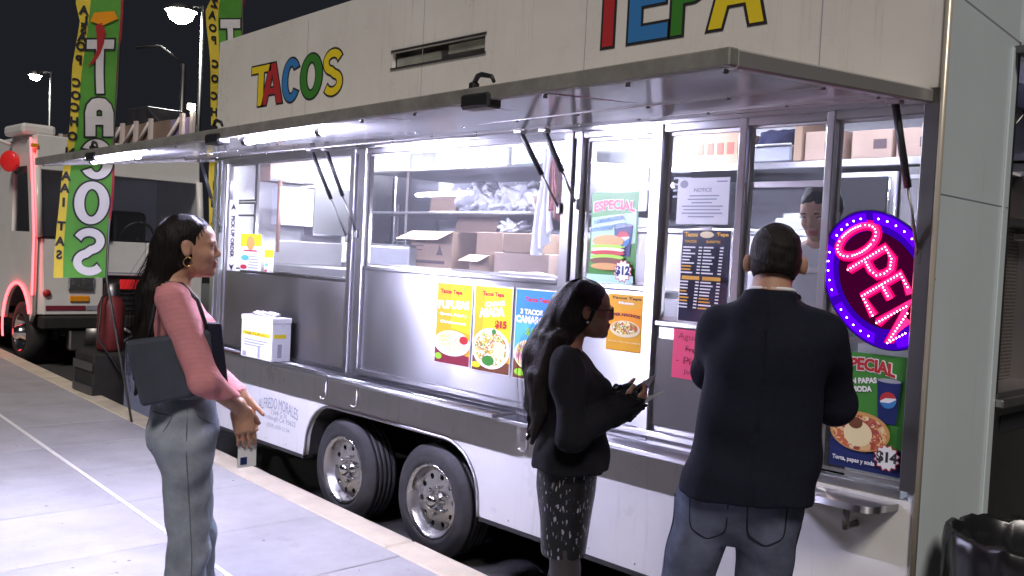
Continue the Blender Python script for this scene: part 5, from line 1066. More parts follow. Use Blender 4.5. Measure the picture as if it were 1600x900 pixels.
# ------------------------------------------------------------------ people: smooth solids meshed with surface nets
class Solid:
    def __init__(s, lo, hi, vox):
        s.lo = np.array(lo, float); s.v = vox; s.n = np.ceil((np.array(hi)-s.lo)/vox).astype(int)+1
        s.d = np.full(s.n, 10.0, np.float32)
        s.ax = [s.lo[i]+vox*np.arange(s.n[i]) for i in range(3)]
    def blk(s, lo, hi):
        a = [max(0, int((lo[i]-s.lo[i])/s.v)) for i in range(3)]; b = [min(s.n[i], int((hi[i]-s.lo[i])/s.v)+2) for i in range(3)]
        if any(b[i] <= a[i] for i in range(3)): return None
        sl = tuple(slice(a[i], b[i]) for i in range(3))
        g = np.meshgrid(*[s.ax[i][sl[i]] for i in range(3)], indexing='ij', sparse=True)
        return sl, g
    def put(s, sl, d, k, op='add'):
        a = s.d[sl]; d = d.astype(np.float32)
        if op == 'sub':
            if k > 0:
                h = np.clip(0.5-0.5*(a+d)/k, 0, 1); s.d[sl] = a*(1-h)+(-d)*h+k*h*(1-h)
            else: s.d[sl] = np.maximum(a, -d)
            return
        if k > 0:
            h = np.clip(0.5+0.5*(a-d)/k, 0, 1); s.d[sl] = a*(1-h)+d*h-k*h*(1-h)
        else: s.d[sl] = np.minimum(a, d)
    def cap(s, a, b, ra, rb=None, k=0.01, op='add'):
        a = np.array(a, float); b = np.array(b, float); rb = ra if rb is None else rb; m = max(ra, rb)+k+3*s.v
        q = s.blk(np.minimum(a, b)-m, np.maximum(a, b)+m)
        if q is None: return s
        sl, (X, Y, Z) = q; ba = b-a; L = max(ba@ba, 1e-12)
        t = np.clip(((X-a[0])*ba[0]+(Y-a[1])*ba[1]+(Z-a[2])*ba[2])/L, 0, 1)
        d = np.sqrt((X-a[0]-t*ba[0])**2+(Y-a[1]-t*ba[1])**2+(Z-a[2]-t*ba[2])**2)-(ra+(rb-ra)*t)
        s.put(sl, d, k, op); return s
    def ell(s, c, r, k=0.01, op='add', rot=None):
        c = np.array(c, float); r = np.array(r, float); m = r.max()+k+3*s.v
        q = s.blk(c-m, c+m)
        if q is None: return s
        sl, (X, Y, Z) = q; x, y, z = X-c[0], Y-c[1], Z-c[2]
        if rot is not None:
            Mr = np.array(rot)      # rows = local axes
            x, y, z = [Mr[i][0]*x+Mr[i][1]*y+Mr[i][2]*z for i in range(3)]
        k0 = np.sqrt((x/r[0])**2+(y/r[1])**2+(z/r[2])**2); k1 = np.sqrt((x/r[0]**2)**2+(y/r[1]**2)**2+(z/r[2]**2)**2)
        s.put(sl, k0*(k0-1)/np.maximum(k1, 1e-6), k, op); return s
    def box(s, c, h, r=0.01, k=0.01, rot=None, op='add'):
        c = np.array(c, float); h = np.array(h, float); m = np.linalg.norm(h)+k+3*s.v
        q = s.blk(c-m, c+m)
        if q is None: return s
        sl, (X, Y, Z) = q; x, y, z = X-c[0], Y-c[1], Z-c[2]
        if rot is not None:
            Mr = np.array(rot); x, y, z = [Mr[i][0]*x+Mr[i][1]*y+Mr[i][2]*z for i in range(3)]
        qx, qy, qz = np.abs(x)-h[0]+r, np.abs(y)-h[1]+r, np.abs(z)-h[2]+r
        d = np.sqrt(np.maximum(qx, 0)**2+np.maximum(qy, 0)**2+np.maximum(qz, 0)**2)+np.minimum(np.maximum(qx, np.maximum(qy, qz)), 0)-r
        s.put(sl, d, k, op); return s
    def loft(s, secs, k=0.02, p=2.3):
        """stack of (z, cx, cy, rx, ry) superellipse sections"""
        S_ = np.array(sorted(secs)); m = S_[:, 3:].max()+k+3*s.v
        lo = [(S_[:, 1]-S_[:, 3]).min()-k-3*s.v, (S_[:, 2]-S_[:, 4]).min()-k-3*s.v, S_[0, 0]-k-3*s.v]; hi = [(S_[:, 1]+S_[:, 3]).max()+k+3*s.v, (S_[:, 2]+S_[:, 4]).max()+k+3*s.v, S_[-1, 0]+k+3*s.v]
        q = s.blk(lo, hi)
        if q is None: return s
        sl, (X, Y, Z) = q; zz = np.clip(Z, S_[0, 0], S_[-1, 0])
        # smooth interpolation
        zs = np.linspace(S_[0, 0], S_[-1, 0], 60); I = [np.interp(zs, S_[:, 0], S_[:, i]) for i in range(1, 5)]
        ker = np.array([1, 2, 3, 2, 1])/9.0
        I = [np.convolve(np.pad(a, 2, 'edge'), ker, 'valid') for a in I]
        cx, cy, rx, ry = [np.interp(zz, zs, a) for a in I]
        rr = (np.abs((X-cx)/rx)**p+np.abs((Y-cy)/ry)**p)**(1/p); d = (rr-1)*np.minimum(rx, ry)
        dz = np.maximum(S_[0, 0]-Z, Z-S_[-1, 0]); d = np.maximum(d, dz)
        s.put(sl, d, k); return s
    def ripple(s, amp, waves):
        X, Y, Z = np.meshgrid(*s.ax, indexing='ij', sparse=True); n = 0
        for (a, b, c, ph, w) in waves: n = n+w*np.sin(a*X+b*Y+c*Z+ph)
        s.d = (s.d+amp*n).astype(np.float32); return s
    def keep(s, f):
        X, Y, Z = np.meshgrid(*s.ax, indexing='ij', sparse=True); s.d = np.maximum(s.d, f(X, Y, Z)).astype(np.float32); return s
    def mesh(s):
        d = s.d; ins = d < 0; nx, ny, nz = d.shape
        cs = [(i, j, k) for i in (0, 1) for j in (0, 1) for k in (0, 1)]
        cnt = sum(ins[i:nx-1+i, j:ny-1+j, k:nz-1+k].astype(np.int8) for i, j, k in cs)
        act = (cnt > 0) & (cnt < 8); idx = np.full(act.shape, -1, np.int64); A_ = np.argwhere(act); idx[act] = np.arange(len(A_))
        acc = np.zeros((len(A_), 3)); num = np.zeros(len(A_))
        D = np.stack([d[A_[:, 0]+i, A_[:, 1]+j, A_[:, 2]+k] for i, j, k in cs], 1)
        for a in range(8):
            for b in range(a+1, 8):
                df = [cs[b][q]-cs[a][q] for q in range(3)]
                if sum(abs(x) for x in df) != 1: continue
                da, db = D[:, a], D[:, b]; m = (da < 0) != (db < 0)
                t = da[m]/(da[m]-db[m]); acc[m] += np.array(cs[a])+t[:, None]*np.array(df); num[m] += 1
        V = s.lo+s.v*(A_+acc/np.maximum(num, 1)[:, None]); Fc = []
        for ax in range(3):
            sl0 = [slice(None)]*3; sl1 = [slice(None)]*3; sl0[ax] = slice(0, -1); sl1[ax] = slice(1, None)
            a, b = ins[tuple(sl0)], ins[tuple(sl1)]; u, v = (ax+1) % 3, (ax+2) % 3
            for flip, msk in ((False, a & ~b), (True, ~a & b)):
                E_ = np.argwhere(msk); E_ = E_[(E_[:, u] > 0) & (E_[:, v] > 0) & (E_[:, u] < d.shape[u]-1) & (E_[:, v] < d.shape[v]-1)]
                if len(E_) == 0: continue
                def at(du, dv):
                    q = E_.copy(); q[:, u] -= du; q[:, v] -= dv; return idx[q[:, 0], q[:, 1], q[:, 2]]
                Q = np.stack([at(1, 1), at(0, 1), at(0, 0), at(1, 0)], 1)
                if flip: Q = Q[:, ::-1]
                Fc.append(Q[(Q >= 0).all(1)])
        return V, np.concatenate(Fc)
def relax(V, Fc, it):
    n = len(V); e = np.concatenate([Fc[:, [0, 1]], Fc[:, [1, 2]], Fc[:, [2, 3]], Fc[:, [3, 0]]])
    e = np.concatenate([e, e[:, ::-1]]); deg = np.bincount(e[:, 0], minlength=n)[:, None]
    for _ in range(it):
        W_ = np.stack([np.bincount(e[:, 0], V[e[:, 1], i], n) for i in range(3)], 1)/np.maximum(deg, 1); V = V*0.5+W_*0.5
    return V
def solid_obj(name, sol, mats, parent, Mw, zone=None, it=1):
    V, Fc = sol.mesh(); V = relax(V, Fc, it)
    me = bpy.data.meshes.new(name); n = len(V)
    me.vertices.add(n); 
    Vw = (np.array(Mw)[:3, :3] @ V.T).T+np.array(Mw)[:3, 3]
    me.vertices.foreach_set('co', Vw.astype(np.float32).ravel())
    me.loops.add(len(Fc)*4); me.loops.foreach_set('vertex_index', Fc.astype(np.int32).ravel())
    me.polygons.add(len(Fc)); me.polygons.foreach_set('loop_start', np.arange(0, len(Fc)*4, 4, dtype=np.int32)); me.polygons.foreach_set('loop_total', np.full(len(Fc), 4, np.int32))
    me.update(calc_edges=True)
    o = mesh_obj(name, me, mats, parent, True)
    if zone is not None:
        cen = V[Fc].mean(1); me.polygons.foreach_set('material_index', zone(cen).astype(np.int32)); me.update()
    me.validate(); return o
def snap(sol, p, d, step=0.001, far=0.5):
    """walk from p along d to the surface of a solid"""
    p = np.array(p, float); d = np.array(d, float)
    for i in range(int(far/step)):
        k = np.round((p-sol.lo)/sol.v).astype(int)
        if (k >= 0).all() and (k < sol.n).all() and sol.d[tuple(k)] < 0: break
        p = p+d*step
    return p
def stitch(name, sol, pts, d, r, m, parent, Mw, n=6):
    P_ = []
    for a, b_ in zip(pts, pts[1:]):
        for i in range(n): P_.append(snap(sol, np.array(a)+(np.array(b_)-np.array(a))*i/n, d))
    P_.append(snap(sol, pts[-1], d)); P_ = np.array(P_)
    for _ in range(2): P_[1:-1] = (P_[:-2]+2*P_[1:-1]+P_[2:])/4
    return tube(name, [tuple(Mw @ Vector(tuple(q))) for q in P_], r, m, parent, 5)
def unit(v): v = np.array(v, float); return v/np.linalg.norm(v)
def rotz(a): return np.array([[math.cos(a), math.sin(a), 0], [-math.sin(a), math.cos(a), 0], [0, 0, 1]])
class Head:
    """head frame at the chin: forward f, left l, up u; s scales (1 = 0.225 m tall)"""
    def __init__(h, chin, yaw=0.0, pitch=0.0, s=1.0):
        f = np.array([math.cos(yaw)*math.cos(pitch), math.sin(yaw)*math.cos(pitch), math.sin(pitch)]); l = unit(np.cross([0, 0, 1], f)); u = np.cross(f, l)
        h.f, h.l, h.u, h.s, h.c = f, l, u, s, np.array(chin, float)
    def p(h, x, y, z): return h.c+(h.f*x+h.l*y+h.u*z)*h.s
    def rot(h, tilt=0): 
        f, u = h.f*math.cos(tilt)+h.u*math.sin(tilt), -h.f*math.sin(tilt)+h.u*math.cos(tilt); return [f, h.l, u]
    def loc(h, V): q = (V-h.c)/h.s; return q@h.f, q@h.l, q@h.u
    def build(h, S_, female=True):
        s = h.s; R0 = h.rot(); P = h.p
        e = lambda x, y, z, a, b, c, k=0.02, op='add', t=0: S_.ell(P(x, y, z), (a*s, b*s, c*s), k*s, op, h.rot(t))
        e(-0.012, 0, 0.138, 0.096, 0.075, 0.086, 0.0); e(0.025, 0, 0.090, 0.062, 0.062, 0.080, 0.02)
        e(0.040, 0, 0.040, 0.046, 0.047 if female else 0.052, 0.038, 0.025); e(0.072, 0, 0.018, 0.017, 0.020, 0.016, 0.018); e(0.036, 0, 0.150, 0.047, 0.060, 0.040, 0.02)
        for q in (-1, 1):
            e(0.058, 0.038*q, 0.083, 0.024, 0.022, 0.022, 0.02)
            e(0.076, 0.030*q, 0.131, 0.012, 0.026, 0.009, 0.016)
            S_.ell(P(0.101, 0.031*q, 0.112), (0.016*s, 0.019*s, 0.012*s), 0.010*s, 'sub', R0)
            e(0.070, 0.031*q, 0.112, 0.0145, 0.0165, 0.0125, 0.004)
            S_.ell(P(-0.008, 0.076*q, 0.103), (0.017*s, 0.007*s, 0.030*s), 0.006*s, 'add', h.rot(0.2)); S_.ell(P(-0.006, 0.083*q, 0.106), (0.009*s, 0.004*s, 0.017*s), 0.004*s, 'sub', h.rot(0.2))
        S_.cap(P(0.082, 0, 0.125), P(0.099, 0, 0.090), 0.0075*s, 0.0105*s, 0.012*s); S_.ell(P(0.097, 0, 0.086), (0.0125*s, 0.0115*s, 0.0095*s), 0.006*s, 'add', R0)
        for q in (-1, 1): e(0.089, 0.0105*q, 0.081, 0.010, 0.008, 0.007, 0.006)
        e(0.087, 0, 0.057, 0.012, 0.023, 0.0072, 0.006); e(0.084, 0, 0.045, 0.012, 0.021, 0.0080, 0.006); S_.cap(P(0.1005, -0.018, 0.0512), P(0.1005, 0.018, 0.0512), 0.0022*s, None, 0.004*s, 'sub')
        return S_
    def lips(h, V):
        x, y, z = h.loc(V); return (x > 0.082) & (np.abs(y) < 0.024) & (z > 0.036) & (z < 0.063)
    def extras(h, parent, Mw, brow, Mwhite, Miris, female=True):
        Ma = np.array(Mw); W_ = lambda p: tuple(Ma[:3, :3]@np.array(p)+Ma[:3, 3]); s = h.s
        for q in (-1, 1):
            c = h.p(0.0725, 0.031*q, 0.112); fw = Ma[:3, :3]@h.f
            ey = lathe('eye', [(-0.0125*s*math.cos(R(a)), 0.0001+0.0125*s*math.sin(R(a))) for a in range(0, 181, 15)], W_(c), tuple(fw), Mwhite, parent, 16)
            lathe('iris', [(0.0121*s, 0.0001), (0.0123*s, 0.003*s), (0.0108*s, 0.0062*s)], W_(c), tuple(fw), Miris, ey, 12)
            tube('eyelid', [W_(h.p(0.0725+0.0135*math.cos(R(b))*0.92, 0.031*q+0.0145*math.sin(R(b)), 0.1165+0.002*math.cos(R(b)))) for b in range(-70, 71, 20)], 0.0018*s, brow, parent, 5)
            tube('eyebrow', [W_(h.p(0.0905-0.0035*abs(b-1.2), (0.013+0.010*b)*q, 0.1315+0.0035*math.sin(b))) for b in (0, 0.9, 1.8, 2.7, 3.4)], [0.0022*s, 0.0034*s, 0.0032*s, 0.0024*s, 0.001*s], brow, parent, 6)
def hand(S_, wrist, d, palm, side, curl=0.5, spread=0.12, s=1.0, thumb_in=0.3):
    """wrist -> direction d, palm faces 'palm', thumb on 'side' (a unit vector)"""
    d = unit(d); palm = unit(np.array(palm)-d*np.dot(palm, d)); th = np.cross(palm, d); th = th if np.dot(th, side) > 0 else -th
    w = np.array(wrist, float); rot = [d, th, palm]
    S_.box(w+d*0.048*s, (0.047*s, 0.040*s, 0.014*s), 0.012*s, 0.012*s, rot); S_.cap(w-d*0.02*s, w+d*0.02*s, 0.024*s, 0.023*s, 0.015*s)
    Ls = [(0.030, 0.070, 0.0088), (0.010, 0.079, 0.0090), (-0.010, 0.073, 0.0086), (-0.029, 0.058, 0.0076)]
    for i, (off, L, r_) in enumerate(Ls):
        p = w+d*0.090*s+th*off*s; dd = unit(d+th*spread*(off/0.03)); ang = 0.0
        for j, fr in enumerate((0.45, 0.31, 0.24)):
            ang += curl*(0.75+0.12*i) if j else curl*0.7
            v = dd*math.cos(ang)+palm*math.sin(ang); q = p+v*L*fr*s
            S_.cap(p, q, r_*s*(1-0.08*j), r_*s*(1-0.08*(j+1)), 0.0035*s); p = q
    p = w+d*0.022*s+th*0.032*s+palm*0.006*s; v = unit(d*0.75+th*(0.75-thumb_in)+palm*thumb_in)
    q = p+v*0.042*s; S_.cap(p-v*0.01, q, 0.0125*s, 0.0105*s, 0.008*s); v2 = unit(v+d*0.25+palm*thumb_in*0.8); S_.cap(q, q+v2*0.03*s, 0.0103*s, 0.008*s, 0.004*s)
def strands(parent, Mw, h, tail, n, seed, spread, m):
    """loose hair strands over the hair mass: from the hairline back over the skull and down the tail"""
    rs = np.random.default_rng(seed); V = []; Fc = []; Ma = np.array(Mw)
    for i in range(n):
        a = rs.uniform(-1.35, 1.35); st = rs.uniform(-0.1, 0.7); r0 = 1.02+rs.uniform(-0.01, 0.03); pts = []
        for t in np.linspace(0, 1, 7):
            th = st*(1-t)+2.2*t     # from front-top to the nape
            pts.append(h.p(-0.022+0.101*r0*math.cos(th)*math.cos(a)*(1.0), 0.083*r0*math.sin(a)*(1-0.35*t), 0.142+0.090*r0*math.sin(th)*max(math.cos(a), 0.25)))
        oy, ox = rs.normal(0, spread), rs.normal(0, spread); L = rs.uniform(0.75, 1.05); ph = rs.uniform(0, 6)
        for j, c in enumerate(tail):
            f = (j+1)/len(tail)
            if f > L: break
            pts.append(np.array(c)+np.array((ox+0.008*math.sin(5*f+ph), oy+0.008*math.cos(4*f+ph), 0))*(1-0.35*f))
        P_ = np.array(pts)
        for _ in range(2): P_ = np.concatenate([P_[:1], np.repeat((P_[:-1]+P_[1:])/2, 1, 0), P_[-1:]]) if False else np.stack([np.interp(np.linspace(0, len(P_)-1, 2*len(P_)-1), np.arange(len(P_)), P_[:, k]) for k in range(3)], 1)
        P_[1:-1] = (P_[:-2]+2*P_[1:-1]+P_[2:])/4; P_[1:-1] = (P_[:-2]+2*P_[1:-1]+P_[2:])/4
        o0 = len(V); N = len(P_)
        for j, p_ in enumerate(P_):
            r_ = 0.0011*(1-0.7*j/N)
            for k in range(3): V.append(p_+r_*np.array((math.cos(k*2.09), math.sin(k*2.09), 0.3*math.cos(k*2.09+1))))
        for j in range(N-1):
            for k in range(3): Fc.append((o0+3*j+k, o0+3*j+(k+1) % 3, o0+3*j+3+(k+1) % 3, o0+3*j+3+k))
    Vw = (Ma[:3, :3] @ np.array(V).T).T+Ma[:3, 3]
    return tag(mk('hair_strands', Vw.tolist(), Fc, m, parent, True), kind='stuff')
SKIN_W = mat('skin_warm', (0.46, 0.25, 0.17), 0.55, var=0.22, vscale=18, bump=0.10, bscale=220, sub=0.12)
SKIN_D = mat('skin_brown', (0.30, 0.155, 0.10), 0.5, var=0.10, vscale=14, bump=0.04, bscale=220, sub=0.1)
LIP = mat('lips', (0.36, 0.10, 0.09), 0.4); LIPR = mat('red_lips', (0.34, 0.03, 0.05), 0.35)
EYEW = mat('eye_white', (0.7, 0.68, 0.66), 0.2); IRIS = mat('iris_brown', (0.03, 0.015, 0.01), 0.1)
def hair_mat(name, col, rough=0.42):
    m = mat(name, col, rough, spec=0.22); t_ = m.node_tree; b = t_.nodes['Principled BSDF']
    tc_ = t_.nodes.new('ShaderNodeTexCoord'); mp = t_.nodes.new('ShaderNodeMapping'); mp.inputs['Scale'].default_value = (70, 70, 5)
    nz = t_.nodes.new('ShaderNodeTexNoise'); nz.inputs['Scale'].default_value = 3; nz.inputs['Detail'].default_value = 5; bp = t_.nodes.new('ShaderNodeBump'); bp.inputs['Strength'].default_value = 0.8; bp.inputs['Distance'].default_value = 0.006
    t_.links.new(tc_.outputs['Object'], mp.inputs[0]); t_.links.new(mp.outputs[0], nz.inputs['Vector']); t_.links.new(nz.outputs['Fac'], bp.inputs['Height']); t_.links.new(bp.outputs[0], b.inputs['Normal'])
    rp = t_.nodes.new('ShaderNodeValToRGB'); rp.color_ramp.elements[0].position = 0.35; rp.color_ramp.elements[1].position = 0.7; rp.color_ramp.elements[0].color = (*[c*0.5 for c in col], 1); rp.color_ramp.elements[1].color = (*[c*1.8 for c in col], 1)
    t_.links.new(nz.outputs['Fac'], rp.inputs[0]); t_.links.new(rp.outputs[0], b.inputs['Base Color']); return m
HAIR = hair_mat('black_hair', (0.008, 0.006, 0.006), 0.5); HAIRM = hair_mat('short_dark_hair', (0.012, 0.009, 0.009), 0.6)
def cloth_mat(name, col, rough=0.85, var=0.15, vscale=30, rib=None, sheen=0.0, wr=0.25):
    m = mat(name, col, rough, var=var, vscale=vscale, bump=wr, bscale=14, sheen=sheen, spec=0.2)
    if rib:
        t_ = m.node_tree; b = t_.nodes['Principled BSDF']; tc_ = t_.nodes.new('ShaderNodeTexCoord'); mp = t_.nodes.new('ShaderNodeMapping'); mp.inputs['Scale'].default_value = rib
        wv = t_.nodes.new('ShaderNodeTexWave'); wv.bands_direction = 'Z'; wv.inputs['Scale'].default_value = 1.0; wv.inputs['Distortion'].default_value = 0.8
        bp = t_.nodes.new('ShaderNodeBump'); bp.inputs['Strength'].default_value = 0.5; bp.inputs['Distance'].default_value = 0.004
        old = b.inputs['Normal'].links[0].from_socket; t_.links.new(tc_.outputs['Object'], mp.inputs[0]); t_.links.new(mp.outputs[0], wv.inputs['Vector']); t_.links.new(wv.outputs['Fac'], bp.inputs['Height']); t_.links.new(old, bp.inputs['Normal']); t_.links.new(bp.outputs[0], b.inputs['Normal'])
    return m
def rndw(n, lo, hi, seed, aniso=(1, 1, 1)):
    rs = np.random.default_rng(seed); out = []
    for _ in range(n):
        v = unit(rs.normal(size=3)*np.array(aniso))*rs.uniform(lo, hi); out.append((*v, rs.uniform(0, 6.3), rs.uniform(0.5, 1)/math.sqrt(n)))
    return out
def place(px_, depth, face, z0):
    p = CAM+_ray(*px_)*depth; return Matrix.Translation((p[0], p[1], z0)) @ Matrix.Rotation(face, 4, 'Z')
def person(label, M): 
    t = thing('person', label, 'person', M.translation); return t
# ================================================================= woman with the tote bag
M1 = place((283, 450), 3.40, R(66), SW)
P1 = person('woman in pink ribbed top and grey jeans with a tote bag and phone', M1)
H1_ = Head((0.028, 0, 1.435), yaw=-0.10, pitch=0.02, s=0.98)
sh = 0.158; SR, SL = np.array((-0.03, -sh, 1.365)), np.array((-0.03, sh, 1.365)); ER, EL = np.array((0.085, -0.210, 1.085)), np.array((0.08, 0.20, 1.09)); WR_, WL = np.array((0.218, -0.070, 0.965)), np.array((0.232, 0.02, 0.985))
hipx = -0.01
def legs(S_, off=0.0, k=0.03, parts=None, sep=0.085, foot=True):
    pass
b = Solid((-0.22, -0.30, 0.0), (0.36, 0.30, 1.72), 0.0048)
b.loft([(0.84, 0.02, 0, 0.11, 0.15), (0.95, 0.03, 0, 0.09, 0.135), (1.04, 0.03, 0, 0.082, 0.112), (1.14, 0.018, 0, 0.085, 0.118), (1.26, 0.005, 0, 0.095, 0.130), (1.36, -0.02, 0, 0.07, 0.13), (1.41, -0.03, 0, 0.05, 0.07)], 0.03)
b.cap((-0.035, 0, 1.36), (-0.005, 0, 1.47), 0.050, 0.046, 0.03)
for Sx, Ex, Wx in ((SR, ER, WR_), (SL, EL, WL)):
    b.cap(Sx, Ex, 0.045, 0.036, 0.02); b.cap(Ex, Wx, 0.036, 0.024, 0.012)
for q in (-1, 1):
    b.cap((0.03, 0.08*q, 0.86), (0.06, 0.085*q, 0.47), 0.075, 0.05, 0.03); b.cap((0.06, 0.085*q, 0.47), (0.04, 0.09*q, 0.09), 0.05, 0.034, 0.02); b.cap((0.02, 0.09*q, 0.04), (0.17, 0.10*q, 0.03), 0.035, 0.028, 0.02)
H1_.build(b); hand(b, WR_, (0.20, 0.03, -0.85), (-0.15, 0.95, 0.0), (0.8, 0, 0.2), 0.30, 0.03, 0.98); hand(b, WL, (0.16, -0.30, -0.80), (0.0, -0.95, 0.0), (0.7, 0, 0.3), 0.60, 0.02, 0.95)
solid_obj('body', b, [SKIN_W, LIP], P1, M1, lambda c: H1_.lips(c), 1); H1_.extras(P1, M1, HAIR, EYEW, IRIS)
# pink ribbed top
g = Solid((-0.24, -0.31, 0.98), (0.32, 0.31, 1.48), 0.0062)
g.loft([(1.015, 0.030, 0, 0.092, 0.124), (1.08, 0.026, 0, 0.092, 0.124), (1.16, 0.016, 0, 0.098, 0.130), (1.25, 0.012, 0, 0.110, 0.140), (1.33, -0.012, 0, 0.090, 0.150), (1.40, -0.035, 0, 0.060, 0.100)], 0.02)
for q in (-1, 1): g.ell((0.075, 0.062*q, 1.245), (0.055, 0.062, 0.058), 0.03)
for Sx, Ex, Wx in ((SR, ER, WR_), (SL, EL, WL)): g.cap(Sx, Ex, 0.060, 0.051, 0.03); g.cap(Ex, Wx*0.94+Ex*0.06, 0.051, 0.040, 0.02)
g.ell((-0.005, 0, 1.475), (0.085, 0.075, 0.075), 0.015, 'sub'); g.keep(lambda X, Y, Z: 1.017-Z)
g.ripple(0.0035, rndw(10, 25, 70, 3, (1, 1, 1.6)))
TOP = cloth_mat('pink_ribbed_knit', (0.66, 0.27, 0.29), 0.85, 0.08, 40, rib=(1, 1, 75), wr=0.12)
solid_obj('top', g, TOP, P1, M1, None, 1)
# jeans
g = Solid((-0.22, -0.26, 0.02), (0.24, 0.26, 1.06), 0.0065)
g.loft([(0.70, 0.04, 0, 0.06, 0.10), (0.77, 0.034, 0, 0.10, 0.138), (0.82, 0.030, 0, 0.115, 0.152), (0.88, 0.022, 0, 0.126, 0.160), (0.95, 0.024, 0, 0.114, 0.150), (1.035, 0.032, 0, 0.094, 0.124)], 0.02)
for q in (-1, 1):
    fx = 0.035 if q > 0 else -0.02
    g.ell((-0.012, 0.072*q, 0.87), (0.078, 0.080, 0.080), 0.03)
    g.cap((0.038, 0.078*q, 0.84), (0.068+fx*0.5, 0.086*q, 0.46), 0.094, 0.070, 0.03); g.cap((0.068+fx*0.5, 0.086*q, 0.46), (fx+0.055, 0.095*q, 0.06), 0.070, 0.080, 0.03)
g.keep(lambda X, Y, Z: Z-1.03)
g.ripple(0.0065, rndw(18, 18, 70, 5, (0.9, 0.9, 1.5)))
for pa, pb_ in (((0.045, -0.165, 0.97), (0.035, -0.182, 0.84)), ((0.035, -0.182, 0.84), (0.06, -0.170, 0.62)), ((0.06, -0.170, 0.62), (0.075, -0.165, 0.44)), ((0.075, -0.165, 0.44), (0.06, -0.185, 0.15)), ((0.06, -0.150, 0.985), (0.125, -0.115, 0.93)), ((-0.06, -0.135, 0.93), (-0.095, -0.04, 0.935)), ((-0.055, -0.145, 0.93), (-0.06, -0.150, 0.82))): g.cap(pa, pb_, 0.004, None, 0.004, 'sub')
DEN = cloth_mat('washed_grey_denim', (0.27, 0.305, 0.36), 0.85, 0.5, 4, wr=0.7)
j1 = solid_obj('jeans', g, DEN, P1, M1, None, 1)
def W1(p): return tuple(M1 @ Vector(p))
tube('waistband', [W1((0.032+0.097*math.cos(R(a)), 0.127*math.sin(R(a)), 1.018)) for a in range(0, 361, 15)], 0.012, DEN, j1, 6)
SEAM1 = cloth_mat('grey_seam', (0.12, 0.135, 0.16))
stitch('side_seam', g, [(0.035, -0.4, 1.0), (0.035, -0.4, 0.84), (0.055, -0.4, 0.62), (0.07, -0.4, 0.44), (0.06, -0.4, 0.12)], (0, 1, 0), 0.0024, SEAM1, j1, M1, 10)
stitch('pocket_seam', g, [(0.045, -0.4, 1.0), (0.075, -0.4, 0.945), (0.125, -0.4, 0.915)], (0, 1, 0), 0.0022, SEAM1, j1, M1)
stitch('pocket_seam', g, [(-0.3, -0.145, 0.955), (-0.3, -0.14, 0.845), (-0.3, -0.085, 0.82), (-0.3, -0.03, 0.845), (-0.3, -0.03, 0.955), (-0.3, -0.145, 0.955)], (1, 0, 0), 0.0022, SEAM1, j1, M1)
# shoes
for q in (-1, 1):
    g = Solid((-0.12, -0.2, -0.005), (0.24, 0.2, 0.12), 0.006); g.cap((0.02, 0.10*q, 0.05), (0.04, 0.10*q, 0.08), 0.043, 0.04, 0.02); g.cap((0.02, 0.10*q, 0.04), (0.17, 0.11*q, 0.03), 0.045, 0.036, 0.03); g.keep(lambda X, Y, Z: 0.0-Z)
    solid_obj('shoe', g, M_['paper'], P1, M1, None, 1)
# hair: pulled back from the face, long tail down the back
g = Solid((-0.30, -0.16, 0.98), (0.16, 0.16, 1.71), 0.0052); hp = H1_.p
g.ell(hp(-0.022, 0, 0.142), (0.101, 0.083, 0.090), 0.0); g.ell(hp(-0.045, 0, 0.105), (0.078, 0.082, 0.085), 0.03)
g.cap(hp(-0.075, 0, 0.09), (-0.092, -0.01, 1.37), 0.056, 0.050, 0.05); g.cap((-0.092, -0.01, 1.37), (-0.105, -0.02, 1.22), 0.050, 0.045, 0.04); g.cap((-0.105, -0.02, 1.22), (-0.115, -0.03, 1.05), 0.045, 0.024, 0.03)
for i in range(9):
    a = i*0.7; g.cap((-0.085-0.03*math.cos(a), 0.045*math.sin(a), 1.38), (-0.122+0.02*math.cos(a*2), -0.03+0.05*math.sin(a), 1.04+0.04*math.sin(i*2.1)), 0.024, 0.009, 0.012)
f_, l_, u_ = H1_.f, H1_.l, H1_.u
def facecut(X, Y, Z, h=H1_, x0=0.030, slope=0.45, zt=0.185):
    x = ((X-h.c[0])*h.f[0]+(Y-h.c[1])*h.f[1]+(Z-h.c[2])*h.f[2])/h.s; z = ((X-h.c[0])*h.u[0]+(Y-h.c[1])*h.u[1]+(Z-h.c[2])*h.u[2])/h.s
    lim = x0+np.maximum(z-0.105, 0)*0.70; return np.where(z > -0.02, (x-lim)*0.8, -1.0)
g.keep(facecut)
for q in (-1, 1): g.ell(H1_.p(-0.004, 0.088*q, 0.098), (0.026, 0.024, 0.040), 0.012, 'sub')
g.ripple(0.0030, rndw(8, 60, 160, 9, (1, 1.3, 0.3)))
hr = solid_obj('hair', g, HAIR, P1, M1, None, 1); strands(hr, M1, H1_, [(-0.125, 0, 1.40), (-0.128, -0.01, 1.33), (-0.135, -0.02, 1.25), (-0.140, -0.025, 1.16), (-0.138, -0.03, 1.08), (-0.13, -0.03, 1.02)], 170, 5, 0.034, HAIR)
W_ = lambda p: tuple(M1 @ Vector(tuple(p)))
tube('earring', [W_(H1_.p(0.0+0.016*math.sin(R(a)), -0.088, 0.058+0.016*math.cos(R(a)))) for a in range(0, 361, 24)], 0.0022, mat('gold_ring', (0.8, 0.55, 0.2), 0.2, 1.0), P1, 6)
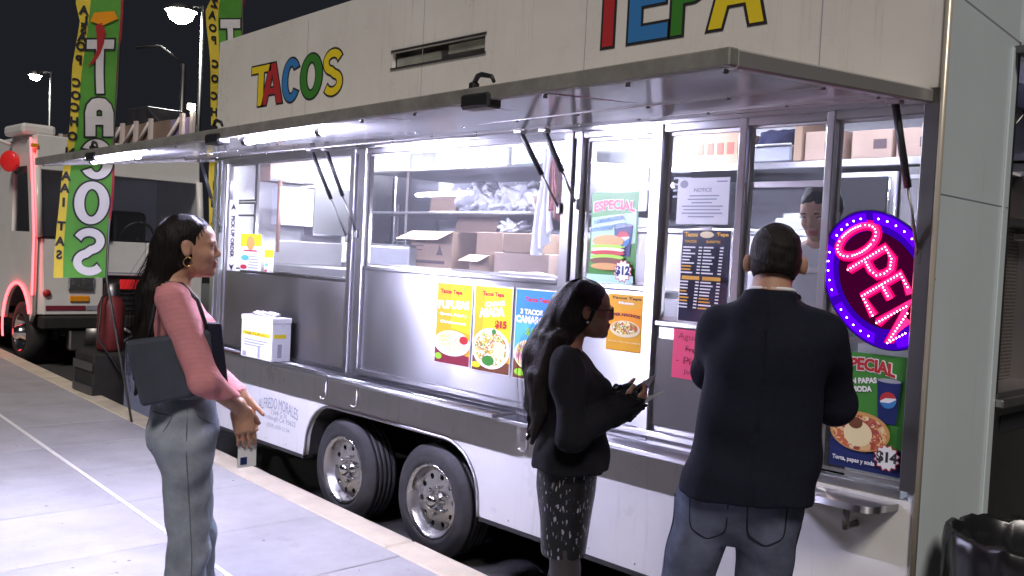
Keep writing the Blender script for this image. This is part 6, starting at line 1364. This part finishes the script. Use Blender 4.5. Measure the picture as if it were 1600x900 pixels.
# tote bag under the arm
t = thing('tote_bag', 'dark slate tote bag tucked under the arm of the woman in pink', 'bag', M1 @ Vector((-0.02, -0.17, 1.0)))
def hexl(name, pts, M, m, parent, bev=0.0): return hexa(name, [tuple(M @ Vector(p)) for p in pts], m, parent, bev, 2)
BAG = cloth_mat('slate_canvas', (0.055, 0.065, 0.085), 0.8, 0.15, 10); BAGD = cloth_mat('navy_canvas', (0.014, 0.014, 0.028), 0.8)
hexl('bag_body', [(-0.115, -0.205, 0.995), (0.13, -0.190, 1.045), (0.13, -0.140, 1.045), (-0.115, -0.140, 0.995), (-0.175, -0.215, 1.215), (0.10, -0.195, 1.260), (0.10, -0.135, 1.260), (-0.175, -0.135, 1.215)], M1, BAG, t, 0.012)
hexl('bag_front_panel', [(0.132, -0.185, 1.03), (0.172, -0.175, 1.04), (0.172, -0.135, 1.04), (0.132, -0.138, 1.03), (0.085, -0.19, 1.285), (0.135, -0.185, 1.285), (0.135, -0.13, 1.285), (0.085, -0.13, 1.285)], M1, BAGD, t, 0.008)
tube('bag_strap', [W1(p) for p in ((-0.10, -0.150, 1.22), (-0.085, -0.15, 1.34), (-0.05, -0.125, 1.418), (0.0, -0.122, 1.415), (0.055, -0.14, 1.36), (0.09, -0.155, 1.26))], 0.0075, M_['black'], t, 6)
# phone
t = thing('phone', 'white phone held low by the woman in pink', 'phone', M1 @ Vector((0.26, -0.03, 0.80)))
ph_d = unit((0.02, 0.03, -1.0)); ph_n = unit((0.35, -0.93, 0.0)); ph_s = np.cross(ph_d, ph_n); c0 = np.array((0.252, -0.030, 0.815))
def boxl(name, c, ax, h, M, m, parent, bev):
    pts = []
    for z in (-1, 1):
        for x, y in ((-1, -1), (1, -1), (1, 1), (-1, 1)): pts.append(c+ax[0]*x*h[0]+ax[1]*y*h[1]+ax[2]*z*h[2])
    return hexl(name, pts, M, m, parent, bev)
boxl('phone_body', c0, (ph_s, ph_d, ph_n), (0.036, 0.075, 0.004), M1, M_['paper'], t, 0.003); boxl('phone_camera', c0+ph_d*0.050+ph_n*0.0045+ph_s*0.015, (ph_s, ph_d, ph_n), (0.013, 0.014, 0.0015), M1, M_['p_navy'], t, 0.001); boxl('phone_edge', c0-ph_n*0.0045, (ph_s, ph_d, ph_n), (0.035, 0.074, 0.0006), M1, M_['p_navy'], t, 0.0)
# ================================================================= woman in the black jacket
M2 = place((903, 500), 3.50, R(44), SW)
P2 = person('woman in black jacket and shimmering dark skirt with glasses', M2)
H2 = Head((0.030, 0, 1.282), yaw=0.0, pitch=-0.02, s=0.93)
SR, SL = np.array((-0.045, -0.150, 1.200)), np.array((-0.045, 0.150, 1.200)); ER, EL = np.array((-0.005, -0.205, 0.945)), np.array((0.03, 0.20, 0.95)); WR_, WL = np.array((0.165, -0.095, 1.035)), np.array((0.175, 0.06, 1.045))
b = Solid((-0.22, -0.30, 0.0), (0.34, 0.30, 1.54), 0.0048)
b.loft([(0.74, -0.02, 0, 0.10, 0.15), (0.84, -0.01, 0, 0.09, 0.135), (0.93, 0.0, 0, 0.085, 0.12), (1.10, 0.0, 0, 0.09, 0.125), (1.20, -0.03, 0, 0.065, 0.12), (1.25, -0.04, 0, 0.045, 0.06)], 0.03)
b.cap((-0.045, 0, 1.20), (-0.01, 0, 1.31), 0.048, 0.044, 0.03)
for Sx, Ex, Wx in ((SR, ER, WR_), (SL, EL, WL)): b.cap(Sx, Ex, 0.042, 0.034, 0.02); b.cap(Ex, Wx, 0.034, 0.023, 0.012)
for q in (-1, 1): b.cap((-0.01, 0.075*q, 0.76), (0.0, 0.07*q, 0.42), 0.07, 0.048, 0.03); b.cap((0.0, 0.07*q, 0.42), (-0.02, 0.065*q, 0.08), 0.05, 0.032, 0.02); b.ell((-0.02, 0.068*q, 0.30), (0.048, 0.045, 0.09), 0.02); b.cap((-0.04, 0.065*q, 0.04), (0.10, 0.07*q, 0.025), 0.03, 0.024, 0.02)
H2.build(b); hand(b, WR_, (0.9, 0.25, 0.35), (0, 0.7, 0.5), (0, 0.2, 1), 0.75, 0.05, 0.92); hand(b, WL, (0.9, -0.3, 0.30), (0, -0.7, 0.5), (0, -0.2, 1), 0.75, 0.05, 0.92)
solid_obj('body', b, [SKIN_D, LIPR], P2, M2, lambda c: H2.lips(c), 1); H2.extras(P2, M2, HAIR, EYEW, IRIS)
BLK = cloth_mat('black_wool', (0.006, 0.006, 0.009), 0.9, 0.3, 50, wr=0.3)
g = Solid((-0.24, -0.30, 0.76), (0.30, 0.30, 1.32), 0.0062)
g.loft([(0.795, -0.005, 0, 0.145, 0.180), (0.86, -0.004, 0, 0.138, 0.172), (0.94, 0.0, 0, 0.124, 0.155), (1.03, 0.004, 0, 0.122, 0.152), (1.12, 0.0, 0, 0.115, 0.155), (1.20, -0.035, 0, 0.085, 0.148), (1.245, -0.05, 0, 0.06, 0.10)], 0.02)
for q in (-1, 1): g.ell((0.075, 0.058*q, 1.095), (0.052, 0.06, 0.055), 0.03)
for Sx, Ex, Wx in ((SR, ER, WR_), (SL, EL, WL)): g.cap(Sx, Ex, 0.062, 0.055, 0.03); g.cap(Ex, Wx, 0.055, 0.047, 0.02)
g.ell((-0.005, 0, 1.32), (0.085, 0.075, 0.09), 0.012, 'sub'); g.keep(lambda X, Y, Z: 0.797-Z)
g.ripple(0.0065, rndw(14, 18, 60, 13, (1, 1, 1.3)))
jk = solid_obj('jacket', g, BLK, P2, M2, None, 1)
# fluffy cuffs
for wq in (WR_, WL):
    g = Solid(wq-0.16, wq+0.17, 0.005); dv = unit(wq-(ER if wq is WR_ else EL)); wq = wq+dv*0.02; g.cap(wq-dv*0.06, wq+dv*0.03, 0.052, 0.050, 0.0)
    for i in range(60):
        v = unit(rng.normal(size=3)); g.cap(wq+dv*rng.uniform(-0.05, 0.035)+v*0.038, wq+dv*rng.uniform(-0.04, 0.04)+v*0.060, 0.010, 0.006, 0.008)
    solid_obj('fluffy_cuff', g, BLK, jk, M2, None, 0)
def glint_cloth():  # dark patterned cloth, its glints painted as pale cells in the colour
    m = cloth_mat('glint_pattern_skirt', (0.014, 0.014, 0.016), 0.5, 0.3, 40); t_ = m.node_tree; b_ = t_.nodes['Principled BSDF']
    tc_ = t_.nodes.new('ShaderNodeTexCoord'); mp = t_.nodes.new('ShaderNodeMapping'); mp.inputs['Scale'].default_value = (1, 1, 0.35); vo = t_.nodes.new('ShaderNodeTexVoronoi'); vo.inputs['Scale'].default_value = 190
    cr = t_.nodes.new('ShaderNodeValToRGB'); cr.color_ramp.elements[0].position = 0.90; cr.color_ramp.elements[1].position = 0.98; cr.color_ramp.elements[0].color = (0.012, 0.012, 0.014, 1); cr.color_ramp.elements[1].color = (0.30, 0.30, 0.36, 1)
    sp = t_.nodes.new('ShaderNodeSeparateColor'); t_.links.new(tc_.outputs['Object'], mp.inputs[0]); t_.links.new(mp.outputs[0], vo.inputs['Vector']); t_.links.new(vo.outputs['Color'], sp.inputs[0]); t_.links.new(sp.outputs[0], cr.inputs[0]); t_.links.new(cr.outputs[0], b_.inputs['Base Color'])
    b_.inputs['Roughness'].default_value = 0.35; return m
g = Solid((-0.2, -0.24, 0.44), (0.2, 0.24, 0.86), 0.0062)
g.loft([(0.475, -0.010, 0, 0.086, 0.125), (0.60, -0.010, 0, 0.094, 0.138), (0.72, -0.012, 0, 0.110, 0.155), (0.84, -0.01, 0, 0.11, 0.15)], 0.01); g.ripple(0.004, rndw(9, 18, 50, 21, (1.5, 1.5, 0.4)))
solid_obj('skirt', g, glint_cloth(), P2, M2, None, 1)
g = Solid((-0.14, -0.16, 0.04), (0.12, 0.16, 0.52), 0.006)
for q in (-1, 1): g.cap((-0.01, 0.07*q, 0.52), (0.0, 0.07*q, 0.42), 0.062, 0.053, 0.02); g.cap((0.0, 0.07*q, 0.42), (-0.02, 0.065*q, 0.08), 0.053, 0.036, 0.02); g.ell((-0.02, 0.068*q, 0.30), (0.051, 0.048, 0.09), 0.02)
solid_obj('stockings', g, mat('dark_nylon', (0.030, 0.024, 0.026), 0.55), P2, M2, None, 1)
STK = cloth_mat('black_shoe_leather', (0.012, 0.012, 0.013), 0.4)
for q in (-1, 1):
    g = Solid((-0.12, -0.16, -0.005), (0.2, 0.16, 0.14), 0.0055); g.cap((-0.045, 0.066*q, 0.045), (0.11, 0.072*q, 0.028), 0.036, 0.030, 0.02); g.cap((-0.035, 0.066*q, 0.05), (-0.025, 0.066*q, 0.10), 0.04, 0.038, 0.02); g.keep(lambda X, Y, Z: 0.0-Z); solid_obj('shoe', g, STK, P2, M2, None, 1)
# hair: half up with clip, long waves
g = Solid((-0.27, -0.19, 0.84), (0.15, 0.19, 1.56), 0.0052); hp = H2.p
g.ell(hp(-0.022, 0, 0.142), (0.097, 0.083, 0.086), 0.0); g.ell(hp(-0.05, 0, 0.105), (0.075, 0.082, 0.085), 0.03)
g.cap(hp(-0.085, 0, 0.08), (-0.115, 0, 1.20), 0.072, 0.082, 0.05); g.cap((-0.115, 0.0, 1.20), (-0.135, -0.01, 1.02), 0.080, 0.050, 0.04)
for i in range(16):
    a = i*0.53; y0 = 0.085*math.sin(a); pts = [(-0.085-0.05*math.cos(a), y0, 1.28), (-0.135-0.02*math.cos(a*1.7), y0*1.15, 1.14), (-0.115-0.03*math.sin(a*2), y0*1.1, 1.02), (-0.145+0.02*math.cos(a*3), y0, 0.92+0.03*math.sin(i*1.9))]
    for p_, q_, r0, r1 in zip(pts, pts[1:], (0.03, 0.028, 0.022), (0.028, 0.022, 0.008)): g.cap(p_, q_, r0, r1, 0.014)
g.keep(lambda X, Y, Z: facecut(X, Y, Z, H2, 0.032)); 
for q in (-1, 1): g.ell(H2.p(-0.004, 0.088*q, 0.098), (0.024, 0.022, 0.034), 0.012, 'sub')
g.ripple(0.0032, rndw(8, 60, 150, 29, (1, 1.3, 0.4)))
hr = solid_obj('hair', g, HAIR, P2, M2, None, 1); strands(hr, M2, H2, [(-0.125, 0, 1.28), (-0.138, 0, 1.20), (-0.145, 0, 1.12), (-0.142, -0.01, 1.04), (-0.138, -0.01, 0.96), (-0.135, -0.01, 0.90)], 200, 8, 0.034, HAIR)
W_ = lambda p: tuple(M2 @ Vector(tuple(p)))
hc = hp(-0.128, 0.0, 0.105)
hcl = tube('hair_clip', [W_(hc+np.array((-0.012*math.sin(R(a)), 0.038*math.cos(R(a)), 0.016*math.sin(R(2*a))))) for a in range(0, 181, 15)], 0.009, M_['black'], P2, 6)
gl = tube('glasses', [W_(H2.p(0.101, -0.012+0.0*a, 0.112) + H2.l*(-0.022*math.cos(R(a))-0.022)*H2.s + H2.u*0.017*math.sin(R(a))*H2.s) for a in range(0, 361, 20)], 0.0020, M_['black'], P2, 5)
tube('lens_rim', [W_(H2.p(0.101, 0.012, 0.112) + H2.l*(0.022*math.cos(R(a))+0.022)*H2.s + H2.u*0.017*math.sin(R(a))*H2.s) for a in range(0, 361, 20)], 0.0020, M_['black'], gl, 5)
tube('bridge', [W_(H2.p(0.102, -0.012, 0.116)), W_(H2.p(0.104, 0.0, 0.118)), W_(H2.p(0.102, 0.012, 0.116))], 0.0018, M_['black'], gl, 5)
for q in (-1, 1): tube('temple', [W_(H2.p(0.100, 0.056*q, 0.116)), W_(H2.p(0.05, 0.072*q, 0.117)), W_(H2.p(-0.005, 0.079*q, 0.114))], 0.0020, M_['black'], gl, 5)
lathe('earring', [(-0.005, 0.001), (0, 0.006), (0.005, 0.001)], W_(H2.p(0.002, -0.084, 0.066)), (0, 0, 1), M_['paper'], P2, 10)
# papers in her hands
t = thing('folded_papers', 'folded white papers held by the woman in black', 'papers', M2 @ Vector((0.25, -0.02, 1.08)))
for i, (a, b_, c_) in enumerate((((0.20, -0.05, 1.10), (0.30, -0.03, 1.165), (0.27, 0.03, 1.09)), ((0.21, -0.06, 1.06), (0.325, -0.045, 1.10), (0.27, 0.02, 1.045)))):
    pts = [np.array(a), np.array(b_), np.array(c_), np.array(a)+np.array(c_)-np.array(b_)]; n_ = unit(np.cross(pts[1]-pts[0], pts[2]-pts[0]))*0.0012
    hexl('paper_sheet', [tuple(p_-n_) for p_ in pts]+[tuple(p_+n_) for p_ in pts], M2, M_['paper'], t)
# ================================================================= man in the navy blazer
M3 = place((1203, 450), 2.93, R(121), SW)
P3 = person('man in dark navy blazer and blue jeans facing the order window', M3)
H3 = Head((0.045, -0.012, 1.485), yaw=0.0, pitch=-0.02, s=1.0)
SR, SL = np.array((-0.01, -0.175, 1.375)), np.array((-0.01, 0.150, 1.375)); ER, EL = np.array((0.13, -0.222, 1.150)), np.array((0.19, 0.172, 1.220)); WR_, WL = np.array((0.30, -0.18, 1.16)), np.array((0.40, 0.12, 1.26))
hy = 0.055
b = Solid((-0.22, -0.36, 0.0), (0.56, 0.36, 1.77), 0.0055)
b.loft([(0.84, -0.01, hy, 0.11, 0.16), (0.98, 0.0, hy*0.8, 0.105, 0.15), (1.12, 0.0, 0.03, 0.11, 0.155), (1.30, 0.0, 0.0, 0.12, 0.17), (1.41, -0.01, 0.0, 0.075, 0.16), (1.46, -0.02, 0, 0.06, 0.075)], 0.03)
b.cap((-0.02, 0, 1.42), (0.012, -0.006, 1.53), 0.062, 0.058, 0.03)
for Sx, Ex, Wx in ((SR, ER, WR_), (SL, EL, WL)): b.cap(Sx, Ex, 0.055, 0.043, 0.02); b.cap(Ex, Wx, 0.043, 0.029, 0.012)
KL, KR = (0.02, hy+0.165, 0.48), (0.02, hy-0.085, 0.47); AL, AR = (-0.02, hy+0.20, 0.09), (-0.02, hy-0.105, 0.09)
for (hq, kq, aq) in (((0, hy+0.09, 0.86), KL, AL), ((0, hy-0.085, 0.86), KR, AR)):
    b.cap(hq, kq, 0.085, 0.058, 0.03); b.cap(kq, aq, 0.058, 0.038, 0.02); b.cap((aq[0]-0.02, aq[1], 0.04), (aq[0]+0.17, aq[1], 0.03), 0.04, 0.033, 0.02)
H3.build(b, False)
for q in (-1, 1): b.ell(H3.p(-0.012, 0.088*q, 0.100), (0.010, 0.012, 0.030), 0.008, 'add', H3.rot(0.2))
hand(b, WR_, (0.95, 0.2, 0.1), (0, 0.3, -0.9), (0, 1, 0), 0.4, 0.08, 1.05); hand(b, WL, (0.95, -0.2, 0.0), (0, -0.3, -0.9), (0, -1, 0), 0.4, 0.08, 1.05)
solid_obj('body', b, [SKIN_W, LIP], P3, M3, lambda c: H3.lips(c), 1); H3.extras(P3, M3, HAIR, EYEW, IRIS, False)
NAVY = cloth_mat('navy_blazer_wool', (0.007, 0.008, 0.018), 0.85, 0.25, 60, wr=0.3)
g = Solid((-0.26, -0.38, 0.80), (0.44, 0.38, 1.52), 0.0065)
g.loft([(0.845, -0.01, hy-0.020, 0.158, 0.212), (0.92, -0.008, hy-0.020, 0.152, 0.208), (1.04, -0.005, 0.012, 0.135, 0.192), (1.14, -0.005, 0.004, 0.132, 0.184), (1.26, -0.008, -0.006, 0.140, 0.182), (1.35, -0.015, -0.01, 0.122, 0.182), (1.43, -0.025, 0.0, 0.085, 0.165), (1.465, -0.022, 0.0, 0.080, 0.095), (1.505, -0.012, -0.003, 0.076, 0.078)], 0.02, 2.5)
for Sx, Ex, Wx in ((SR, ER, WR_), (SL, EL, WL)): g.cap(Sx, Ex, 0.068, 0.060, 0.035); g.cap(Ex, Wx, 0.060, 0.046, 0.03)
g.cap(SR+np.array((0, 0.0, 0.010)), SR+np.array((0.0, 0.09, 0.045)), 0.048, 0.045, 0.03); g.cap(SL+np.array((0, 0.0, 0.010)), SL+np.array((0.0, -0.09, 0.045)), 0.048, 0.045, 0.03)
g.cap((0.012, -0.006, 1.64), (0.03, -0.006, 1.47), 0.060, 0.058, 0.006, 'sub'); g.keep(lambda X, Y, Z: 0.847+0.035*np.abs(Y-hy)/0.2*0.5-Z)
g.cap((-0.17, hy-0.02, 0.82), (-0.165, hy-0.01, 1.00), 0.006, 0.003, 0.006, 'sub')
g.ripple(0.0075, rndw(16, 14, 48, 33, (0.7, 1, 1.4)))
for za, xa, zb2, xb in ((0.84, -0.166, 0.95, -0.157), (0.95, -0.157, 1.08, -0.140), (1.08, -0.140, 1.20, -0.141), (1.20, -0.141, 1.32, -0.143), (1.32, -0.143, 1.43, -0.112)): g.cap((xa, 0.02-0.02*(za-0.84), za), (xb, 0.02-0.02*(zb2-0.84), zb2), 0.005 if za > 0.9 else 0.011, 0.005, 0.004, 'sub')
jk = solid_obj('blazer', g, NAVY, P3, M3, None, 1)
W_ = lambda p: tuple(M3 @ Vector(tuple(p)))
tube('blazer_collar', [W_((0.012+0.078*math.cos(R(a)), -0.006+0.080*math.sin(R(a)), 1.485-0.012*math.cos(R(a)))) for a in range(70, 291, 15)], 0.011, NAVY, jk, 8)
tube('shirt_collar', [W_((0.014+0.062*math.cos(R(a)), -0.006+0.064*math.sin(R(a)), 1.506-0.006*math.cos(R(a)))) for a in range(60, 301, 15)], 0.007, M_['paper'], P3, 8)
DENB = cloth_mat('dark_blue_denim', (0.10, 0.115, 0.17), 0.85, 0.6, 5, wr=0.5)
g = Solid((-0.22, -0.26, 0.03), (0.24, 0.36, 1.02), 0.0068)
g.loft([(0.70, 0.0, hy, 0.06, 0.11), (0.76, -0.005, hy, 0.095, 0.155), (0.82, -0.01, hy, 0.116, 0.172), (0.90, -0.01, hy-0.01, 0.120, 0.165), (1.0, 0.0, hy-0.02, 0.105, 0.145)], 0.02)
for (hq, kq, aq) in (((-0.005, hy+0.092, 0.84), KL, AL), ((-0.005, hy-0.088, 0.84), KR, AR)):
    g.cap(hq, kq, 0.102, 0.078, 0.02); g.cap(kq, (aq[0], aq[1], 0.06), 0.078, 0.070, 0.03)
g.ripple(0.006, rndw(14, 15, 50, 41, (0.8, 0.8, 1.6)))
jb = solid_obj('jeans', g, DENB, P3, M3, None, 1)
SEAM = cloth_mat('dark_seam', (0.015, 0.016, 0.03))
for yc in (hy+0.088, hy-0.085):
    stitch('pocket_seam', g, [(-0.3, yc-0.058, 0.86), (-0.3, yc-0.055, 0.755), (-0.3, yc, 0.725), (-0.3, yc+0.055, 0.755), (-0.3, yc+0.058, 0.86)], (1, 0, 0), 0.0028, SEAM, jb, M3)
stitch('side_seam', g, [(-0.02, 0.45, 0.84), (-0.02, 0.45, 0.60), (-0.02, 0.45, 0.42), (-0.03, 0.45, 0.15)], (0, -1, 0), 0.003, SEAM, jb, M3, 10)
stitch('side_seam', g, [(-0.02, -0.35, 0.84), (-0.02, -0.35, 0.60), (-0.02, -0.35, 0.42), (-0.03, -0.35, 0.15)], (0, 1, 0), 0.003, SEAM, jb, M3, 10)
for aq in (AL, AR):
    g = Solid((-0.14, aq[1]-0.08, -0.005), (0.28, aq[1]+0.08, 0.14), 0.006); g.cap((-0.05, aq[1], 0.045), (0.17, aq[1], 0.035), 0.047, 0.042, 0.02); g.cap((-0.03, aq[1], 0.05), (-0.01, aq[1], 0.09), 0.048, 0.045, 0.02); g.keep(lambda X, Y, Z: 0.0-Z); solid_obj('shoe', g, STK, P3, M3, None, 1)
g = Solid((-0.12, -0.13, 1.46), (0.18, 0.12, 1.76), 0.0045); hp = H3.p
g.ell(hp(-0.014, 0, 0.142), (0.102, 0.0785, 0.090), 0.0); g.ell(hp(-0.03, 0, 0.10), (0.084, 0.075, 0.074), 0.02)
def mcut(X, Y, Z):
    h = H3; x = ((X-h.c[0])*h.f[0]+(Z-h.c[2])*h.f[2])/h.s; z = ((X-h.c[0])*h.u[0]+(Z-h.c[2])*h.u[2])/h.s; return np.maximum(x-0.03-np.maximum(z-0.13, 0)*0.9, 0.062-0.3*(x+0.05)-z)
g.keep(mcut)
for q in (-1, 1): g.ell(H3.p(0.006, 0.088*q, 0.098), (0.030, 0.024, 0.040), 0.01, 'sub')
g.ripple(0.0018, rndw(8, 120, 300, 43))
solid_obj('hair', g, HAIRM, P3, M3, None, 1)
# ================================================================= vendor inside
M4 = place((1281, 420), 4.40, R(-75), 0.44)
P4 = person('vendor in white shirt inside the trailer behind the neon sign', M4)
H4 = Head((0.10, 0.03, 1.43), yaw=-0.25, pitch=-0.38, s=1.05)
SR, SL = np.array((0.02, -0.18, 1.36)), np.array((0.02, 0.18, 1.36)); ER, EL = np.array((0.10, -0.24, 1.10)), np.array((0.10, 0.24, 1.10)); WR_, WL = np.array((0.33, -0.14, 1.08)), np.array((0.33, 0.12, 1.08))
b = Solid((-0.22, -0.34, 0.0), (0.50, 0.34, 1.76), 0.006)
b.loft([(0.84, -0.01, 0, 0.11, 0.16), (1.0, 0.0, 0, 0.105, 0.15), (1.25, 0.01, 0.0, 0.12, 0.17), (1.36, 0.01, 0.0, 0.075, 0.16), (1.41, 0.01, 0, 0.06, 0.075)], 0.03)
b.cap((0.02, 0, 1.38), (0.06, 0.01, 1.48), 0.06, 0.055, 0.03)
for Sx, Ex, Wx in ((SR, ER, WR_), (SL, EL, WL)): b.cap(Sx, Ex, 0.05, 0.04, 0.02); b.cap(Ex, Wx, 0.04, 0.028, 0.012)
for q in (-1, 1): b.cap((0, 0.09*q, 0.86), (0.02, 0.09*q, 0.46), 0.08, 0.055, 0.03); b.cap((0.02, 0.09*q, 0.46), (-0.01, 0.09*q, 0.09), 0.055, 0.038, 0.02); b.cap((-0.03, 0.09*q, 0.04), (0.15, 0.1*q, 0.03), 0.04, 0.032, 0.02)
H4.build(b, False); hand(b, WR_, (1, 0.2, -0.1), (0, 0.3, -0.9), (0, 1, 0), 0.5); hand(b, WL, (1, -0.2, -0.1), (0, -0.3, -0.9), (0, -1, 0), 0.5)
solid_obj('body', b, [SKIN_W, LIP], P4, M4, lambda c: H4.lips(c), 1); H4.extras(P4, M4, HAIR, EYEW, IRIS, False)
g = Solid((-0.2, -0.34, 0.8), (0.3, 0.34, 1.46), 0.008)
g.loft([(0.84, -0.005, 0, 0.14, 0.19), (1.05, 0.0, 0, 0.13, 0.175), (1.25, 0.008, 0, 0.138, 0.185), (1.36, 0.008, 0, 0.09, 0.18), (1.40, 0.008, 0, 0.075, 0.10)], 0.02)
for Sx, Ex in ((SR, ER), (SL, EL)): g.cap(Sx, Ex*0.85+Sx*0.15, 0.072, 0.066, 0.03)
g.ripple(0.005, rndw(10, 15, 50, 51)); solid_obj('shirt', g, cloth_mat('white_shirt', (0.66, 0.64, 0.66), 0.85, 0.06), P4, M4, None, 1)
g = Solid((-0.2, -0.24, 0.03), (0.24, 0.24, 0.95), 0.009); g.loft([(0.80, -0.01, 0, 0.12, 0.175), (0.92, -0.005, 0, 0.115, 0.165)], 0.02)
for q in (-1, 1): g.cap((0, 0.09*q, 0.84), (0.02, 0.095*q, 0.46), 0.10, 0.075, 0.03); g.cap((0.02, 0.095*q, 0.46), (0, 0.1*q, 0.06), 0.075, 0.07, 0.03)
solid_obj('trousers', g, BLK, P4, M4, None, 1)
g = Solid((-0.10, -0.14, 1.40), (0.26, 0.2, 1.76), 0.005); hp = H4.p
g.ell(hp(-0.016, 0, 0.145), (0.102*1.05, 0.082*1.05, 0.090*1.05), 0.0, rot=H4.rot()); g.ell(hp(-0.035, 0, 0.10), (0.083*1.05, 0.078*1.05, 0.075*1.05), 0.02, rot=H4.rot())
def vcut(X, Y, Z):
    h = H4; D = [(X-h.c[0]), (Y-h.c[1]), (Z-h.c[2])]; x = sum(D[i]*h.f[i] for i in range(3))/h.s; z = sum(D[i]*h.u[i] for i in range(3))/h.s; return np.maximum(x-0.020-np.maximum(z-0.11, 0)*0.85, 0.075-0.35*x-z)
g.keep(vcut); g.ripple(0.002, rndw(8, 100, 250, 53)); solid_obj('hair', g, HAIRM, P4, M4, None, 1)
